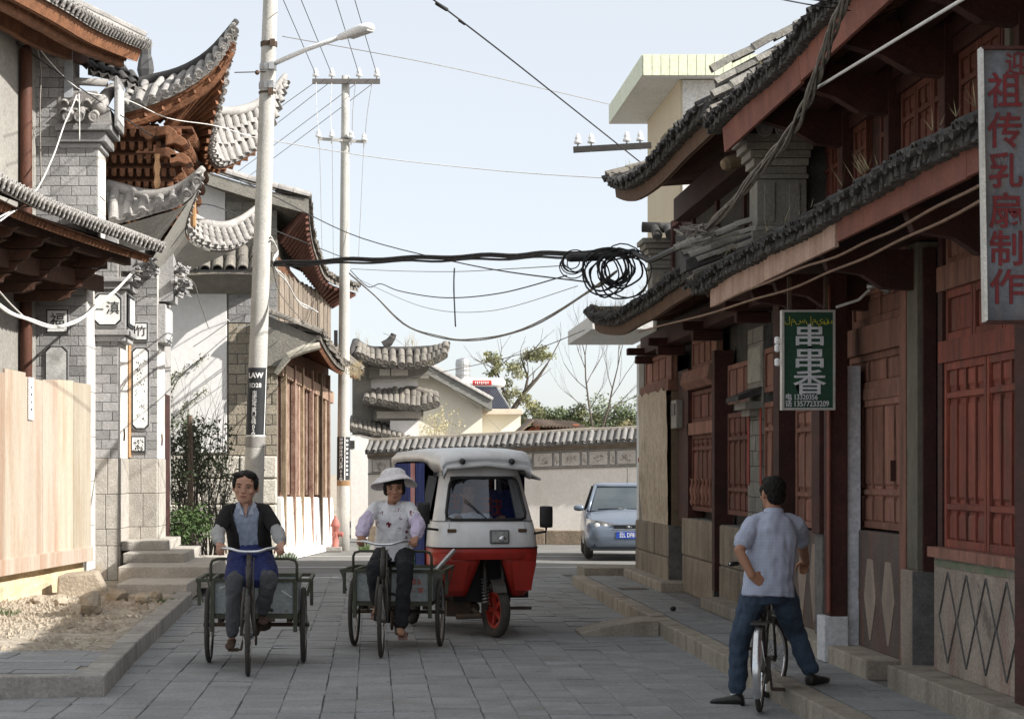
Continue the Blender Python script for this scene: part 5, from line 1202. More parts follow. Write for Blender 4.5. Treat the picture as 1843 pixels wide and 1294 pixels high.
# --- cream houses
ch = thing('cream_house', 'cream gabled house with dark verge behind the street wall', 'house', (3, 66, 0))
YH = 66
def HP(px, py): p = P(px, py, YH); return (p.x, p.z)
m = MB(); m.prism([HP(690,900), HP(868,900), HP(868,722), HP(768,664), HP(690,712)], lambda u, v, d: V(u, d, v), YH, YH+8); part('wall', m, cream, ch)
vb = mat('grey verge tile', (.24,.24,.22), (.18,.18,.165), 4, .85, .4, 25)
for (a, c) in (((768,660),(884,724)), ((768,660),(690,706))):
    p, q = HP(*a), HP(*c); m = MB(); m.hexa([(p[0],YH-.5,p[1]-.25),(q[0],YH-.5,q[1]-.25),(q[0],YH+8,q[1]-.25),(p[0],YH+8,p[1]-.25),(p[0],YH-.5,p[1]+.05),(q[0],YH-.5,q[1]+.05),(q[0],YH+8,q[1]+.05),(p[0],YH+8,p[1]+.05)]); part('roof_slope', m, vb, ch)
    for k in range(12):
        a_, c_ = V(lerp(p[0],q[0],k/12), YH-.45, lerp(p[1],q[1],k/12)+.05), V(lerp(p[0],q[0],(k+1)/12), YH-.45, lerp(p[1],q[1],(k+1)/12)+.05); y = c_-a_; z = V(0,1,0).cross(y.normalized()); z = z if z.z > 0 else -z
        link('verge_tile', tmesh('barrel_tile', tile_l), ch, frame(a_, V(0,.12,0), y*1.04, z*.1))
ca = thing('cream_annex', 'low flat roofed cream building right of the gabled house', 'house', (5, 68, 0))
m = MB(); p, q = P(850,900,68), P(937,740,68); m.box(p.x, q.x, 68, 75, 0, q.z); part('wall', m, cream, ca)
p, q = P(856,746,67.6), P(941,736,67.6); m = MB(); m.box(p.x, q.x, 67.6, 75.3, p.z, q.z); part('parapet', m, mat('pinkish parapet', (.62,.52,.42), (.56,.47,.38), 3), ca, bevel=.02)
# solar water heater
sh = thing('solar_heater', 'rooftop solar water heater with slanted dark tubes and white tank', 'solar heater', (4.5, 69, 3.4))
for k in range(22):
    t = k/21; a = P(lerp(846, 914, t), 736, 68.6); c = P(lerp(826, 890, t), 695, 69.8)
    m = MB(); m.tube([a, c], .03, 6); part('vacuum_tube', m, mat('solar tube', (.05,.055,.075), (.04,.045,.06), 5, .25, spec=.6), sh)
for (u, v_) in (((840,735),(826,694)), ((918,735),(892,694))):
    m = MB(); m.bar(P(*u, 68.65), P(*v_, 69.85), .04, .04); part('frame_rail', m, steel, sh)
m = MB(); a, c = P(836,689,69.8), P(901,689,69.8); m.cap_tube([a, c], .16, 14); tk = part('water_tank', m, mat('white tank enamel', (.80,.80,.80), (.76,.76,.76), 3, .35), sh, smooth=True)
m = MB(); L0, L1 = P(851,0,69.6).x, P(885,0,69.6).x
gl = [[V(x, 69.8-.166*math.cos(t), a.z+.166*math.sin(t)) for t in (-.5,-.25,0,.25,.5)] for x in (L0, L1)]; m.grid(gl); part('red_label', m, mat('red label', (.62,.05,.04), (.55,.05,.04), 4), tk)
m = MB()
for k in range(7): x = lerp(L0, L1, .12+.11*k); m.box(x, x+.03, 69.615, 69.62, a.z-.03-.02*(k % 2), a.z+.04)
part('label_marks', m, whitep, tk)
wt = P(833, 690, 70); m = MB(); r_ = 13*70/F_PX; m.lathe([(r_*1.03,-.0),(r_,.05),(r_*1.04,.12),(r_,.2),(r_*1.04,.28),(r_,.36),(r_*1.04,.44),(r_,.52),(r_*1.04,.6),(r_,.68),(r_*.9,.75),(.05,.8)], 18, wt)
m.box(wt.x-.2, wt.x+.2, 69.8, 70.2, 3.0, wt.z); single('water_tank', m, steel, 'ribbed silver water tank standing behind the roof verge', 'water tank', smooth=False)
# red brick shed
bs = thing('brick_shed', 'small red brick shed with rusty corrugated roof above the wall', 'shed', (5.5, 60, 0))
rbk = mat('red brick', (.46,.17,.09), (.38,.13,.07), 5, .9, .5, 30, rand=.12)
YS = 60
for (x0, x1) in ((962,972), (1031,1042)):
    p, q = P(x0,800,YS), P(x1,763,YS); brick_face(bs, (p.x, YS, 2.2), (1,0,0), q.x-p.x, 2.2, q.z, .16, .075, rbk, bmt=rbk)
m = MB(); m.prism([(P(926,790,YS).x, P(0,792,YS).z), (P(964,0,YS).x, P(0,764,YS).z), (P(964,0,YS).x, 0), (P(926,0,YS).x, 0)], lambda u, v, d: V(u, d, v), YS+.1, YS+3); part('side_wall', m, rbk, bs)
m = MB(); p, q = P(960,800,YS+1), P(1046,768,YS+1); m.box(p.x, q.x, YS+1, YS+3, 0, q.z); part('back_wall', m, mat('dark shed', (.11,.06,.045), (.08,.045,.035), 4), bs)
g = []
for i in range(61):
    t = i/60; x0 = P(lerp(958,1052,t),0,YS).x; x1 = P(lerp(948,1040,t),0,YS).x; w = .03*math.sin(t*60*1.6)
    g.append([V(x0, YS-.4, P(0,lerp(766,769,t),YS).z+w), V(x1+.1, YS+3, P(0,lerp(752,757,t),YS).z+.05+w)])
m = MB(); m.grid(g, .015); part('corrugated_roof', m, mat('rusty corrugated sheet', (.17,.12,.085), (.24,.19,.15), 4, .8), bs)
a, c = P(960,756,YS), P(918,793,YS); m = MB(); m.hexa([a+V(0,-.3,-.03), c+V(0,-.3,-.03), c+V(0,3,-.03), a+V(0,3,-.03), a+V(0,-.3,.03), c+V(0,-.3,.03), c+V(0,3,.03), a+V(0,3,.03)]); part('lean_roof', m, MATS['rusty corrugated sheet'], bs)
# --- trees
def tree(name, label, cat, base, segs, crowns, lm, n, size, depth=0, group='trees beyond the wall', tw=None):
    t = thing(name, label, cat, base, group=group); m = MB(); tips = []
    for pts, r0, r1 in segs:
        m.tube(pts, [lerp(r0, r1, i/(len(pts)-1)) for i in range(len(pts))], 7)
    for pts, r0, r1 in segs:
        for k in range(tw or 0):
            i = random.randrange(1, len(pts)); branch(m, pts[i], V(rnd(-1,1), rnd(-1,1), rnd(.1,1)).normalized(), rnd(.6,1.4), r1*.8, depth, .6, .1, tips)
    part('trunk', m, bark, t)
    if crowns:
        m = MB()
        for c, rx, rz, k in crowns:
            for q in range(5):
                cc = c + V(rnd(-.6,.6)*rx, rnd(-.6,.6)*rx, rnd(-.6,.6)*rz); leaves(m, cc, rx*.55, rx*.55, rz*.5, int(n*k/5), size, .1)
        part('crown', m, lm, t)
    return t
YE = 92
tree('eucalyptus_tree', 'tall sparse eucalyptus with pale olive leaf clumps beyond the solar heater', 'tree', (5.8, YE, 0),
     [([P(900,860,YE), P(918,745,YE), P(945,705,YE), P(968,680,YE), P(985,655,YE)], .16, .04), ([P(945,705,YE), P(950,680,YE), P(940,650,YE)], .07, .03), ([P(918,745,YE), P(905,700,YE), P(893,665,YE)], .08, .03)],
     [(P(893,655,YE), .42, .5, 1), (P(878,642,YE), .3, .25, .5), (P(885,672,YE), .3, .3, .5), (P(935,668,YE), .6, .5, 1.2), (P(960,645,YE), .5, .35, 1), (P(975,635,YE), .45, .3, .8), (P(920,700,YE), .55, .5, 1.2), (P(945,720,YE), .55, .4, .9), (P(905,720,YE), .4, .5, .8), (P(985,640,YE), .4, .3, .5)], lf_euc, 420, .13, 1, tw=5)
YT = 76
t = thing('bare_tree', 'tall bare leafless tree with forking limbs behind the wall', 'tree', (8, YT, 0), group='bare trees beyond the wall'); m = MB()
m.tube([P(1072,860,YT), P(1068,775,YT), P(1060,730,YT), P(1054,680,YT), P(1053,640,YT)], [.05,.045,.034,.026,.02], 7)
for p, d, L_ in ((P(1062,740,YT), V(-.8,0,.55), 1.1), (P(1056,700,YT), V(-.75,.1,.6), 1.2), (P(1054,665,YT), V(-.35,0,.9), 1.0), (P(1053,640,YT), V(.25,0,1), 1.1), (P(1053,640,YT), V(-.15,.2,1), 1.0), (P(1062,735,YT), V(.5,0,.8), .9), (P(1056,690,YT), V(.5,.1,.8), .9)): branch(m, p, d.normalized(), L_, .016, 4, .42, .2)
part('trunk', m, bark, t)
YT = 74
t = thing('bare_tree', 'spreading bare tree close to the shop house corner', 'tree', (8.2, YT, 0), group='bare trees beyond the wall'); m = MB()
m.tube([P(1078,860,YT), P(1084,772,YT), P(1095,735,YT), P(1102,700,YT), P(1112,660,YT)], [.05,.042,.034,.026,.018], 7)
for p, d, L_ in ((P(1090,745,YT), V(.75,0,.6), 1.5), (P(1100,715,YT), V(.5,.1,.8), 1.4), (P(1102,700,YT), V(-.3,0,1), 1.1), (P(1112,660,YT), V(.3,0,1), 1.2), (P(1112,660,YT), V(-.05,.1,1), 1.1), (P(1095,735,YT), V(.9,0,.25), 1.3)): branch(m, p, d.normalized(), L_, .016, 4, .42, .2)
part('trunk', m, bark, t)
YG = 118
for (x, y, rx, rz, lm, lab) in ((965,745,.9,.8,lf_ol,'rounded olive tree behind the shed roof'), (1000,752,.9,.6,lf_grn,'low green tree above the shed roof'), (1032,748,.7,.7,lf_dk,'small dark round tree behind the bare trees'), (1060,755,.8,.5,lf_ol,'brownish thin tree behind the bare trunks'),
                                (1105,740,1.4,1.1,lf_grn,'broad leafy green tree right of the bare trees'), (1140,735,1.1,1.2,lf_grn,'leafy green tree half hidden by the shop house'), (1120,765,.8,.4,lf_yel,'pale yellow green shrub below the leafy trees')):
    c = P(x, y, YG); tree('leafy_tree', lab, 'tree', (c.x, YG, 0), [([V(c.x,YG,0), V(c.x+.1,YG,c.z*.5), V(c.x,YG,c.z)], .15, .05)], [(c, rx, rz, 1.2), (c+V(rx*.4,0,-rz*.6), rx*.8, rz*.6, .8), (c+V(-rx*.5,0,-rz*.5), rx*.7, rz*.6, .8), (c+V(0,0,-rz*1.4), rx, rz*.7, .8)], lm, 650, .17)
for (x0, x1) in ((560, 760),):
    pass
# dry pale shrub above the street wall
c = P(790, 778, 58); t = thing('dry_shrub', 'pale yellow dry shrub in front of the cream gable', 'shrub', (c.x, 58, 0)); m = MB()
tips = []
for k in range(26): branch(m, V(c.x+rnd(-.5,.5), 58+rnd(-.3,.3), 1.6), V(rnd(-.4,.4), rnd(-.3,.3), 1).normalized(), rnd(.7,1.1), .014, 1, .45, .2, tips)
part('stems', m, mat('straw stem', (.45,.38,.24), (.36,.3,.19), 6), t); m = MB()
for q in tips: leaves(m, q, .16, .16, .16, 7, .07, .1)
part('foliage', m, lf_yel, t)
# weeds on the pavilion ridge
m = MB()
for (x, y) in ((645,612),(662,625),(735,622),(742,620),(748,622),(728,624)):
    for k in range(4): branch(m, P(x,y+8,57.2), V(rnd(-.3,.3), 0, 1).normalized(), rnd(.15,.3), .006, 1, .5, .2)
single('roof_weeds', m, MATS['straw stem'], 'thin dry weeds sprouting from the pavilion gate ridge', 'weeds')['kind'] = 'stuff'

# --- shrubs beside the gable
def bush(name, label, px0, px1, pyt, pyb, Y, n, lm, size, stems=20):
    a, b_ = P(px0, pyb, Y), P(px1, pyt, Y); t = thing(name, label, 'shrub', ((a.x+b_.x)/2, Y, 0), group='shrubs beside the white gable'); m = MB(); tips = []
    for k in range(stems):
        p = V(rnd(a.x, b_.x), Y+rnd(-.5,.5), .02); h = (b_.z-.1)*rnd(.45,.8)
        branch(m, p, V(rnd(-.25,.25), rnd(-.2,.2), 1).normalized(), h, .018, 2, .5, .15, tips)
    part('stems', m, bark, t); m = MB()
    for q in tips:
        if q.z < b_.z + .15: leaves(m, q, .17, .17, .17, max(2, n//len(tips)), size, .05)
    part('foliage', m, lm, t)
bush('leafy_shrub', 'tall twiggy dark shrub behind the wooden post', 304, 380, 770, 1020, 37.5, 5200, lf_dk, .075, 26)
bush('leafy_shrub', 'low dense green shrub at the foot of the gate tower', 308, 372, 935, 1028, 36.2, 2600, mat('fresh shrub leaf', (.10,.155,.055), (.06,.10,.035), 1.5, .65, spec=.25), .075, 16)
bush('leafy_shrub', 'sparse twiggy shrub in front of the white gable stones', 362, 412, 850, 1005, 39.0, 1500, lf_dk, .06, 16)
c = P(343, 900, 36.9); m = MB(); m.tube([V(c.x+.02,36.9,0), V(c.x,36.9,1.5), V(c.x-.01,36.9,2.62)], [.055,.05,.045], 7); single('wooden_post', m, mat('old post wood', (.17,.13,.10), (.11,.085,.065), 6, .95, .5, 20), 'old wooden post standing among the shrubs', 'post')
m = MB(); lm_ = MB()
for pts in (((302,770),(303,715),(322,680),(345,658),(372,640)), ((304,760),(322,745),(345,722),(372,700)), ((303,720),(306,690),(318,668))):
    q = [P(a, b_, 42.92) for a, b_ in pts]; m.tube(q, .01, 5)
    for i in range(60):
        w = poly(q, rnd(0,1)); leaves(lm_, w+V(rnd(-.05,.05),-.02,rnd(-.05,.05)), .05, .03, .06, 2, .055, .1)
vine = single('climbing_vine', m, bark, 'thin green vine climbing the white gable wall', 'vine'); part('foliage', lm_, lf_ol, vine)
gm = MB()
for (px, py, Y, n, h) in ((655,978,47.2,50,.25), (522,1000,42.5,40,.2), (505,1002,42.4,30,.15), (300,1090,26.5,40,.06), (12,1075,24,40,.1)):
    c = P(px, py, Y); c.z = max(0, c.z)
    for k in range(n):
        p = c + V(rnd(-.12,.12), rnd(-.1,.1), 0); p.z = .0 if Y > 30 else .13; gm.add([p+V(-.008,0,0), p+V(.008,0,0), p+V(rnd(-.1,.1), rnd(-.05,.05), h*rnd(.5,1.2))], [(0,1,2)])
tag(part('weed_tufts', gm, MATS['fresh shrub leaf'], None), 'small green weeds at wall feet and pole base', 'weeds', kind='stuff')
# ================================================================ POLES, LAMP, HYDRANT, WIRES, SIGNS
def wrap(parent, name, mt, c, r, z0, z1, a0, a1, n=14):
    m = MB(); g0 = [[V(c[0]+c[2]*(z-c[3])+math.cos(t)*(r+.004), c[1]+math.sin(t)*(r+.004), z) for z in (z0, z1)] for t in [a0+(a1-a0)*i/n for i in range(n+1)]]
    m.grid(g0); return part(name, m, mt, parent, smooth=True)
def conc_pole(label, xb, Y, xt, zt, H_, rb, rt):
    t = thing('utility_pole', label, 'pole', (xb, Y, 0), group='concrete utility poles'); m = MB(); n = 12
    sl_ = (xt-xb)/zt
    m.tube([V(xb+sl_*H_*i/n, Y, -.1 if i == 0 else H_*i/n) for i in range(n+1)], [lerp(rb, rt, i/n) for i in range(n+1)], 20); part('shaft', m, concrete, t, smooth=True)
    return t, sl_
p1, sl1 = conc_pole('near leaning concrete street lamp pole with black number band', -1.715, 31.2, -1.43, 8.3, 11.5, .148, .085)
def pr1(z): return lerp(.148, .085, z/11.5)
def px1(z): return -1.715 + sl1*z
c1 = (-1.715, 31.2, sl1, 0)
bd = wrap(p1, 'number_band', blackp, c1, pr1(2.7), 2.20, 3.14, math.pi*.75, math.pi*2.2, 24)
for t0 in (1.83,): wrap(bd, 'white_line', whitep, c1, pr1(2.7)+.003, 2.20, 3.13, math.pi*t0, math.pi*(t0+.045), 3)
wrap(bd, 'white_line', whitep, c1, pr1(2.7)+.003, 2.18, 2.2, math.pi*.75, math.pi*2.2, 24)
wrap(p1, 'grey_band', mat('grey band paint', (.22,.21,.2), (.3,.29,.27), 8), c1, pr1(2.1), 2.03, 2.17, math.pi*.75, math.pi*2.2, 24)
def bend_text(s, size, parent, c, r, z, ang, sx=1.0, bold=0.0):
    me = text_mesh(s, size, .0005, whitep, 'lettering', sx=sx, bold=bold)
    for v in me.vertices:
        x, y, d = v.co; a = ang + x/r; v.co = V(c[0]+c[2]*z+math.cos(a)*(r+.007+d), c[1]+math.sin(a)*(r+.007+d), z+y)
    return link('lettering', me, parent)
r_ = pr1(2.7); af = math.pi*1.44
bend_text('LAW', .10, bd, c1, r_, 3.03, af, 1.0, .004); bend_text('1D28', .085, bd, c1, r_, 2.89, af, .95, .002)
for k, ch in enumerate('市坪街外家门支线'): bend_text(ch, .066, bd, c1, r_, 2.785-.058*k, af, 1.0, .001)
for k, ch in enumerate('02号'): bend_text(ch, .09, bd, c1, r_, 2.63-.29-.068*k+.0, af, 1.0, .002) if False else None
for k, ch in enumerate('02号'): bend_text(ch, .075, bd, c1, r_, 2.785-.058*8-.01-.06*k, af, 1.0, .002)
for z, h, mt in ((7.68,.07,rust), (7.36,.09,steel), (7.10,.09,steel), (7.0,.03,rust)):
    m = MB(); m.lathe([(pr1(z)+.012,-h/2),(pr1(z)+.014,0),(pr1(z)+.012,h/2)], 16, V(px1(z), 31.2, z), cap=False); m.box(px1(z)+.02, px1(z)+.09, 31.2-pr1(z)-.05, 31.2-pr1(z), z-.05, z+.05); part('clamp', m, mt, p1)
# street lamp
lampw = mat('lamp white enamel', (.82,.82,.82), (.78,.78,.78), 4, .4)
a = V(px1(7.4)+.06, 31.2, 7.40); q = P(612, 68, 30.4)
m = MB(); m.tube([a, lerp(a, q, .5)+V(0,0,.02), q], [.035,.033,.03], 10); arm = part('lamp_arm', m, lampw, p1, smooth=True)
e = P(681, 44, 29.9); d = (e-q).normalized(); sd = d.cross(V(0,0,1)).normalized(); u = sd.cross(d)
m = MB(); rg = []
for t, w, hu, hd in ((-.04,.02,.02,.02), (0,.06,.045,.04), (.12,.075,.06,.05), (.3,.10,.075,.055), (.45,.12,.075,.055), (.57,.10,.06,.05), (.62,.03,.03,.02)):
    c = q + d*t; rg.append([c + sd*w*math.cos(x) + u*(hu if math.sin(x) > 0 else hd)*math.sin(x) for x in [2*math.pi*k/14 for k in range(14)]])
m.rings(rg); lh_ = part('lamp_head', m, lampw, p1, smooth=True)
m = MB(); m.obox(q + d*.38 - u*.052, d*.2, sd*.07, u*.012); part('lens', m, mat('lamp lens', (.45,.45,.44), (.4,.4,.4), 4, .3), lh_, bevel=.01)
m = MB(); bc = P(463, 131, 31.1); m.ell(bc, .035, .035, .035, 10, 7); m.tube([bc+V(-.32,0,0), bc+V(.12,0,.01)], .008, 6); part('ball_fitting', m, rust, p1)
# far pole
p2, sl2 = conc_pole('far concrete utility pole with two crossarms and white insulators', -.63, 47.6, -.57, 10.1, 10.15, .145, .085)
c2 = (-.63, 47.6, sl2, 0); r2 = .135
bd = wrap(p2, 'number_band', blackp, c2, r2, 1.5, 2.42, math.pi*.75, math.pi*2.25, 24)
wrap(bd, 'white_line', whitep, c2, r2+.003, 1.5, 2.42, math.pi*1.55, math.pi*1.60, 3); wrap(p2, 'rust_band', mat('rust band', (.32,.2,.1), (.25,.15,.08), 6), c2, r2, 1.38, 1.49, math.pi*.75, math.pi*2.25, 24)
for k, ch in enumerate('市坪街外家门支线03号'): bend_text(ch, .08, bd, c2, r2, 2.36-.085*k, math.pi*1.38, 1, .002)
for k in range(9): bend_text('■', .06, bd, c2, r2, 2.34-.09*k, math.pi*1.7)
def insulator(parent, c, k=1.0):
    m = MB(); m.lathe([(.012*k,-.12*k),(.012*k,0),(.05*k,.0),(.055*k,.03*k),(.03*k,.05*k),(.045*k,.07*k),(.03*k,.1*k),(.02*k,.13*k)], 10, c); part('insulator', m, lampw, parent, smooth=True)
za = EYE+(VY-147)*47.6/F_PX
m = MB(); a, c = P(562,147,47.45), P(684,147,47.45); m.bar(a, c, .09, .1); part('crossarm', m, mat('grey crossarm', (.13,.12,.115), (.1,.09,.085), 6, .6), p2)
INS = [P(x, 138, 47.45) for x in (568, 597, 646, 678)]
for c in INS: insulator(p2, c, 1.3)
zb = EYE+(VY-253)*47.6/F_PX
m = MB(); m.bar(P(572,250,47.5), P(660,256,47.5), .05, .06); part('crossarm', m, concrete, p2)
for x, y in ((573,247), (597,247), (632,249), (655,253)): insulator(p2, P(x, y, 47.45), 1.2)
m = MB(); m.lathe([(.12,-.04),(.12,.04)], 14, V(-.585, 47.6, zb), cap=False); part('clamp', m, rust, p2)
m = MB(); m.box(-.82, -.74, 47.5, 47.6, 4.35, 4.7); part('junction_box', m, blackpl, p2)
# hydrant
hy = thing('fire_hydrant', 'faded red fire hydrant at the foot of the far pole', 'hydrant', (-.78, 47.0, 0)); hx, hyy = -.78, 47.0
hm = mat('faded hydrant red', (.42,.16,.13), (.34,.13,.11), 8, .7)
m = MB(); m.lathe([(.10,0),(.10,.05),(.07,.06),(.075,.5),(.10,.52),(.10,.56),(.085,.6),(.06,.67),(.025,.70),(.025,.75)], 14, V(hx,hyy,0)); part('barrel', m, hm, hy, smooth=True)
for d in (V(.16,-.03,0), V(-.03,-.15,0)):
    m = MB(); m.tube([V(hx,hyy,.36), V(hx,hyy,.36)+d], [.05,.055], 10); part('outlet', m, hm, hy)
m = MB(); m.box(hx-.22, hx+.14, hyy-.25, hyy+.2, 0, .09); part('footing', m, kerbm, hy, bevel=.01)
# ---------------------------------------------------------------- wires
def wire(pts, r, mt, label, n=30, wob=0.0, cat='wire', group='overhead wires', strands=1, name='overhead_wire'):
    q = [P(*p) for p in pts]; m = MB()
    for s in range(strands):
        ph = rnd(0, 6.28); k = (s-(strands-1)/2)
        m.tube([poly(q, i/n) + V(0, wob*math.sin(i*1.3+ph), wob*math.sin(i*.9+ph*2) + k*r*1.8) for i in range(n+1)], r, 5)
    return single(name, m, mt, label, cat, smooth=True, group=group)
for c, (ex, ey), lab in zip(((568,134),(597,134),(646,134),(678,134)), ((446,-150),(490,-130),(565,-130),(604,-120)), ('leftmost', 'second from left', 'third from left', 'rightmost')):
    wire([(*c, 47.45), ((c[0]+ex)/2, (c[1]+ey)/2+2, 38), (ex, ey, 28)], .0075, wirem, lab + ' of four power lines rising from the top crossarm', group='power lines on the top crossarm')
for c, (ex, ey), lab in zip(((565,150),(592,150),(642,150),(672,150)), ((250,370),(300,372),(330,380),(345,392)), ('uppermost', 'second highest', 'third highest', 'lowest')):
    wire([(*c, 47.5), ((c[0]+ex)/2, (c[1]+ey)/2+2, 56), (ex, ey, 66)], .008, wireg, lab + ' of four lines slanting down left behind the lamp pole', group='lines slanting left from the crossarm')
for x0, x1, lab in ((569,575,'leftmost'), (597,597,'second'), (640,634,'third'), (670,657,'rightmost')):
    wire([(x0,150,47.4), ((x0+x1)/2-2,200,47.4), (x1,248,47.4)], .006, wirew if x0 < 600 else wireg, lab + ' jumper wire between the two crossarms', 12, .01, group='jumper wires on the far pole')
for x0, x1, lab in ((575,580,'left'), (598,600,'middle'), (655,645,'right')):
    wire([(x0,255,47.4), ((x0+x1)/2,360,47.4), (x1,470,47.3)], .005, wireg, lab + ' thin service wire dropping beside the far pole', 12, .012, group='service drops on the far pole')
wire([(508,66,31.1), (800,120,31.5), (1096,188,37.4)], .006, wireg, 'thin pale wire from lamp pole to yellow building')
wire([(772,-6,24), (900,92,27), (1030,195,30), (1152,292,33)], .010, wirem, 'dark cable descending from above to the roof bracket')
m = MB(); a, c = P(786,7,24.4), P(804,18,24.8); m.cap_tube([a, c], .022, 8); c3 = P(831,41,25.5); m.cap_tube([c3-V(.03,0,-.02), c3+V(.03,0,-.02)], .014, 6); single('strain_insulator', m, wirem, 'dark strain insulator near the top of the descending cable', 'insulator')
wire([(-10,45,29.9), (60,100,30.2), (190,190,30.9), (330,278,33), (470,342,38), (640,425,42), (850,478,33), (1060,508,26)], .010, wirem, 'long dark cable crossing from the left house to the coil', 40)
wire([(348,370,33.5), (386,371,33.8), (470,405,38), (545,435,43), (618,464,47.5)], .009, wirem, 'dark cable from the gate roof to the far pole')
wire([(492,476,31.3), (620,470,30.5), (760,466,29), (900,462,27.5), (1020,458,26), (1150,455,25)], .016, wirem, 'thick black bundle of cables spanning the street', 40, .012, strands=3)
wire([(340,486,42), (420,488,36), (492,478,31.3)], .014, wirem, 'black cable bundle running from gable to lamp pole', 12)
wire([(628,492,47), (672,530,44), (730,585,38), (800,608,34), (860,611,32), (950,590,29), (1055,528,26), (1110,488,25)], .010, wireg, 'deepest sagging double cable over the street', 40, .004, strands=2)
wire([(630,486,47), (662,516,44), (685,511,42), (720,524,39), (800,536,35), (900,528,31), (1020,496,26)], .009, wirem, 'kinked cable sagging below the thick bundle', 40)
wire([(632,484,47), (720,488,42), (820,489,36), (920,484,30), (1020,478,26)], .006, wireg, 'thin grey wire just below the thick bundle', 30)
wire([(640,500,47), (760,552,40), (880,560,34), (1040,515,26)], .005, wireg, 'fine wire sagging in the middle of the street span', 30)
wire([(818,483,31), (817,520,31), (820,588,31)], .011, wirem, 'frayed cable end dangling from the span', 14, .012)
wire([(1052,594,33.5), (960,630,38), (860,656,44), (700,688,54)], .008, wireg, 'thin cable from canopy slab down to the pavilion gate')
wire([(690,600,57), (712,610,57), (760,650,60), (800,688,64), (860,735,66), (905,780,66)], .006, wireg, 'thin cable slanting across the cream gable')
wire([(64,80,30.2), (140,160,30.6), (222,178,31.5), (300,212,32), (392,228,33), (480,252,34), (690,285,33), (900,308,32), (1180,326,29)], .007, wirew, 'thin white wire strung from left house to far eave', 40, .004)
wire([(66,82,30.2), (74,128,30.3), (72,200,30.3), (74,340,30.4)], .010, wireg, 'grey rope hanging in front of the brick wing wall', 16, .004)
wire([(138,172,30.6), (116,225,30.3), (92,290,29.5), (60,350,27), (0,392,24), (-20,402,23.5)], .011, wirew, 'white cable drooping across the left eave', 24, .006)
wire([(142,170,30.6), (143,210,30.6), (143,255,30.6)], .009, wirew, 'short rope end hanging from the corbel tiles', 8, .004)
wire([(60,370,26.5), (30,378,25), (0,398,24)], .010, wirew, 'short white cable along the left eave edge', 8)
wire([(-5,548,24), (40,572,25), (105,588,26.5), (150,570,28), (205,525,30), (242,488,31.5)], .013, wirew, 'white twisted cable looping below the left eave', 30, .008, strands=2)
wire([(-5,520,24), (20,548,24.8), (45,572,25.3)], .009, wirew, 'short white cable crossing the looping pair', 8)
wire([(242,488,31.5), (300,494,33), (345,505,33.6), (360,545,38), (375,590,42)], .008, wireg, 'thin wire from carved spray to gable wall', 20)
wire([(408,575,42.7), (430,590,42.5), (460,580,31.1)], .010, wirew, 'white wire curl beside the lamp pole', 12, .004)
wire([(488,430,31.1), (500,452,34), (492,475,31.2), (512,502,36), (540,545,42), (572,562,42.4)], .012, wirew, 'tangled white cable below the red soffit', 24, .02, strands=2)
wire([(490,478,31.2), (505,530,38), (545,578,42.4)], .008, wireg, 'thin drop wire from lamp pole to shop eave', 14)
wire([(1290,548,19), (1400,500,16.8), (1520,455,14.8), (1640,398,13), (1790,318,11)], .010, mat('brown rope', (.24,.15,.10), (.17,.11,.075), 9), 'upper brown rope strung beneath the shop eave', 30, .006, group='ropes under the shop eave')
wire([(1150,598,25), (1290,560,19), (1420,520,16.8), (1530,475,14.8), (1650,420,13), (1790,350,11)], .010, MATS['brown rope'], 'lower brown rope strung beneath the shop eave', 30, .006, group='ropes under the shop eave')
wire([(1452,170,15.5), (1600,80,13.2), (1745,-8,11.4)], .011, wirew, 'straight pale pipe under the upper shop eave', 10)
for y, lab in ((-6, 'lower'), (-16, 'upper')):
    wire([(1380,y,14), (1450,y+14,14.3), (1530,y+26,14.6)], .005, wirem, lab + ' of two thin wires reaching the upper roof', 6, group='thin wires over the roof')
# twisted bundle along the right roofs
q = [P(*p) for p in ((1535,-30,13.3), (1505,40,13.9), (1480,110,14.6), (1452,185,15.3), (1415,250,16.4), (1360,315,18), (1300,385,19.6), (1255,425,20.6), (1222,445,21.4))]
m = MB()
for s in range(7):
    ph = s*.9; m.tube([poly(q, i/60) + V(.024*math.cos(i*(.2+.05*s)+ph), .016*math.sin(i*.3+ph), .024*math.sin(i*(.22+.04*s)+ph)) for i in range(61)], .006+.0012*s, 5)
single('cable_bundle', m, mat('dusty cable', (.20,.18,.155), (.13,.118,.10), 14, .8), 'thick twisted bundle of dusty cables draped down the right roofs', 'cables')
m = MB()
for s in range(22):
    c = P(rnd(1225,1290), rnd(400,445), rnd(20,20.9)); m.tube([c + V(rnd(-.1,.1), rnd(-.1,.1), rnd(-.04,.04)) for _ in range(5)], .009, 4)
single('cable_tangle', m, wireg, 'tangle of old grey cables lying on the lower roof verge', 'cables', kind='stuff')
m = MB()
for k in range(15):
    c = P(rnd(1078,1128), rnd(478,505), 25+rnd(-.15,.15)); r = rnd(.14, .30)*(1 if c.x > 2.6 else .8); tl = rnd(-.5,.5); ex = rnd(.7,1.1); ph = rnd(0, 6)
    m.tube([c + V(math.cos(t)*r*ex, math.sin(t)*r*math.sin(tl)*.6, math.sin(t)*r + .02*math.sin(3*t+ph)) for t in [2*math.pi*i/22 for i in range(23)]], rnd(.007,.012), 5, cap=False)
for k in range(6):
    c = P(1035+rnd(-8,8), 475+rnd(-6,6), 25.2); r = rnd(.08,.16)
    m.tube([c + V(math.cos(t)*r, .03*math.sin(t), math.sin(t)*r*.9) for t in [2*math.pi*i/18 for i in range(19)]], .007, 5, cap=False)
coil = single('cable_coil', m, wirem, 'messy hanging coil of black cables at the shop house corner', 'cables')
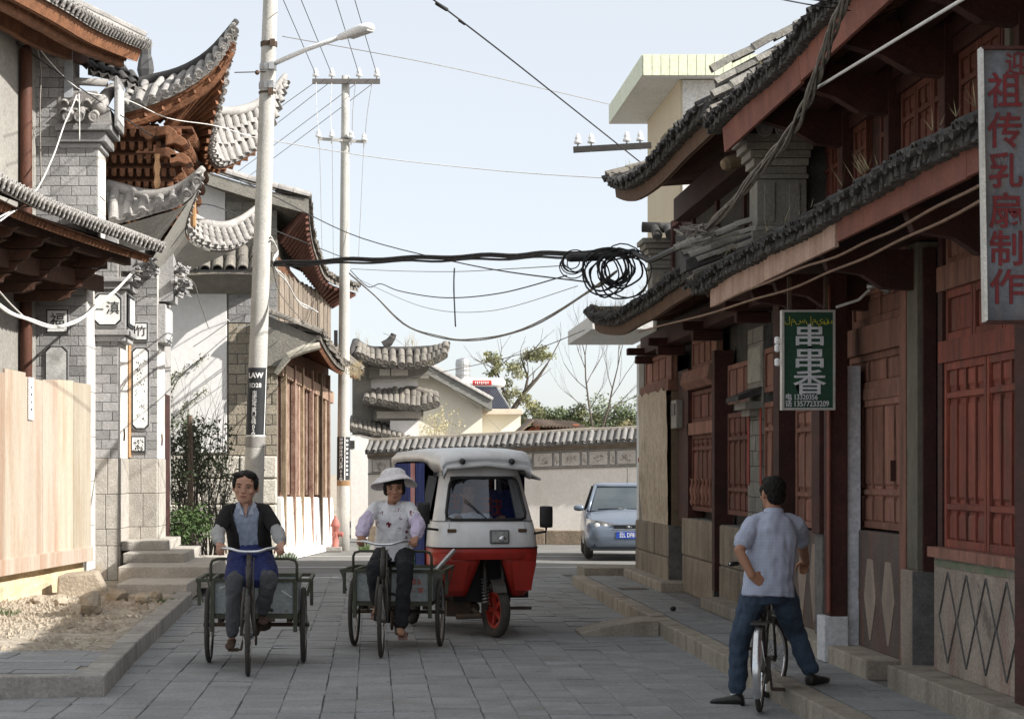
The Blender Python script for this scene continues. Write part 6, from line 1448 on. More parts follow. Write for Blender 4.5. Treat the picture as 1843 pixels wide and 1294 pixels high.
m = MB(); m.cap_tube([P(1026,464,25.1), P(1080,462,25.1)], .05, 10); part('splice_box', m, blackpl, coil); m = MB(); m.cap_tube([P(1090,462,25.0), P(1140,452,25.0)], .03, 8); part('splice_box', m, blackpl, coil)
m = MB(); m.tube([P(1140,455,25), P(1170,470,24), P(1222,445,21.4)], .03, 6); part('lead_cable', m, wirem, coil)
# bracket arm with insulators on the yellow building
ba = thing('insulator_arm', 'rusty steel arm with four white insulators on the yellow building', 'bracket', P(1100,268,33.3))
m = MB(); m.bar(P(1032,270,33.3), P(1172,262,33.3), .06, .09); part('arm', m, blackarm, ba)
for x, y in ((1040,259), (1064,258), (1128,255), (1152,254)): insulator(ba, P(x, y, 33.3), 1.1)
# ---------------------------------------------------------------- hanging shop signs
frm = mat('aluminium frame', (.55,.55,.53), (.45,.45,.43), 6, .45, metal=.6)
gs = thing('green_sign', 'green hanging shop sign with white characters and phone numbers', 'sign', (3.4, 17.4, 2.2)); YG_ = 17.4
def SG(px, py): p = P(px, py, YG_); return p
x0, x1, z0, z1 = SG(1407,0).x, SG(1503,0).x, SG(0,738).z, SG(0,558).z
m = MB(); m.box(x0+.018, x1-.018, YG_, YG_+.07, z0+.018, z1-.018); part('board', m, mat('sign green', (.012,.055,.032), (.016,.065,.038), 3, .45), gs)
for (a, b_, c, d) in ((x0, x0+.018, z0, z1), (x1-.018, x1, z0, z1), (x0+.018, x1-.018, z0, z0+.018), (x0+.018, x1-.018, z1-.018, z1)):
    m = MB(); m.box(a, b_, YG_-.012, YG_+.08, c, d); part('frame', m, frm, gs)
sw = mat('sign white', (.62,.63,.66), (.56,.57,.6), 5, .6)
for ch, y in (('串', 609), ('串', 649), ('香', 691)): put_text(ch, .205, sw, gs, V(SG(1457,0).x, YG_-.004, SG(0,y).z), (1,0,0), sx=1.3, bold=.0025)
for tx, y, xx_ in (('电', 715, 1419), ('话', 727, 1419)): put_text(tx, .055, sw, gs, V(SG(xx_,0).x, YG_-.004, SG(0,y).z), (1,0,0), bold=.001)
put_text('13320356', .058, sw, gs, V(SG(1450,0).x, YG_-.004, SG(0,715).z), (1,0,0), sx=.82, bold=.001); put_text('13577233209', .062, sw, gs, V(SG(1460,0).x, YG_-.004, SG(0,727).z), (1,0,0), sx=.82, bold=.001)
yl = mat('sign yellow', (.45,.42,.05), (.38,.35,.05), 5, .6); put_text('المسلمين', .07, yl, gs, V(SG(1450,0).x, YG_-.004, SG(0,576).z), (1,0,0), sx=1.0)
m = MB(); gx = SG(1490,0).x; gz = SG(0,579).z
for dx in (-.03, 0, .03): m.add([V(gx+dx-.012,YG_-.004,gz-.015), V(gx+dx+.012,YG_-.004,gz-.015), V(gx+dx,YG_-.004,gz+.012+(.015 if dx == 0 else 0))], [(0,1,2)])
part('emblem', m, yl, gs)
for z in (2.55, 2.66, 2.72):
    m = MB(); m.lathe([(.012,-.03),(.022,-.02),(.022,.02),(.012,.03)], 8, V(x0-.03, YG_+.03, z)); part('insulator', m, lampw, gs)
m = MB(); m.box(x0+.05, x0+.08, YG_+.02, YG_+.05, z1, 3.22); m.box(x1-.08, x1-.05, YG_+.02, YG_+.05, z1, 3.22); part('hanger', m, rust, gs)
bs2 = thing('shop_board', 'tall weathered grey sign board with red painted characters hanging at the right edge', 'sign', (2.9, 10.0, 2.5)); YB = 10.0
p, q = P(1772, 580, YB), P(1764, 88, YB); w = .42
m = MB(); m.hexa([V(p.x,YB,p.z), V(p.x+w,YB,p.z), V(p.x+w,YB+.05,p.z), V(p.x,YB+.05,p.z), V(q.x,YB,q.z), V(q.x+w,YB,q.z), V(q.x+w,YB+.05,q.z), V(q.x,YB+.05,q.z)])
part('board', m, mat('weathered grey blue board', (.155,.17,.20), (.085,.092,.108), 4, .8, .3, 25, streak=(.14,.10,.07), sscale=9, samt=.8), bs2)
for (a, c) in (((p.x,p.z),(q.x,q.z)), ((p.x+w,p.z),(q.x+w,q.z)), ((p.x,p.z),(p.x+w,p.z)), ((q.x,q.z),(q.x+w,q.z))):
    m = MB(); m.bar(V(a[0],YB-.005,a[1]), V(c[0],YB-.005,c[1]), .05, .014, (1,0,0) if abs(a[0]-c[0]) < .1 else (0,0,1)); part('frame', m, darkred if a[1] == c[1] else frm, bs2)
rp_ = mat('sign red paint', (.17,.022,.028), (.11,.02,.024), 14, .75)
for ch, y in (('祖', 168), ('传', 240), ('乳', 312), ('扇', 384), ('制', 452), ('作', 521)):
    put_text(ch, .168, rp_, bs2, V(P(1808 + (y-172)*.012,0,YB).x, YB-.004, P(0,y,YB).z), (1,0,0), sx=.95, bold=.0022)
put_text('迎', .11, rp_, bs2, V(P(1830,0,YB).x, YB-.004, P(0,118,YB).z), (1,0,0), bold=.001)
m = MB(); m.box(q.x+.1, 4.2, YB+.06, YB+.09, q.z-.1, q.z-.07); m.box(q.x+.1, 4.2, YB+.06, YB+.09, p.z+.2, p.z+.23); part('hanger', m, rust, bs2)
# floodlight fitting on the brown lintel
fl_ = P(1582, 515, 17.2); m = MB(); M_ = Matrix(((0,0,1),(0,1,0),(-1,0,0)))
m.lathe([(.022,-.09),(.025,-.04),(.018,-.02),(.022,.0),(.05,.05),(.06,.065),(.06,.08),(.01,.082)], 12, fl_, M=M_); wl_ = single('wall_lamp', m, steel, 'small grey wall lamp under the shop eave', 'lamp', smooth=True)
m = MB(); m.tube([P(1565,522,17.2), P(1545,540,17.2), P(1505,553,17.2)], .012, 6); part('white_cable', m, wirew, wl_)
# ================================================================ VEHICLES
def torus(c, R_, r, axis, n=28, k=8):
    m = MB(); axis = Vector(axis).normalized(); a = axis.cross(V(0,0,1)); a = a.normalized() if a.length > .1 else V(1,0,0); b = axis.cross(a); c = Vector(c); rs = []
    vs = []; fs = []
    for i in range(n):
        t = 2*math.pi*i/n; d = a*math.cos(t)+b*math.sin(t)
        for j in range(k):
            s = 2*math.pi*j/k; vs.append(c + d*(R_+r*math.cos(s)) + axis*r*math.sin(s))
    for i in range(n):
        for j in range(k): fs.append((i*k+j, ((i+1) % n)*k+j, ((i+1) % n)*k+(j+1) % k, i*k+(j+1) % k))
    return m.add(vs, fs)
def spoke_wheel(parent, c, R_, axis, tr=.021, nsp=28, rimm=steel, tyre=rubber):
    c = Vector(c); axis = Vector(axis).normalized()
    w = part('wheel', torus(c, R_-tr, tr, axis, 36), tyre, parent, smooth=True, world=False)
    def sub(name, mb, mt, sm=True): return part(name, mb, mt, w, smooth=sm, world=False)
    sub('rim', torus(c, R_-tr*2.1, tr*.55, axis, 36, 6), rimm)
    m = MB(); m.tube([c-axis*.045, c-axis*.02, c+axis*.02, c+axis*.045], [.028,.018,.018,.028], 10); sub('hub', m, gunm)
    a = axis.cross(V(0,0,1)).normalized(); b = axis.cross(a); m = MB()
    for i in range(nsp):
        t = 2*math.pi*i/nsp; d = a*math.cos(t)+b*math.sin(t); e = a*math.cos(t+.35*(-1)**(i//2))+b*math.sin(t+.35*(-1)**(i//2))
        m.tube([c + e*.025 + axis*(.04 if i % 2 else -.04), c + d*(R_-tr*2.3)], .0022, 4, cap=False)
    sub('spokes', m, rimm, False); return w
sheetm = mat('dull sheet metal', (.33,.36,.36), (.26,.29,.29), 3, .6, .2, 30, spots=(.20,.15,.10), sp=(.62,.72), spscale=5)
olive = mat('olive drab steel', (.085,.09,.06), (.06,.06,.045), 8, .7, .2, 40)
def cargo_trike(label, loc, rz, steer, fr, barm):
    t = thing('cargo_tricycle', label, 'tricycle', loc, rz, group='cargo tricycles in the street')
    def p_(name, mb, mt, sm=True, bev=0.0): return part(name, mb, mt, t, smooth=sm, world=False, bevel=bev)
    ax = V(math.cos(steer), math.sin(steer), 0); Rw = .335
    spoke_wheel(t, (0, 0, Rw), Rw, ax)
    spoke_wheel(t, (-.42, 1.33, Rw), Rw, (1,0,0), .022); spoke_wheel(t, (.42, 1.33, Rw), Rw, (1,0,0), .022)
    for s in (-1, 1):
        m = MB(); m.tube([V(0,0,Rw)+ax*.055*s, V(0,.06,.55)+ax*.05*s, V(0,.12,.73)+ax*.035*s], .013, 8); p_('fork_blade', m, fr)
    m = MB(); m.tube([V(0,.115,.72), V(0,.19,1.0)], .02, 10); m.tube([V(0,.13,.74), V(0,.165,.9)], .026, 10); p_('head_tube', m, fr)
    m = MB(); m.tube([V(.035,.03,.36), V(.04,.08,.7), V(.04,.14,.98)], .006, 6); p_('brake_rod', m, gunm)
    for q in (((0,.14,.80),(0,.34,.56),(0,.55,.30)), ((0,.155,.88),(0,.45,.66),(0,.66,.52)), ((0,.55,.28),(0,.66,.58),(0,.73,.84)), ((-.03,.55,.30),(-.05,1.33,.335)), ((.03,.55,.30),(.05,1.33,.335)), ((0,.66,.55),(-.2,1.0,.47)), ((0,.66,.55),(.2,1.0,.47))):
        m = MB(); m.tube([V(*x) for x in q], .019 if len(q) == 3 else .015, 8); p_('frame_tube', m, fr)
    m = MB(); rg = [[V(w*math.cos(a), y+(.01 if False else 0), z+h*math.sin(a)) for a in [2*math.pi*k/12 for k in range(12)]] for y, w, z, h in ((.60,.015,.865,.012), (.66,.03,.87,.022), (.74,.08,.88,.035), (.82,.115,.885,.04), (.87,.10,.885,.035), (.89,.03,.885,.015))]
    m.rings(rg); p_('saddle', m, blackpl)
    R3 = Matrix.Rotation(steer, 3, 'Z'); bar = [(-.255,.36,1.045), (-.215,.285,1.05), (-.15,.215,1.045), (-.07,.18,1.025), (.07,.18,1.025), (.15,.215,1.045), (.215,.285,1.05), (.255,.36,1.045)]
    q = [V(0,.19,0) + R3 @ (V(*b) - V(0,.19,0)) for b in bar]
    m = MB(); m.tube([poly(q, i/28) for i in range(29)], .0125, 8); p_('handlebar', m, barm)
    # crank and pedals
    for s in (-1, 1):
        cz = -s*steer_sign[label]*.12; cy = -s*steer_sign[label]*.085*-1
        e = V(s*.085, .55 - cy*1.0, .30 + cz)
        m = MB(); m.tube([V(s*.05,.55,.30), V(s*.075,.55-cy*.5,.30+cz*.5), e], .011, 6); m.tube([e, e+V(s*.11,0,0)], .008, 6); m.box(min(e.x+s*.02,e.x+s*.11), max(e.x+s*.02,e.x+s*.11), e.y-.04, e.y+.04, e.z-.012, e.z+.012); p_('pedal', m, rust, False)
    m = MB(); m.tube([V(.03,.55,.30), V(.045,.55,.30)], .09, 18); p_('chainring', m, rust); m = MB(); m.tube([V(-.47,1.33,Rw), V(.47,1.33,Rw)], .018, 8); m.cap_tube([V(-.08,1.33,Rw), V(.08,1.33,Rw)], .06, 10); p_('rear_axle', m, rust)
    # cargo box
    x0, x1, ya, yb_, zb, zt = -.375, .375, .92, 1.95, .46, .735
    m = MB(); m.box(x0, x1, ya, ya+.012, zb, zt); p_('box_panel', m, sheetm, False); m = MB(); m.box(x0, x1, yb_-.012, yb_, zb, zt); p_('box_panel', m, sheetm, False)
    for s in (-1, 1):
        m = MB(); m.box(s*.375-.006, s*.375+.006, ya+.013, yb_-.013, zb, zt); p_('box_panel', m, sheetm, False)
    m = MB(); m.box(x0, x1, ya, yb_, zb-.02, zb-.002); p_('box_floor', m, olive, False)
    for a, b in (((x0,ya),(x1,ya)), ((x0,yb_),(x1,yb_))):
        for z in (zb-.03, zt+.012):
            m = MB(); m.bar(V(a[0]-(.13 if z > .6 else 0),a[1],z), V(b[0]+(.13 if z > .6 else 0),b[1],z), .035, .03); p_('box_rail', m, olive, False)
    for s in (-1, 1):
        for z, xx_ in ((zb-.03, .36), (zt+.014, .49), (zt+.012, .375)):
            m = MB(); m.bar(V(s*xx_,ya+.02,z), V(s*xx_,yb_-.02,z), .03, .026); p_('box_rail', m, olive, False)
        for y in (ya, yb_):
            m = MB(); m.bar(V(s*.36,y-.016,zb-.16), V(s*.36,y-.016,zt+.01), .035, .03, (0,1,0)); p_('box_post', m, olive, False)
            m = MB(); m.bar(V(s*.49,y,zt), V(s*.44,y,zt-.18), .014, .014, (0,1,0)); p_('rim_bracket', m, olive, False)
        m = MB(); m.bar(V(s*.495,ya+.25,zt), V(s*.495,ya+.25,zt-.22), .03, .03, (0,1,0)); p_('rim_bracket', m, olive, False)
    q = [V(-.375,ya-.01,zt), V(-.375,ya-.01,zt+.15), V(-.36,ya-.01,zt+.185), V(-.31,ya-.01,zt+.20), V(0,ya-.01,zt+.20), V(.31,ya-.01,zt+.20), V(.36,ya-.01,zt+.185), V(.375,ya-.01,zt+.15), V(.375,ya-.01,zt)]
    m = MB(); m.tube(q, .013, 8); p_('head_rail', m, olive)
    for x in (-.3, 0, .3):
        m = MB(); m.box(x-.015, x+.015, ya+.02, yb_-.02, zb-.08, zb-.05); p_('chassis_bar', m, rust, False)
    for s in (-1, 1):
        m = MB(); m.bar(V(s*.3,1.2,Rw+.03), V(s*.3,1.2,zb-.03), .05, .03, (0,1,0)); m.bar(V(s*.3,1.46,Rw+.03), V(s*.3,1.46,zb-.03), .05, .03, (0,1,0)); p_('axle_bracket', m, rust, False)
    return t
LA = 'cargo tricycle ridden by the woman in the black vest'; LB = 'cargo tricycle ridden by the woman in the sun hat'
steer_sign = {LA: -1, LB: 1}
tA = cargo_trike(LA, (-1.03, 18.42, 0), 0.0, R(2), gunm, chrome)
tB = cargo_trike(LB, (.08, 20.25, 0), R(-7), R(4), gunm, chrome)
m = MB(); m.cap_tube([V(.42,.98,.76), V(.56,1.2,.93)], .022, 8); part('side_handle', m, steel, tB, world=False)
mk = mat('faded red stencil', (.42,.13,.11), (.36,.2,.18), 9)
for z in (.64, .56):
    m = MB()
    for k in range(7): x = .17+rnd(0,.1); m.box(x, x+rnd(.01,.05), .9135, .915, z+rnd(-.03,.03), z+rnd(-.03,.03)+.008)
    part('stencil', m, mk, tB, world=False)
m = MB()
for (a, c) in ((((.24,.66),(.33,.60))), ((-.30,.68),(-.24,.70)), ((.1,.62),(.04,.56))): m.bar(V(a[0],.915,a[1]), V(c[0],.915,c[1]), .003, .01)
part('paint_scratch', m, whitep, tA, world=False)

# ---------------------------------------------------------------- bicycle on the right
bk = thing('bicycle', 'dark bicycle with chrome rear mudguard straddled at the kerb', 'bicycle', (2.73, 15.66, 0), R(-14))
def bp(name, mb, mt, sm=True): return part(name, mb, mt, bk, smooth=sm, world=False)
Rb = .30; st_ = R(-22); axf = V(math.cos(st_), math.sin(st_), 0)
spoke_wheel(bk, (0, 0, Rb), Rb, (1,0,0), .019, 28, chrome); spoke_wheel(bk, (0, 1.02, Rb), Rb, axf, .019, 28, chrome)
def guard(c, R_, a0, a1, ax, w=.028):
    m = MB(); c = Vector(c); ax = Vector(ax); f = ax.cross(V(0,0,1)).normalized() * -1
    g = [[c + (f*math.cos(t)+V(0,0,math.sin(t)))*(R_ - .012*(j/3*2-1)**2) + ax*w*(j/3*2-1) for j in range(4)] for t in [a0+(a1-a0)*i/16 for i in range(17)]]
    m.grid(g); return m
bp('rear_mudguard', guard((0,0,Rb), Rb+.018, R(60), R(215), (1,0,0)), chrome); bp('front_mudguard', guard((0,1.02,Rb), Rb+.018, R(20), R(150), axf), gunm)
for q in (((0,.42,.27),(0,.34,.72)), ((0,.42,.27),(0,.88,.66)), ((0,.36,.60),(0,.86,.78)), ((.02,0,.3),(.02,.42,.27)), ((-.02,0,.3),(-.02,.42,.27)), ((.02,0,.3),(.01,.35,.66)), ((-.02,0,.3),(-.01,.35,.66))):
    m = MB(); m.tube([V(*x) for x in q], .016 if q[0][0] == 0 else .009, 8); bp('frame_tube', m, gunm)
m = MB(); m.tube([V(0,.34,.70), V(0,.32,.82)], .013, 8); bp('seat_post', m, chrome)
m = MB(); rg = [[V(w*math.cos(a), y, z+h*math.sin(a)) for a in [2*math.pi*k/12 for k in range(12)]] for y, w, z, h in ((.20,.05,.85,.02), (.24,.10,.85,.035), (.32,.09,.845,.035), (.42,.035,.84,.025), (.48,.012,.84,.012))]
m.rings(rg); bp('saddle', m, blackpl)
for s in (-1, 1):
    m = MB(); m.tube([V(0,1.02,Rb)+axf*.05*s, V(0,.92,.60)+axf*.04*s], .011, 8); bp('fork_blade', m, gunm)
m = MB(); m.tube([V(0,.92,.58), V(0,.85,.86), V(0,.83,.98)], .017, 8); bp('head_tube', m, gunm)
Rs = Matrix.Rotation(st_, 3, 'Z'); hb = [V(0,.84,.98) + Rs @ V(*q) for q in ((-.22,-.18,.03), (-.21,-.07,.03), (-.13,.03,.02), (0,.03,0), (.13,.03,.02), (.23,-.06,.03), (.26,-.17,.03))]
m = MB(); m.tube([poly(hb, i/24) for i in range(25)], .012, 8); bp('handlebar', m, chrome)
for i in (0, -1):
    a, c = hb[i], lerp(hb[i], hb[1 if i == 0 else -2], .9); m = MB(); m.tube([a, c], .018, 10); bp('grip', m, blackpl)
    m = MB(); m.tube([lerp(a,c,.9)+V(0,.04,.0), lerp(a,c,.1)+V(0,.06,.01)], .006, 6); bp('brake_lever', m, blackpl)
m = MB(); m.tube([V(.03,.42,.27), V(.04,.42,.27)], .085, 18); m.tube([V(.04,.42,.27), V(.06,.36,.13)], .01, 6); m.box(.06,.15,.32,.40,.12,.14); m.tube([V(-.04,.42,.27), V(-.06,.48,.41)], .01, 6); m.box(-.15,-.06,.44,.52,.40,.42); bp('crankset', m, rust, False)
m = MB(); m.box(.02, .05, .02, .4, .2, .36); bp('chain_guard', m, gunm, False)
m = MB(); m.tube([V(0,-.02,.62), V(0,.3,.64)], .008, 6); m.box(-.06,.06,-.1,.28,.62,.63); bp('rear_rack', m, gunm, False)
m = MB(); m.tube([V(.0,.85,.95), V(.09,.6,.78), V(.06,.42,.7), V(.03,.25,.55)], .005, 5); bp('brake_cable', m, blackpl)

# ---------------------------------------------------------------- three wheeled taxi
autow = mat('chalky white enamel', (.74,.745,.75), (.69,.695,.70), 1.5, .35, .04, 6, streak=(.50,.46,.40), sscale=6, samt=.35, fine=.05)
autor = mat('dull red enamel', (.40,.030,.020), (.34,.027,.018), 2, .38, .04, 8, streak=(.17,.03,.022), sscale=5, samt=.5, fine=.08)
dark = mat('cab interior dark', (.02,.02,.022), (.03,.03,.032), 4, .8); tarp = mat('blue curtain', (.022,.042,.17), (.018,.032,.13), 3, .8, .3, 12); grn = mat('green panel', (.035,.20,.085), (.03,.16,.07), 3, .7)
def thinglass(name, tint, alpha, rough=.03):
    if name in MATS: return MATS[name]
    m = bpy.data.materials.new(name); m.use_nodes = True; N = m.node_tree.nodes; L = m.node_tree.links; N.remove(N['Principled BSDF'])
    tr = N.new('ShaderNodeBsdfTransparent'); tr.inputs[0].default_value = (*tint, 1); gl = N.new('ShaderNodeBsdfGlossy'); gl.inputs['Roughness'].default_value = rough; gl.inputs[0].default_value = (.9,.93,1,1)
    fr = N.new('ShaderNodeFresnel'); fr.inputs[0].default_value = 1.5; mp = N.new('ShaderNodeMapRange'); mp.inputs[3].default_value = alpha; mp.inputs[4].default_value = 1.0; L.new(fr.outputs[0], mp.inputs[0])
    mx = N.new('ShaderNodeMixShader'); L.new(mp.outputs[0], mx.inputs[0]); L.new(tr.outputs[0], mx.inputs[1]); L.new(gl.outputs[0], mx.inputs[2]); L.new(mx.outputs[0], N['Material Output'].inputs[0]); MATS[name] = m; return m
glass = thinglass('windscreen glass', (.75,.80,.84), .045)
ak = thing('auto_rickshaw', 'red and white three wheeled taxi with blue curtains', 'auto rickshaw', (1.26, 22.62, 0), R(8))
def ap(name, mb, mt, sm=False, bev=0.0, par=None): return part(name, mb, mt, par or ak, smooth=sm, world=False, bevel=bev)
CX_ = -.09
def cabring(z, w, yf, yb_=.85, c=.22, n=5):
    pts = [V(-w, yb_, z), V(-w, yf+c*1.1, z)]
    for i in range(1, n+1):
        t = math.pi/2*i/n; pts.append(V(-w + c*(1-math.cos(t)), yf+c*1.1-c*1.1*math.sin(t) - .0, z))
    for i in range(1, 4): x = (-w+c)*(1-i/2); pts.append(V(x, yf-.03*(1-(x/w)**2), z)) if i < 3 else None
    pts2 = [V(-p.x, p.y, p.z) for p in reversed(pts) if p.x < -.001]
    out = [p + V(CX_,0,0) for p in pts if p.x <= .001] + [p + V(CX_,0,0) for p in pts2]
    return out
m = MB(); m.rings([cabring(z, w, yf) for z, w, yf in ((.90,.545,-.05), (.93,.55,-.055), (1.06,.54,-.03), (1.15,.525,.0), (1.19,.515,.03))], cap=False); ap('cab_front', m, autow, True)
m = MB(); m.rings([cabring(z, w, yf) for z, w, yf in ((.80,.545,-.03), (.86,.552,-.058), (.915,.553,-.060), (.918,.54,-.05))], cap=False); ap('cab_band', m, autor, True)
m = MB(); m.rings([cabring(z, w, yf, .85, .2) for z, w, yf in ((1.64,.42,.20), (1.68,.415,.22), (1.74,.40,.25), (1.76,.36,.3))], cap=True); ap('header', m, autow, True)
r0, r1 = cabring(1.185,.517,.028), cabring(1.645,.422,.20, .85, .2); N_ = len(r0)
def quadstrip(i0, i1):
    m = MB(); g = [[lerp(r0[i], r1[i], t) for t in (0,.25,.5,.75,1)] for i in range(i0, i1+1)]; m.grid(g); m.grid([[p+V(0,.03,0) for p in r] for r in g]); return m
ap('pillar', quadstrip(1, 4), autow, True); ap('pillar', quadstrip(N_-5, N_-2), autow, True)
ap('rear_pillar', quadstrip(0, 1), autow) if False else None
for s in (-1, 1):
    a, c = (r0[0], r1[0]) if s < 0 else (r0[-1], r1[-1]); m = MB(); m.bar(a, c, .09, .05, (0,1,0)); ap('rear_pillar', m, autow)
# windscreen: glass with black rubber seal
idx = list(range(4, N_-4)); g = [[lerp(r0[i], r1[i], t)+V(0,-.012,0) for t in [.04+.92*k/6 for k in range(7)]] for i in idx]
m = MB(); m.grid(g); ws = ap('windscreen', m, glass, True)
loop = [g[0][k] for k in range(7)] + [g[i][-1] for i in range(1, len(g))] + [g[-1][k] for k in range(5, -1, -1)] + [g[i][0] for i in range(len(g)-2, 0, -1)]
lp_ = []; n = len(loop)
for i in range(n): lp_.append(lerp(loop[i], (loop[i-1]+loop[(i+1) % n])/2, .5)+V(0,-.004,0))
m = MB(); m.tube(lp_+[lp_[0]], .016, 6); ap('seal', m, blackpl, True, par=ws)
m = MB(); m.tube([g[len(g)//2][0]+V(0,-.02,0), g[len(g)//2-1][3]+V(-.1,-.02,0)], .006, 5); ap('wiper', m, blackpl, par=ws)
# red leg shields either side of the wheel
for s in (-1, 1):
    rg = []
    for z, xi, xo, yf in ((.86,.13,.55,-.02), (.74,.17,.55,.02), (.60,.22,.53,.06), (.47,.26,.49,.11), (.42,.28,.45,.14)):
        if s < 0: xi -= .08
        rg.append([V(CX_+s*xi, yf-.01, z), V(CX_+s*(xi+.06), yf-.03, z), V(CX_+s*(xo-.12), yf-.02, z), V(CX_+s*(xo-.03), yf+.05, z), V(CX_+s*xo, yf+.2, z), V(CX_+s*xo, .8, z), V(CX_+s*(xo-.03), .8, z), V(CX_+s*(xi+.03), yf+.25, z)])
    m = MB(); m.rings(rg); ap('leg_shield', m, autor, True)
    m = MB(); xi = .24 if s > 0 else .2; m.prism([(xi+.05,.48),(.46,.48),(.49,.78),(xi-.0,.78)], lambda u, v, d: V(CX_+s*u, d + (.78-v)*.25, v), -.055, -.048); ap('shield_panel', m, autor)
m = MB(); m.box(CX_-.30, CX_+.3, .3, .8, .35, .84); ap('wheel_well', m, dark)
# fork, wheel, suspension
axw = V(math.cos(R(14)), math.sin(R(14)), 0); wc = V(0,.02,.285)
w = ap('front_wheel', torus(wc, .235, .050, axw, 30, 10), rubber, True)
m = MB(); m.lathe([(.19,-.026),(.195,.026),(.165,.026),(.16,-.026),(.19,-.026)], 20, wc, cap=False, M=Matrix(((axw.x,-axw.y,0),(axw.y,axw.x,0),(0,0,1))) @ Matrix(((0,0,1),(0,1,0),(-1,0,0)))); ap('rim', m, autor, par=w); m = MB()
for k in range(5):
    t = 2*math.pi*k/5; d = V(-axw.y, axw.x, 0)*math.cos(t)+V(0,0,1)*math.sin(t); m.bar(wc, wc+d*.17, .045, .03, axw)
ap('rim_spoke', m, autor, par=w)
for s in (-1, 1):
    b0 = wc + axw*.10*s; m = MB(); m.tube([b0, b0+V(0,.1,.35), b0+V(0,.16,.56)], [.022,.022,.028], 10); ap('fork_leg', m, gunm, True)
    m = MB(); q = [b0 + V(0,.03,.06) + V(0,.09,.26)*t + V(math.cos(t*50)*.035, math.sin(t*50)*.035, 0) for t in [i/60 for i in range(61)]]; m.tube(q, .006, 5); ap('spring', m, steel, True)
m = MB(); g2 = [[wc + V(0, math.cos(t)*.31, math.sin(t)*.31) + V(x,0,0) for x in (-.07,-.04,.04,.07)] for t in [R(a) for a in range(35, 150, 12)]]; m.grid(g2); ap('front_fender', m, gunm, True)
m = MB(); m.tube([V(-.2,.2,.28), V(-.12,.1,.22), V(-.35,.3,.2)], .03, 8); m.cap_tube([V(-.42,.5,.3), V(-.15,.45,.28)], .07, 10); m.box(-.45,-.2,.35,.7,.2,.36); ap('engine', m, rust)
m = MB(); q = cabring(.919,.556,-.064)
m.tube(q, .006, 5); ap('trim_strip', m, blackpl)
m = MB(); q = cabring(1.187,.52,.02); m.tube(q, .004, 5); ap('panel_seam', m, mat('seam grey', (.25,.24,.22), (.2,.19,.18), 5))
for x in (-.40, .40):
    m = MB(); m.tube([V(CX_+x,-.05+.05,.93), V(CX_+x*.98,.012,1.17)], .003, 4); ap('panel_seam', m, MATS['seam grey'])
# lamps, indicators, mirrors
m = MB(); m.box(.02-.10+CX_+.09, .02+.10+CX_+.09, -.10, -.05, .96, 1.10); hl = ap('headlamp', m, mat('grey lamp bezel', (.10,.10,.10), (.14,.14,.14), 6, .4), bev=.012); m = MB(); m.box(.02-.083, .02+.083, -.108, -.1005, .975, 1.085); ap('lens', m, mat('lamp glass', (.40,.41,.40), (.26,.27,.26), 14, .1, spec=.9), par=hl, bev=.003)
m = MB(); m.ell(V(.045,-.108,1.01), .04, .012, .03, 10, 6); ap('bulb_reflector', m, chrome, True, par=hl)
for x in (-.37, .36):
    m = MB(); m.box(CX_+x-.045, CX_+x+.045, -.055+abs(x)*.06, -.02+abs(x)*.06, 1.075, 1.11); ap('indicator', m, mat('amber brown lens', (.12,.07,.03), (.09,.055,.03), 4, .3), bev=.006)
for x, z, s in ((-.60, 1.27, -1), (.545, 1.23, 1)):
    c = V(CX_+x*1.03+s*.045, -.02, z); m = MB(); m.rings([[c+V(.068*math.cos(t)*k, d, .115*math.sin(t)*k) if False else c+V(.07*k*max(-.92,min(.92,1.25*math.cos(t))), d, .12*k*max(-.92,min(.92,1.25*math.sin(t)))) for t in [2*math.pi*i/16 for i in range(16)]] for d, k in ((-.03,.75), (-.02,1), (.02,1), (.03,.9))]); mr = ap('mirror', m, blackpl, True)
    m = MB(); m.tube([c+V(0,0,-.11), c+V(-s*.0,.01,-.15), V(CX_+s*.50,.06,z-.17)], .013, 8); ap('mirror_arm', m, blackpl, True, par=mr)
# roof canopy
rg = []
for y, w, z in ((.04,.44,1.775), (.0,.46,1.80), (.06,.47,1.86), (.15,.48,1.885), (.3,.50,1.90), (.5,.53,1.91), (.7,.55,1.92), (.9,.56,1.925), (1.6,.59,1.93), (2.4,.60,1.92), (2.55,.60,1.90)):
    dk_ = .13 + .10*max(0, 1-abs(y-.25)/.35)
    ring = [V(CX_-w,y,z-dk_), V(CX_-w-.005,y,z-.06), V(CX_-w*.93,y,z-.015), V(CX_-w*.6,y,z+.012), V(CX_,y,z+.022), V(CX_+w*.6,y,z+.012), V(CX_+w*.93,y,z-.015), V(CX_+w+.005,y,z-.06), V(CX_+w,y,z-dk_), V(CX_+w*.9,y,z-.07), V(CX_,y,z-.04), V(CX_-w*.9,y,z-.07)]
    rg.append(ring)
m = MB(); m.rings(rg); rf_ = ap('roof', m, autow, True)
for x in (-.26, .25):
    m = MB(); m.cap_tube([V(CX_+x,.01,1.80), V(CX_+x,-.03,1.79)], .03, 8); ap('roof_knob', m, blackpl, True, par=rf_)
m = MB(); m.hexa([V(CX_+.44,.2,1.68), V(CX_+.60,.2,1.60), V(CX_+.66,1.2,1.62), V(CX_+.5,1.2,1.70), V(CX_+.44,.2,1.70), V(CX_+.60,.2,1.62), V(CX_+.66,1.2,1.64), V(CX_+.5,1.2,1.72)]); ap('side_visor', m, mat('grey visor', (.45,.45,.44), (.4,.4,.39), 4), par=rf_)
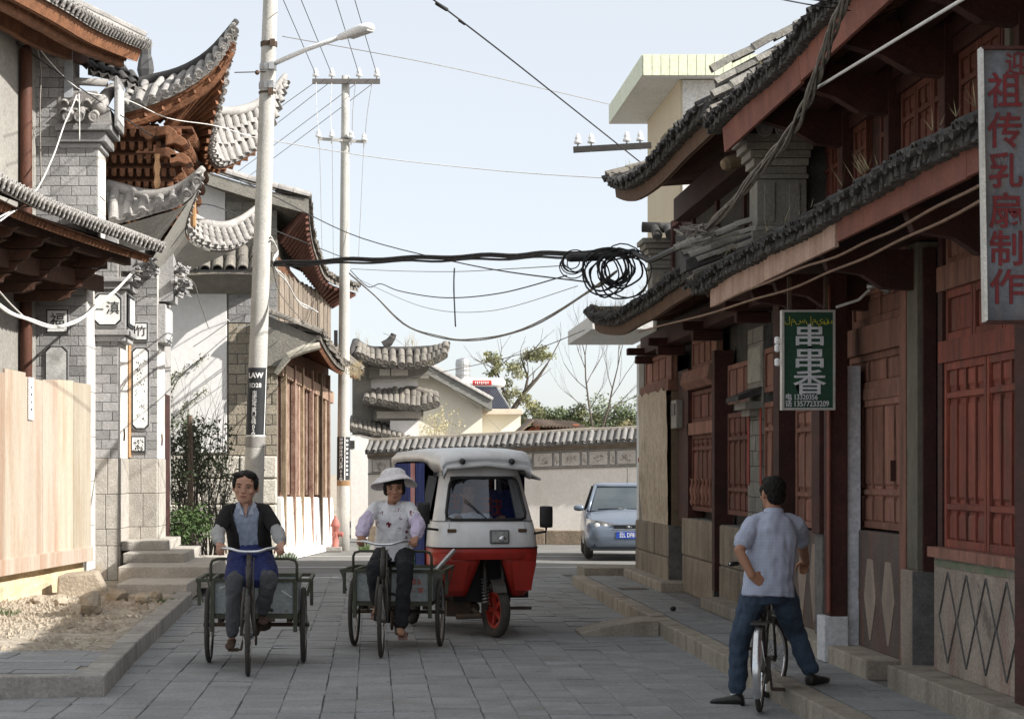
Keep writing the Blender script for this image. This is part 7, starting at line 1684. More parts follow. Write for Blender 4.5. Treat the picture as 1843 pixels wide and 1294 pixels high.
# rear cabin: curtains, frame, floor, wheels
m = MB(); m.grid([[V(CX_-.575 + .02*math.sin(y*26), y, z) for z in (.50,.9,1.4,1.78)] for y in [.5+1.95*i/46 for i in range(47)]]); ap('curtain', m, tarp, True)
m = MB(); m.grid([[V(CX_+.575 + .02*math.sin(y*26), y, z) for z in (.50,.9,1.4,1.80)] for y in [.86+1.6*i/36 for i in range(37)]]); ap('curtain', m, tarp, True)
m = MB(); m.box(CX_-.60, CX_-.585, .9, 2.5, .42, .62); m.box(CX_+.585, CX_+.60, .9, 2.5, .42, .8); ap('side_panel', m, autor)
m = MB(); m.box(CX_-.606, CX_-.60, .92, 2.4, .60, .86); ap('green_panel', m, grn)
m = MB(); m.box(CX_-.6, CX_+.6, .82, 2.5, .36, .44); ap('floor', m, dark)
m = MB(); m.box(CX_-.56, CX_+.56, 2.46, 2.5, .44, 1.86); ap('back_panel', m, dark)
m = MB(); m.box(CX_-.30, CX_+.56, .87, .9, .44, 1.5); ap('partition', m, tarp)
m = MB(); m.box(CX_-.25, CX_+.25, .5, .82, .6, .74); m.box(CX_-.25, CX_+.25, .78, .85, .74, 1.05); ap('driver_seat', m, blackpl, bev=.03)
m = MB(); m.grid([[V(CX_-.60 + .015*math.sin(i*2), .92+.04*i, z) for z in (1.2,1.5,1.78)] for i in range(8)]); ap('pink_cloth', m, mat('pale pink cloth', (.50,.28,.28), (.42,.2,.2), 6), True)
for x in (-.46, .46):
    c = V(CX_+x, 2.0, .27); w = ap('rear_wheel', torus(c, .20, .065, (1,0,0), 26, 8), rubber, True); m = MB(); m.tube([c-V(.04,0,0), c+V(.04,0,0)], .14, 14); ap('rim', m, autor, par=w)
m = MB(); m.tube([V(CX_-.46,2.0,.27), V(CX_+.46,2.0,.27)], .03, 8); ap('rear_axle', m, rust)
m = MB(); m.box(.1,.42,.24,.32,.27,.30); ap('foot_step', m, rust); m = MB(); m.tube([V(CX_,.25,1.0), V(CX_,.42,1.18)], .018, 8); m.tube([V(CX_-.25,.5,1.2), V(CX_,.42,1.18), V(CX_+.25,.5,1.2)], .012, 8); ap('handlebar', m, blackpl, True)
# red strokes on the partition, standing in for sign lettering reflected in the windscreen
rl = mat('red reflection strokes', (.40,.03,.025), (.34,.03,.025), 8, .7)
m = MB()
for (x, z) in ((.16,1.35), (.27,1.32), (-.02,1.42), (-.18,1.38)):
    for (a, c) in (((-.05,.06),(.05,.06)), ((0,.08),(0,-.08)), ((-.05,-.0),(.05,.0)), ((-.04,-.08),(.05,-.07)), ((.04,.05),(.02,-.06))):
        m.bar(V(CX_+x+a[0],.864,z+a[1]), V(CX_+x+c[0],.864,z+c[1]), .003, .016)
ap('reflected_strokes', m, rl)

# ---------------------------------------------------------------- silver blue car
carp = mat('blue silver car paint', (.17,.205,.265), (.16,.195,.25), 1, .3, metal=.35, coat=.6, fine=.0)
cardk = mat('car dark glass trim', (.02,.022,.025), (.025,.027,.03), 2, .3)
car = thing('parked_car', 'silver blue hatchback parked facing the street at the far wall', 'car', (4.85, 42.0, 0), R(-4))
def cp(name, mb, mt, sm=True, bev=0.0, par=None): return part(name, mb, mt, par or car, smooth=sm, world=False, bevel=bev)
rg = []
for y, hw, zb, zt, cr in ((-.02,.55,.30,.56,.01), (.02,.70,.25,.64,.015), (.12,.79,.21,.72,.02), (.35,.82,.20,.79,.035), (.9,.84,.2,.90,.05), (1.05,.842,.2,.935,.05), (2.2,.845,.2,.96,.03), (3.3,.84,.2,.98,.02), (3.7,.80,.22,.96,.02), (3.85,.70,.3,.85,.01)):
    h = [(-hw*.86,zb),(-hw*.97,zb+.08),(-hw,lerp(zb,zt,.45)),(-hw*.985,lerp(zb,zt,.75)),(-hw*.93,zt-.03),(-hw*.8,zt),(-hw*.4,zt+cr*.8),(0,zt+cr)]
    rg.append([V(x,y,z) for x, z in h] + [V(-x,y,z) for x, z in reversed(h[:-1])])
m = MB(); m.rings(rg); cp('body', m, carp)
def grn_ring(z, hw, y0, y1): return [V(-hw*.9,y0+.03,z), V(-hw*.5,y0,z), V(hw*.5,y0,z), V(hw*.9,y0+.03,z), V(hw,y0+.15,z), V(hw*1.0,(y0+y1)/2,z), V(hw*.92,y1,z), V(-hw*.92,y1,z), V(-hw*1.0,(y0+y1)/2,z), V(-hw,y0+.15,z)]
m = MB(); m.rings([grn_ring(z,hw,a,b) for z,hw,a,b in ((.93,.76,.92,3.6), (1.15,.69,1.25,3.5), (1.36,.61,1.6,3.3), (1.40,.59,1.68,3.25))]); gh_ = cp('greenhouse', m, mat('car window glass', (.05,.065,.075), (.075,.09,.10), 1.5, .05, spec=.6, fine=0), False)
m = MB(); m.rings([grn_ring(z,hw,a,b) for z,hw,a,b in ((1.385,.615,1.62,3.3), (1.43,.60,1.70,3.25), (1.46,.5,1.85,3.1), (1.465,.3,2.0,3.0))]); cp('roof', m, carp)
for s in (-1, 1):
    m = MB(); m.tube([V(s*.745,.94,.93), V(s*.665,1.28,1.16), V(s*.585,1.62,1.39)], [.035,.032,.035], 8); cp('pillar', m, carp)
    m = MB(); m.tube([V(s*.77,2.1,.95), V(s*.62,2.1,1.4)], .03, 6); cp('pillar', m, cardk)
    m = MB(); c = V(s*.92,1.1,.98); m.rings([[c+V(s*dx, .05*k*math.sin(t)*1.2-.02, .06*k*math.cos(t)) for t in [2*math.pi*i/12 for i in range(12)]] for dx, k in ((-.1,.5), (-.07,.95), (.0,1.0), (.07,.85), (.1,.4))]); mr = cp('mirror', m, carp); m = MB(); m.bar(V(s*.78,1.1,.95), V(s*.86,1.1,.96), .06, .03); cp('mirror_arm', m, cardk, par=mr)
    # headlamp
    m = MB(); m.grid([[V(s*x, y_-.008, z) for z in zz_] for x, y_, zz_ in ((.28,.035,(.585,.64,.70)), (.45,.045,(.555,.65,.735)), (.62,.085,(.55,.66,.76)), (.74,.19,(.585,.67,.775)), (.80,.34,(.65,.70,.79)))]); hl = cp('headlamp', m, mat('car lamp housing', (.55,.56,.58), (.35,.36,.38), 14, .12, metal=.5), True)
    for x, z, r_ in ((.44,.65,.05), (.60,.66,.055)):
        m = MB(); m.ell(V(s*x,.045,z), r_, .02, r_, 14, 8); cp('lamp_lens', m, mat('lamp lens clear', (.7,.7,.7), (.5,.5,.5), 10, .08, spec=.8), True, par=hl)
    m = MB(); m.box(min(s*.40,s*.66), max(s*.40,s*.66), .015, .045, .28, .38); cp('fog_intake', m, cardk, False, .01)
    for y in (.72, 3.15):
        c = V(s*.74, y, .30); w = cp('wheel', torus(c, .21, .09, (1,0,0), 26, 10), rubber, True); m = MB(); m.tube([c-V(.05,0,0), c+V(.05,0,0)], .15, 16); cp('rim', m, steel, False, par=w)
m = MB(); m.box(-.28, .28, -.012, .03, .605, .675); gr = cp('grille', m, cardk, False, .015)
m = MB(); m.box(-.30, .30, -.02, .02, .682, .695); m.box(-.30, .30, -.02, .02, .585, .597); cp('grille_trim', m, chrome, False, par=gr)
m = MB(); 
for t0 in (-1, 1): m.tube([V(t0*.022+.02*math.cos(t), -.022, .64+.018*math.sin(t)) for t in [2*math.pi*i/12 for i in range(13)]], .004, 5)
cp('emblem', m, chrome, True, par=gr)
m = MB(); m.box(-.33, .33, -.0, .04, .29, .385); cp('lower_intake', m, cardk, False, .01)
m = MB(); m.box(-.24, .24, -.035, -.015, .42, .545); pt = cp('number_plate', m, mat('plate blue', (.02,.07,.38), (.02,.06,.34), 3, .4), False)
link('lettering', text_mesh('云L DF815', .115, .001, whitep, 'lettering', sx=.72, bold=.0012), pt, frame(V(0,-.037,.482), V(1,0,0), V(0,0,1), V(0,-1,0)), world=False)
m = MB(); m.box(-.72, .72, .0, .1, .19, .24); cp('chin', m, cardk, False)
m = MB(); m.tube([V(-.55,.97,.955), V(-.05,.93,.975)], .012, 5); m.tube([V(0,.96,.96), V(.55,.97,.965)], .012, 5); cp('wiper', m, cardk)
m = MB(); m.tube([V(.05,1.85,1.45), V(.05,1.8,1.85)], .006, 5); cp('antenna', m, cardk)
m = MB(); m.cap_tube([V(-.36,2.0,1.0), V(-.36,2.0,1.2)], .12, 10) if False else m.box(-.48,-.22,1.9,2.0,.9,1.0); cp('seat', m, cardk, False)
# ================================================================ PEOPLE
skin = mat('weathered skin', (.45,.26,.18), (.39,.21,.14), 6, .55, .1, 60, fine=.08, sub=.08)
skin2 = mat('tanned skin', (.40,.215,.14), (.34,.17,.105), 6, .55, .1, 60, fine=.08, sub=.08)
hairm = mat('black hair', (.010,.009,.008), (.016,.014,.012), 30, .6, .5, 90, spec=.2)
eyem = mat('dark eyes', (.045,.028,.022), (.06,.04,.03), 8, .4); lipm = mat('lips', (.30,.11,.085), (.26,.09,.07), 8, .5); browm = mat('eyebrows', (.09,.055,.04), (.12,.07,.05), 8, .8)
def blob(name, mb, mt, parent, voxel=.007, it=3, wr=0.0, wf=14.0, label=None, fold=None):
    """one continuous surface from overlapping closed volumes"""
    me = mb.mesh(name); o = bpy.data.objects.new('tmp_blob', me)
    r = o.modifiers.new('remesh', 'REMESH'); r.mode = 'VOXEL'; r.voxel_size = voxel
    s = o.modifiers.new('smooth', 'SMOOTH'); s.factor = .5; s.iterations = it
    out = bake(o); out.name = name
    bpy.data.objects.remove(o); bpy.data.meshes.remove(me)
    if wr:
        nr = [v.normal.copy() for v in out.vertices]
        for v, n in zip(out.vertices, nr):
            p = v.co; k = mnoise.noise(V(p.x*wf, p.y*wf, p.z*wf*.55)) + .5*mnoise.noise(V(p.x*wf*2+5, p.y*wf*2, p.z*wf*1.4))
            if fold: k += fold*math.sin(p.z*60 + 6*mnoise.noise(V(p.x*8, p.y*8, 1)))
            v.co = p + n*wr*k
    out.materials.clear(); out.materials.append(mt); out.polygons.foreach_set('use_smooth', [True]*len(out.polygons)); out.update()
    ob = link(name, out, parent, None, False)
    if label: ob['label'] = label
    return ob
def eloft(m, pts, rx, ry, side=(1,0,0), n=18):
    pts = [Vector(p) for p in pts]; rs = []
    for i, p in enumerate(pts):
        d = (pts[min(i+1, len(pts)-1)] - pts[max(i-1, 0)]).normalized(); a = Vector(side); a = (a - d*a.dot(d)).normalized(); b = d.cross(a)
        rs.append([p + a*math.cos(2*math.pi*k/n)*rx[i] + b*math.sin(2*math.pi*k/n)*ry[i] for k in range(n)])
    return m.rings(rs)
def limb(m, pts, r, n=12):
    pts = [Vector(p) for p in pts]; q = []; rr_ = []
    for i in range(len(pts)-1):
        for t in (0, .33, .66): q.append(lerp(pts[i], pts[i+1], t)); rr_.append(lerp(r[i], r[i+1], t))
    q.append(pts[-1]); rr_.append(r[-1])
    return m.cap_tube(q, rr_, n)
HEADR = ((-.118,.022,.078,.02), (-.105,.042,.086,.0), (-.08,.056,.090,-.035), (-.045,.066,.092,-.07), (-.01,.073,.091,-.088), (.03,.076,.092,-.098), (.065,.072,.086,-.095), (.092,.058,.064,-.078), (.110,.038,.036,-.05), (.118,.016,.010,-.022))
def headmat(c, fwd, up, k=1.0):
    f = Vector(fwd).normalized(); u = Vector(up); u = (u - f*u.dot(f)).normalized(); s = f.cross(u)
    return frame(c, s*k, f*k, u*k)
def head(m, M):
    rs = []
    for z, wx, yf, yb in HEADR: rs.append([M @ V(wx*math.cos(t), (yf+yb)/2 + (yf-yb)/2*math.sin(t), z) for t in [2*math.pi*i/18 for i in range(18)]])
    m.rings(rs)
    m.rings([[M @ V(x*w, y, z) for x in (-1, 0, 1)] + [M @ V(0, y-.03, z)] for z, w, y in ((.012,.008,.095), (-.012,.011,.102), (-.032,.017,.113), (-.040,.015,.100))])
    m.ell(M @ V(0,.0915,-.062), .022, .012, .011, 10, 6, M.to_3x3()); 
    for s in (-1, 1):
        m.ell(M @ V(s*.079,-.008,-.006), .012, .02, .034, 8, 6, M.to_3x3()); m.ell(M @ V(s*.042,.066,-.028), .024, .022, .02, 8, 6, M.to_3x3()); m.ell(M @ V(s*.033,.080,.027), .026, .014, .010, 8, 6, M.to_3x3())
def facebits(parent, M, mouth=True):
    R3 = M.to_3x3()
    for s in (-1, 1):
        m = MB(); m.ell(M @ V(s*.033,.0895,.006), .0125, .006, .004, 10, 6, R3); part('eye', m, eyem, parent, True, False)
        m = MB(); m.tube([M @ V(s*.016,.094,.026), M @ V(s*.034,.0945,.032), M @ V(s*.052,.086,.026)], [.004,.005,.003], 6); part('eyebrow', m, browm, parent, True, False)
    m = MB(); m.ell(M @ V(0,.0985,-.062), .021, .006, .006, 10, 6, R3); part('mouth', m, lipm, parent, True, False)
def hand(m, wrist, d, nrm, thumb, curl=(.5,.6,.5), k=1.0, spread=.0):
    """palm and five fingers: d = pointing direction, nrm = palm normal (fingers curl towards it), thumb = side (+1/-1)"""
    d = Vector(d).normalized(); nrm = Vector(nrm); nrm = (nrm - d*nrm.dot(d)).normalized(); sd = d.cross(nrm)*thumb; w = Vector(wrist)
    rs = []
    for t, a, b in ((-.02,.027,.02), (.0,.03,.02), (.035,.038,.018), (.07,.041,.016), (.085,.039,.014)):
        c = w + d*t*k; rs.append([c + sd*a*k*math.cos(x) + nrm*b*k*math.sin(x) for x in [2*math.pi*i/10 for i in range(10)]])
    m.rings(rs)
    for i, (off, L_) in enumerate(((.030,.9), (.010,1.0), (-.010,.95), (-.029,.75))):
        p = w + d*.08*k + sd*off*k; a = 0.0; q = [p - d*.02*k, p]; r_ = [.0095*k, .0095*k]; dd = (d + sd*off*spread*6).normalized()
        for seg, c_ in zip((.042,.027,.021), curl):
            a += c_; p = p + (dd*math.cos(a) + nrm*math.sin(a))*seg*L_*k; q.append(p); r_.append(r_[-1]*.93)
        m.cap_tube(q, r_, 8)
    p = w + d*.02*k + sd*.028*k; t1 = (d*.65 + sd*.65 + nrm*.35).normalized(); t2 = (d*.85 + sd*.15 + nrm*.5).normalized()
    m.cap_tube([p, p+t1*.038*k, p+t1*.038*k+t2*.03*k, p+t1*.038*k+t2*.052*k], [.013*k,.0115*k,.010*k,.009*k], 8)
def shoe(name, parent, heel, d, mt, L_=.25, w=.043, h=.06):
    d = Vector(d).normalized(); u = V(0,0,1); u = (u - d*u.dot(d)).normalized(); s = d.cross(u); heel = Vector(heel); m = MB(); rs = []
    for t, a, b in ((.0,.55,.55), (.04,.85,1.0), (.2,.9,1.1), (.4,.85,.9), (.6,1.0,.75), (.8,1.0,.62), (.93,.78,.52), (1.0,.4,.3)):
        c = heel + d*L_*t; rs.append([c + s*w*a*math.cos(x) + u*(h*b*.5 + h*b*.5*math.sin(x) if math.sin(x) > -.6 else 0) for x in [2*math.pi*i/14 for i in range(14)]])
    m.rings(rs); return part(name, m, mt, parent, True, False)
def hair_cap(parent, M, style, mt=hairm):
    m = MB(); R3 = M.to_3x3()
    m.ell(M @ V(0,-.018,.040), .084, .100, .090, 20, 14, R3)
    if style == 'bun': m.ell(M @ V(0,-.085,-.02), .06, .05, .07, 12, 8, R3); m.ell(M @ V(0,-.115,-.045), .035, .035, .04, 10, 8, R3); m.ell(M @ V(-.035,.04,.092), .045, .036, .028, 12, 8, R3, ); m.ell(M @ V(.035,.04,.092), .045, .036, .028, 12, 8, R3); m.ell(M @ V(-.068,.015,.03), .02, .045, .05, 10, 8, R3); m.ell(M @ V(.068,.015,.03), .02, .045, .05, 10, 8, R3)
    if style == 'short': m.ell(M @ V(0,-.055,-.01), .074, .055, .075, 14, 10, R3); m.ell(M @ V(0,.03,.085), .07, .06, .04, 12, 8, R3); m.ell(M @ V(-.07,.02,.02), .018, .045, .04, 10, 6, R3); m.ell(M @ V(.07,.02,.02), .018, .045, .04, 10, 6, R3)
    if style == 'fringe': m.ell(M @ V(-.02,.06,.062), .055, .04, .028, 12, 8, R3); m.ell(M @ V(.035,.058,.058), .045, .04, .028, 12, 8, R3); m.ell(M @ V(-.07,.02,-.01), .02, .04, .06, 10, 6, R3); m.ell(M @ V(.07,.02,-.01), .02, .04, .06, 10, 6, R3); m.ell(M @ V(0,-.07,-.03), .06, .045, .07, 10, 6, R3)
    return blob('hair', m, mt, parent, .006, 0, .006, 75)
def person(label, root_loc, rz, group=None): return thing('person', label, 'person', root_loc, rz, group)
def plaid(name, c, c2, f):
    m = mat(name, c, tuple(x*.9 for x in c), 3, .85, fine=.06); nt = m.node_tree; N = nt.nodes; L = nt.links; b = N['Principled BSDF']; src = b.inputs['Base Color'].links[0].from_socket
    tc = N.new('ShaderNodeTexCoord')
    for axis in ('X', 'Z'):
        w = N.new('ShaderNodeTexWave'); w.wave_type = 'BANDS'; w.bands_direction = axis; w.inputs['Scale'].default_value = f; w.inputs['Distortion'].default_value = .3; L.new(tc.outputs['Object'], w.inputs[0])
        r = N.new('ShaderNodeMapRange'); r.inputs[1].default_value = .6; r.inputs[2].default_value = .85; r.inputs[4].default_value = .7; L.new(w.outputs['Fac'], r.inputs[0])
        x = N.new('ShaderNodeMix'); x.data_type = 'RGBA'; L.new(r.outputs[0], x.inputs[0]); L.new(src, x.inputs[6]); x.inputs[7].default_value = (*c2, 1); src = x.outputs[2]
    L.new(src, b.inputs['Base Color']); return m
shirtA = mat('grey blue shirt', (.27,.31,.40), (.22,.26,.345), 8, .85, .3, 80, fine=.12)
vestm = mat('black knit vest', (.014,.013,.014), (.022,.02,.021), 20, .95, .4, 120)
sleevem = mat('grey oversleeve', (.38,.38,.375), (.30,.30,.295), 7, .9, .4, 60, fine=.12)
apronm = mat('blue apron', (.022,.032,.125), (.018,.025,.095), 5, .85, .3, 30)
trouA = mat('charcoal trousers', (.085,.088,.095), (.065,.067,.073), 6, .9, .3, 40)
shoeb = mat('brown cloth shoe', (.075,.04,.028), (.05,.03,.022), 8, .7)
blouse = mat('white spotted blouse', (.78,.78,.80), (.72,.72,.745), 6, .85, .25, 50, spots=(.16,.015,.025), sp=(.60,.615), spscale=11, fine=.05)
lilac = mat('lilac oversleeve', (.60,.53,.68), (.52,.45,.60), 40, .85, .3, 60, fine=.12)
trouB = mat('black trousers', (.018,.019,.023), (.027,.028,.032), 6, .9, .3, 40)
hatm = mat('white print sun hat', (.72,.70,.70), (.64,.61,.62), 8, .85, .2, 40, spots=(.40,.16,.18), sp=(.63,.68), spscale=16)
denim = mat('blue denim', (.055,.082,.125), (.04,.062,.098), 5, .9, .4, 70, fine=.15)
plaidm = plaid('blue check shirt', (.50,.54,.65), (.30,.34,.47), 31)
leather = mat('black leather shoe', (.018,.017,.016), (.026,.024,.023), 6, .35)
sock = mat('white sock', (.72,.72,.72), (.65,.65,.65), 8, .9)

# --- woman in black vest on the near tricycle
pa = person('woman in a black vest and blue apron riding the near cargo tricycle', (-1.03, 18.42, 0), 0)
hipL, hipR = V(-.11,.78,.93), V(.07,.78,.93); kL, kR = V(-.135,.40,.765), V(.155,.40,.78); aL, aR = V(-.165,.50,.295), V(.085,.62,.49)
shL, shR = V(-.205,.67,1.36), V(.105,.67,1.365); eL, eR = V(-.29,.54,1.17), V(.225,.54,1.17); wL, wR = V(-.262,.405,1.085), V(.262,.405,1.085)
MH = headmat(V(-.055,.595,1.56), (-.10,-1,-.06), (.06,0,1), 1.14) @ Matrix.Diagonal((1.14,1,.98,1))
m = MB(); head(m, MH); eloft(m, [V(-.05,.66,1.40), V(-.052,.635,1.46), V(-.055,.615,1.53)], (.062,.053,.054), (.058,.053,.054))
eloft(m, [V(-.02,.80,.88), V(-.02,.79,1.0), V(-.035,.74,1.16), V(-.05,.69,1.30), V(-.05,.67,1.40)], (.15,.145,.15,.16,.09), (.11,.10,.10,.10,.07))
for sh, el, wr_, th in ((shL, eL, wL, 1), (shR, eR, wR, -1)): limb(m, (sh, el, wr_), (.045,.038,.028))
for h_, k_, a_ in ((hipL, kL, aL), (hipR, kR, aR)): limb(m, (h_, k_, lerp(k_, a_, .4), a_), (.075,.055,.05,.035))
hand(m, wL, (.12,-.75,-.28), (-.15,-.35,-1), 1, (.7,.9,.7), .98); hand(m, wR, (-.12,-.75,-.28), (.15,-.35,-1), -1, (.7,.9,.7), .98)
bd_ = blob('body', m, skin, pa, .006, 2)
facebits(pa, MH); hair_cap(pa, MH, 'bun')
m = MB(); eloft(m, [V(-.02,.80,.90), V(-.02,.785,1.02), V(-.035,.735,1.16), V(-.05,.69,1.29), V(-.05,.675,1.385), V(-.05,.67,1.415)], (.18,.178,.178,.178,.135,.065), (.145,.142,.136,.122,.09,.055))
for sh, el in ((shL, eL), (shR, eR)): limb(m, (lerp(sh, V(-.05,.67,1.36), .35), sh, el), (.046,.046,.042))
blob('shirt', m, shirtA, pa, .008, 2, .010, 17, fold=.15)
for s in (-1, 1):
    m = MB(); c = V(-.05,.575,1.40); m.rings([[c+V(s*.012,.005,-.085), c+V(s*.10,.05,-.05), c+V(s*.115,.07,-.02), c+V(s*.06,.05,.035)], [c+V(s*.012,-.008,-.085), c+V(s*.10,.035,-.05), c+V(s*.115,.055,-.02), c+V(s*.06,.035,.045)]]); part('collar', m, mat('pale blue collar', (.42,.47,.56), (.37,.42,.51), 8, .85), pa, False, False, .004)
m = MB(); m.prism([(-.028,1.455),(.028,1.455),(.0,1.30)], lambda u, v, d: V(-.05+u, d+(1.455-v)*-.02, v), .54, .59); part('open_neck', m, skin, pa, False, False)
m = MB(); rg = []
for p, rx, ry in ((V(-.02,.79,.98),.192,.158), (V(-.035,.74,1.15),.192,.152), (V(-.05,.69,1.28),.195,.14), (V(-.05,.675,1.36),.178,.108), (V(-.05,.672,1.405),.115,.085), (V(-.05,.672,1.43),.085,.068)):
    op = 26 + 60*max(0, (p.z-1.2)/.22)*.4
    rg.append([p + V(rx*math.cos(t), ry*math.sin(t), 0) for t in [math.radians(-90+op+ (360-2*op)*i/26) for i in range(27)]])
gi = [[q for q in r] for r in rg]; m.grid(gi); vo = part('vest', m, vestm, pa, True, False); sd_ = vo.modifiers.new('thick', 'SOLIDIFY'); sd_.thickness = .012
for sh, el in ((shL, eL), (shR, eR)):
    m = MB(); limb(m, (lerp(sh, V(-.05,.67,1.38), .5), sh+V(0,0,-.008), lerp(sh, el, .74)), (.054,.066,.064)); blob('vest_sleeve', m, vestm, pa, .009, 2, .002, 25)
for sh, el, wr_ in ((shL, eL, wL), (shR, eR, wR)):
    m = MB(); limb(m, (lerp(sh, el, .66), el, lerp(el, wr_, .5), lerp(el, wr_, .88), lerp(el, wr_, .97)), (.050,.062,.058,.047,.034)); blob('oversleeve', m, sleevem, pa, .007, 2, .006, 26, fold=.5)
m = MB()
for h_, k_, a_ in ((hipL, kL, aL), (hipR, kR, aR)): limb(m, (h_, k_, lerp(k_, a_, .35), lerp(k_, a_, .92)), (.098,.078,.072,.058))
eloft(m, [V(-.02,.82,.82), V(-.02,.80,.93), V(-.02,.79,1.02)], (.14,.165,.15), (.10,.12,.11)); blob('trousers', m, trouA, pa, .008, 2, .010, 15, fold=.2)
m = MB()
for h_, k_ in ((hipL, kL), (hipR, kR)): limb(m, (lerp(h_, k_, .0), lerp(h_, k_, .5), lerp(h_, k_, .86)+V(0,0,-.01)), (.118,.105,.098))
eloft(m, [V(0,.62,.86), V(0,.50,.80), V(0,.43,.74)], (.15,.155,.15), (.08,.07,.05)); eloft(m, [V(-.02,.70,.90), V(-.02,.76,1.0), V(-.02,.765,1.08)], (.175,.182,.172), (.16,.145,.135)); blob('apron', m, apronm, pa, .009, 2, .011, 13)
shoe('shoe', pa, aL+V(0,.06,-.075), (-.05,-1,-.12), shoeb, .24); shoe('shoe', pa, aR+V(0,.06,-.075), (.1,-1,-.1), shoeb, .24)

# --- woman in sun hat
pb_ = person('woman in a sun hat and spotted white blouse riding the farther cargo tricycle', (.08, 20.25, 0), R(-7))
hipL, hipR = V(-.06,.80,.92), V(.12,.80,.92); kL, kR = V(-.12,.42,.775), V(.175,.44,.80); aL, aR = V(-.10,.60,.47), V(.13,.50,.26)
shL, shR = V(-.135,.70,1.365), V(.185,.70,1.365); eL, eR = V(-.225,.54,1.19), V(.285,.54,1.19); wL, wR = V(-.235,.40,1.09), V(.275,.42,1.085)
MH = headmat(V(.05,.62,1.545), (.16,-1,-.20), (-.05,-.1,1), 1.08) @ Matrix.Diagonal((1.08,1,1,1))
m = MB(); head(m, MH); eloft(m, [V(.03,.69,1.38), V(.035,.665,1.44), V(.045,.645,1.50)], (.058,.05,.05), (.055,.05,.05))
eloft(m, [V(.03,.82,.88), V(.03,.80,1.0), V(.03,.76,1.16), V(.03,.72,1.30), V(.03,.70,1.39)], (.145,.135,.14,.15,.08), (.105,.095,.095,.095,.065))
for sh, el, wr_ in ((shL, eL, wL), (shR, eR, wR)): limb(m, (sh, el, wr_), (.042,.036,.026))
for h_, k_, a_ in ((hipL, kL, aL), (hipR, kR, aR)): limb(m, (h_, k_, lerp(k_, a_, .4), a_), (.072,.052,.048,.033))
for a_, d in ((aL, (-.05,-1,-.25)), (aR, (.15,-1,-.12))): limb(m, (a_+V(0,.02,-.03), a_+V(0,-.06,-.055), a_+Vector(d).normalized()*.15+V(0,0,-.05)), (.032,.033,.026))
hand(m, wL, (.1,-.75,-.25), (-.1,-.35,-1), 1, (.7,.9,.7), .95); hand(m, wR, (-.1,-.75,-.25), (.1,-.35,-1), -1, (.7,.9,.7), .95)
blob('body', m, skin2, pb_, .006, 2); facebits(pb_, MH); hair_cap(pb_, MH, 'fringe')
HT = MH @ Matrix.Translation((0,-.03,.02)) @ Matrix.Rotation(R(24), 4, 'X'); m = MB(); rs = []
for z, r_, dz in ((.128,.03,0), (.122,.07,0), (.10,.098,0), (.062,.108,0), (.045,.112,0)): rs.append([HT @ V(r_*math.cos(t), r_*1.08*math.sin(t)-.01, z+.012) for t in [2*math.pi*i/28 for i in range(28)]])
for r_, z in ((.13,.040), (.155,.030), (.178,.012), (.19,-.005)): rs.append([HT @ V(r_*math.cos(t), r_*math.sin(t)-.01, z+.012+.012*math.sin(3*t+1)+.02*math.cos(t)**2*(-1 if r_ > .15 else 0)) for t in [2*math.pi*i/28 for i in range(28)]])
m.rings(rs, cap=False); m.add(rs[0], [tuple(range(28))]); ht = part('sun_hat', m, hatm, pb_, True, False); q = ht.modifiers.new('thick', 'SOLIDIFY'); q.thickness = .006
m = MB(); eloft(m, [V(.03,.80,.86), V(.03,.79,.98), V(.03,.755,1.12), V(.03,.72,1.27), V(.03,.70,1.37), V(.03,.695,1.40)], (.195,.185,.175,.178,.115,.06), (.15,.14,.135,.125,.09,.055))
for sh, el in ((shL, eL), (shR, eR)): limb(m, (lerp(sh, V(.03,.7,1.36), .5), sh+V(0,0,-.01), lerp(sh, el, .8)), (.054,.060,.060))
blob('blouse', m, blouse, pb_, .008, 2, .010, 15, fold=.12)
for s in (-1, 1):
    m = MB(); c = V(.03,.605,1.385); m.rings([[c+V(s*.01,.005,-.07), c+V(s*.09,.05,-.045), c+V(s*.10,.07,-.01), c+V(s*.05,.045,.03)], [c+V(s*.01,-.008,-.07), c+V(s*.09,.035,-.045), c+V(s*.10,.055,-.01), c+V(s*.05,.03,.04)]]); part('collar', m, blouse, pb_, False, False, .004)
for sh, el, wr_ in ((shL, eL, wL), (shR, eR, wR)):
    m = MB(); limb(m, (lerp(sh, el, .5), lerp(sh, el, .75), el, lerp(el, wr_, .55), lerp(el, wr_, .9), lerp(el, wr_, 1.0)), (.056,.066,.070,.068,.053,.036)); blob('oversleeve', m, lilac, pb_, .008, 2, .008, 28, fold=.5)
m = MB()
for h_, k_, a_ in ((hipL, kL, aL), (hipR, kR, aR)): limb(m, (h_, k_, lerp(k_, a_, .4), lerp(k_, a_, .95)), (.102,.078,.072,.068))
eloft(m, [V(.03,.82,.80), V(.03,.81,.92), V(.03,.80,1.0)], (.14,.165,.15), (.10,.12,.11)); blob('trousers', m, trouB, pb_, .008, 2, .010, 15, fold=.2)
sand = mat('pinkish sandal', (.26,.15,.13), (.2,.12,.1), 9, .7)
for a_, d in ((aL, V(-.05,-1,-.25)), (aR, V(.15,-1,-.12))):
    d = d.normalized(); s = d.cross(V(0,0,1)).normalized(); b0 = a_ + V(0,.07,-.088); m = MB(); m.obox(b0 + d*.12, d*.125, s*.042, V(0,0,.009)); m.rings([[b0+d*.15+s*.044*k+V(0,0,.0), b0+d*.19+s*.044*k, b0+d*.19+s*.044*k+V(0,0,.03 if abs(k) == 1 else .062), b0+d*.15+s*.044*k+V(0,0,.03 if abs(k) == 1 else .066)] for k in (-1, -.5, 0, .5, 1)]); part('sandal', m, sand, pb_, False, False, .004)

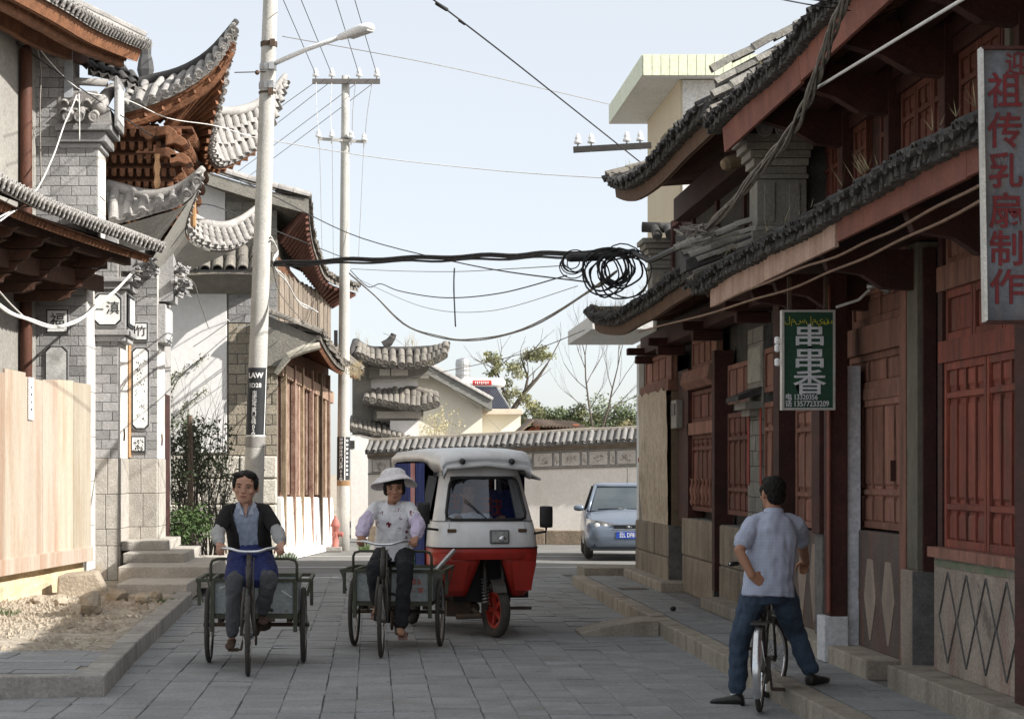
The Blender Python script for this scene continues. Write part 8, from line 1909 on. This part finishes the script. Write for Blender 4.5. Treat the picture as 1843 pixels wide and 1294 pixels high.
# --- man astride the bicycle, seen from behind
pc = person('man in a blue checked shirt and jeans astride the bicycle seen from behind', (2.9, 16.0, 0), 0)
O = V(2.9, 16.0, 0)
def W(x, y, z): return V(x, y, z) - O
hipL, hipR = W(2.755,15.92,.86), W(2.935,15.98,.86); kL, kR = W(2.665,16.12,.47), W(3.075,16.17,.53); aL, aR = W(2.655,16.20,.10), W(3.185,16.14,.25)
shL, shR = W(2.735,15.99,1.345), W(3.07,16.08,1.335); eL, eR = W(2.615,15.84,1.13), W(3.155,16.30,1.14); wL, wR = W(2.70,15.80,.955), W(3.215,16.50,1.03)
MH = headmat(W(2.895,16.06,1.535), (-.30,1,.0), (.02,0,1), 1.0)
m = MB(); head(m, MH); eloft(m, [W(2.9,16.03,1.36), W(2.895,16.04,1.42), W(2.895,16.05,1.48)], (.062,.054,.054), (.058,.054,.054))
eloft(m, [W(2.845,15.94,.80), W(2.845,15.94,.95), W(2.86,15.97,1.12), W(2.89,16.01,1.27), W(2.9,16.03,1.38)], (.15,.13,.145,.165,.08), (.10,.09,.10,.105,.065), side=(1,.25,0))
limb(m, (shL+V(.03,0,-.04), eL, wL), (.042,.040,.03)); limb(m, (shR+V(-.03,0,-.04), eR, wR), (.042,.040,.03))
for h_, k_, a_ in ((hipL, kL, aL), (hipR, kR, aR)): limb(m, (h_, k_, lerp(k_, a_, .4), a_), (.08,.058,.054,.036))
hand(m, wL, (.75,.05,-.45), (.1,.75,-.2), 1, (.35,.45,.35), 1.05); hand(m, wR, (.05,.8,-.3), (0,.1,-1), 1, (.7,.9,.7), 1.0)
blob('body', m, skin2, pc, .006, 2); facebits(pc, MH); hair_cap(pc, MH, 'short')
m = MB(); eloft(m, [W(2.84,15.93,.80), W(2.845,15.935,.92), W(2.86,15.965,1.08), W(2.885,16.0,1.24), W(2.9,16.03,1.345), W(2.9,16.035,1.40)], (.20,.19,.185,.19,.145,.06), (.15,.14,.135,.13,.10,.058), side=(1,.25,0))
limb(m, (lerp(shL, W(2.9,16.03,1.36), .5), shL+V(.01,0,-.02), lerp(shL, eL, .68)), (.055,.064,.070)); limb(m, (lerp(shR, W(2.9,16.03,1.36), .5), shR+V(-.01,0,-.02), lerp(shR, eR, .68)), (.055,.064,.070))
blob('shirt', m, plaidm, pc, .008, 2, .012, 11, fold=.12)
m = MB(); eloft(m, [W(2.898,16.035,1.375), W(2.896,16.04,1.40), W(2.896,16.045,1.425)], (.078,.074,.07), (.074,.07,.066)); blob('collar', m, plaidm, pc, .007, 1)
m = MB()
for h_, k_, a_ in ((hipL, kL, aL), (hipR, kR, aR)): limb(m, (h_, lerp(h_, k_, .5), k_, lerp(k_, a_, .5), lerp(k_, a_, .93)), (.106,.095,.075,.07,.066))
eloft(m, [W(2.845,15.96,.76), W(2.845,15.95,.86), W(2.845,15.94,.95)], (.15,.172,.155), (.11,.125,.115), side=(1,.25,0)); blob('jeans', m, denim, pc, .008, 2, .012, 13, fold=.22)
for a_ in (aL, aR):
    m = MB(); limb(m, (a_+V(0,0,.04), a_+V(0,0,-.035)), (.042,.043)); part('sock', m, sock, pc, True, False)
shoe('shoe', pc, W(2.70,16.14,.0), (-.75,.35,0), leather, .25, .045, .075); shoe('shoe', pc, W(3.15,16.06,.152), (.55,.55,.02), leather, .25, .045, .075)

# --- driver behind the taxi windscreen
pd = person('driver in a white shirt seated behind the taxi windscreen', (1.26, 22.62, 0), R(8))
MH = headmat(V(-.18,.58,1.47), (-.05,-1,-.05), (0,0,1), 1.0)
m = MB(); head(m, MH); eloft(m, [V(-.18,.64,1.24), V(-.18,.62,1.30), V(-.18,.60,1.38)], (.06,.054,.054), (.056,.054,.054)); eloft(m, [V(-.15,.68,.78), V(-.15,.66,.95), V(-.16,.64,1.12), V(-.17,.63,1.24)], (.15,.14,.16,.09), (.10,.10,.10,.07))
for s in (-1, 1):
    limb(m, (V(-.16+s*.17,.62,1.20), V(-.12+s*.26,.50,1.02), V(-.09+s*.23,.47,1.21)), (.045,.038,.028)); hand(m, V(-.09+s*.23,.47,1.21), (0,-.5,.1), (0,-.5,-1), -s, (.7,.9,.7)); limb(m, (V(-.15+s*.09,.66,.80), V(-.12+s*.15,.42,.78), V(-.12+s*.15,.40,.48)), (.075,.058,.045))
blob('body', m, skin2, pd, .009, 2); facebits(pd, MH); hair_cap(pd, MH, 'short')
m = MB(); eloft(m, [V(-.15,.68,.82), V(-.15,.66,.96), V(-.16,.64,1.10), V(-.17,.63,1.22), V(-.18,.63,1.27)], (.17,.17,.18,.13,.06), (.13,.13,.125,.09,.055))
for s in (-1, 1): limb(m, (V(-.16+s*.12,.63,1.19), V(-.16+s*.17,.62,1.20), V(-.13+s*.23,.53,1.07)), (.065,.065,.06))
blob('shirt', m, mat('white driver shirt', (.72,.75,.82), (.66,.69,.76), 5, .85), pd, .012, 2, .006, 15)
m = MB()
for s in (-1, 1): limb(m, (V(-.15+s*.09,.66,.80), V(-.12+s*.15,.42,.78), V(-.12+s*.15,.40,.50)), (.095,.08,.065))
blob('trousers', m, trouB, pd, .012, 2)
bpy.data.scenes.remove(WORK)
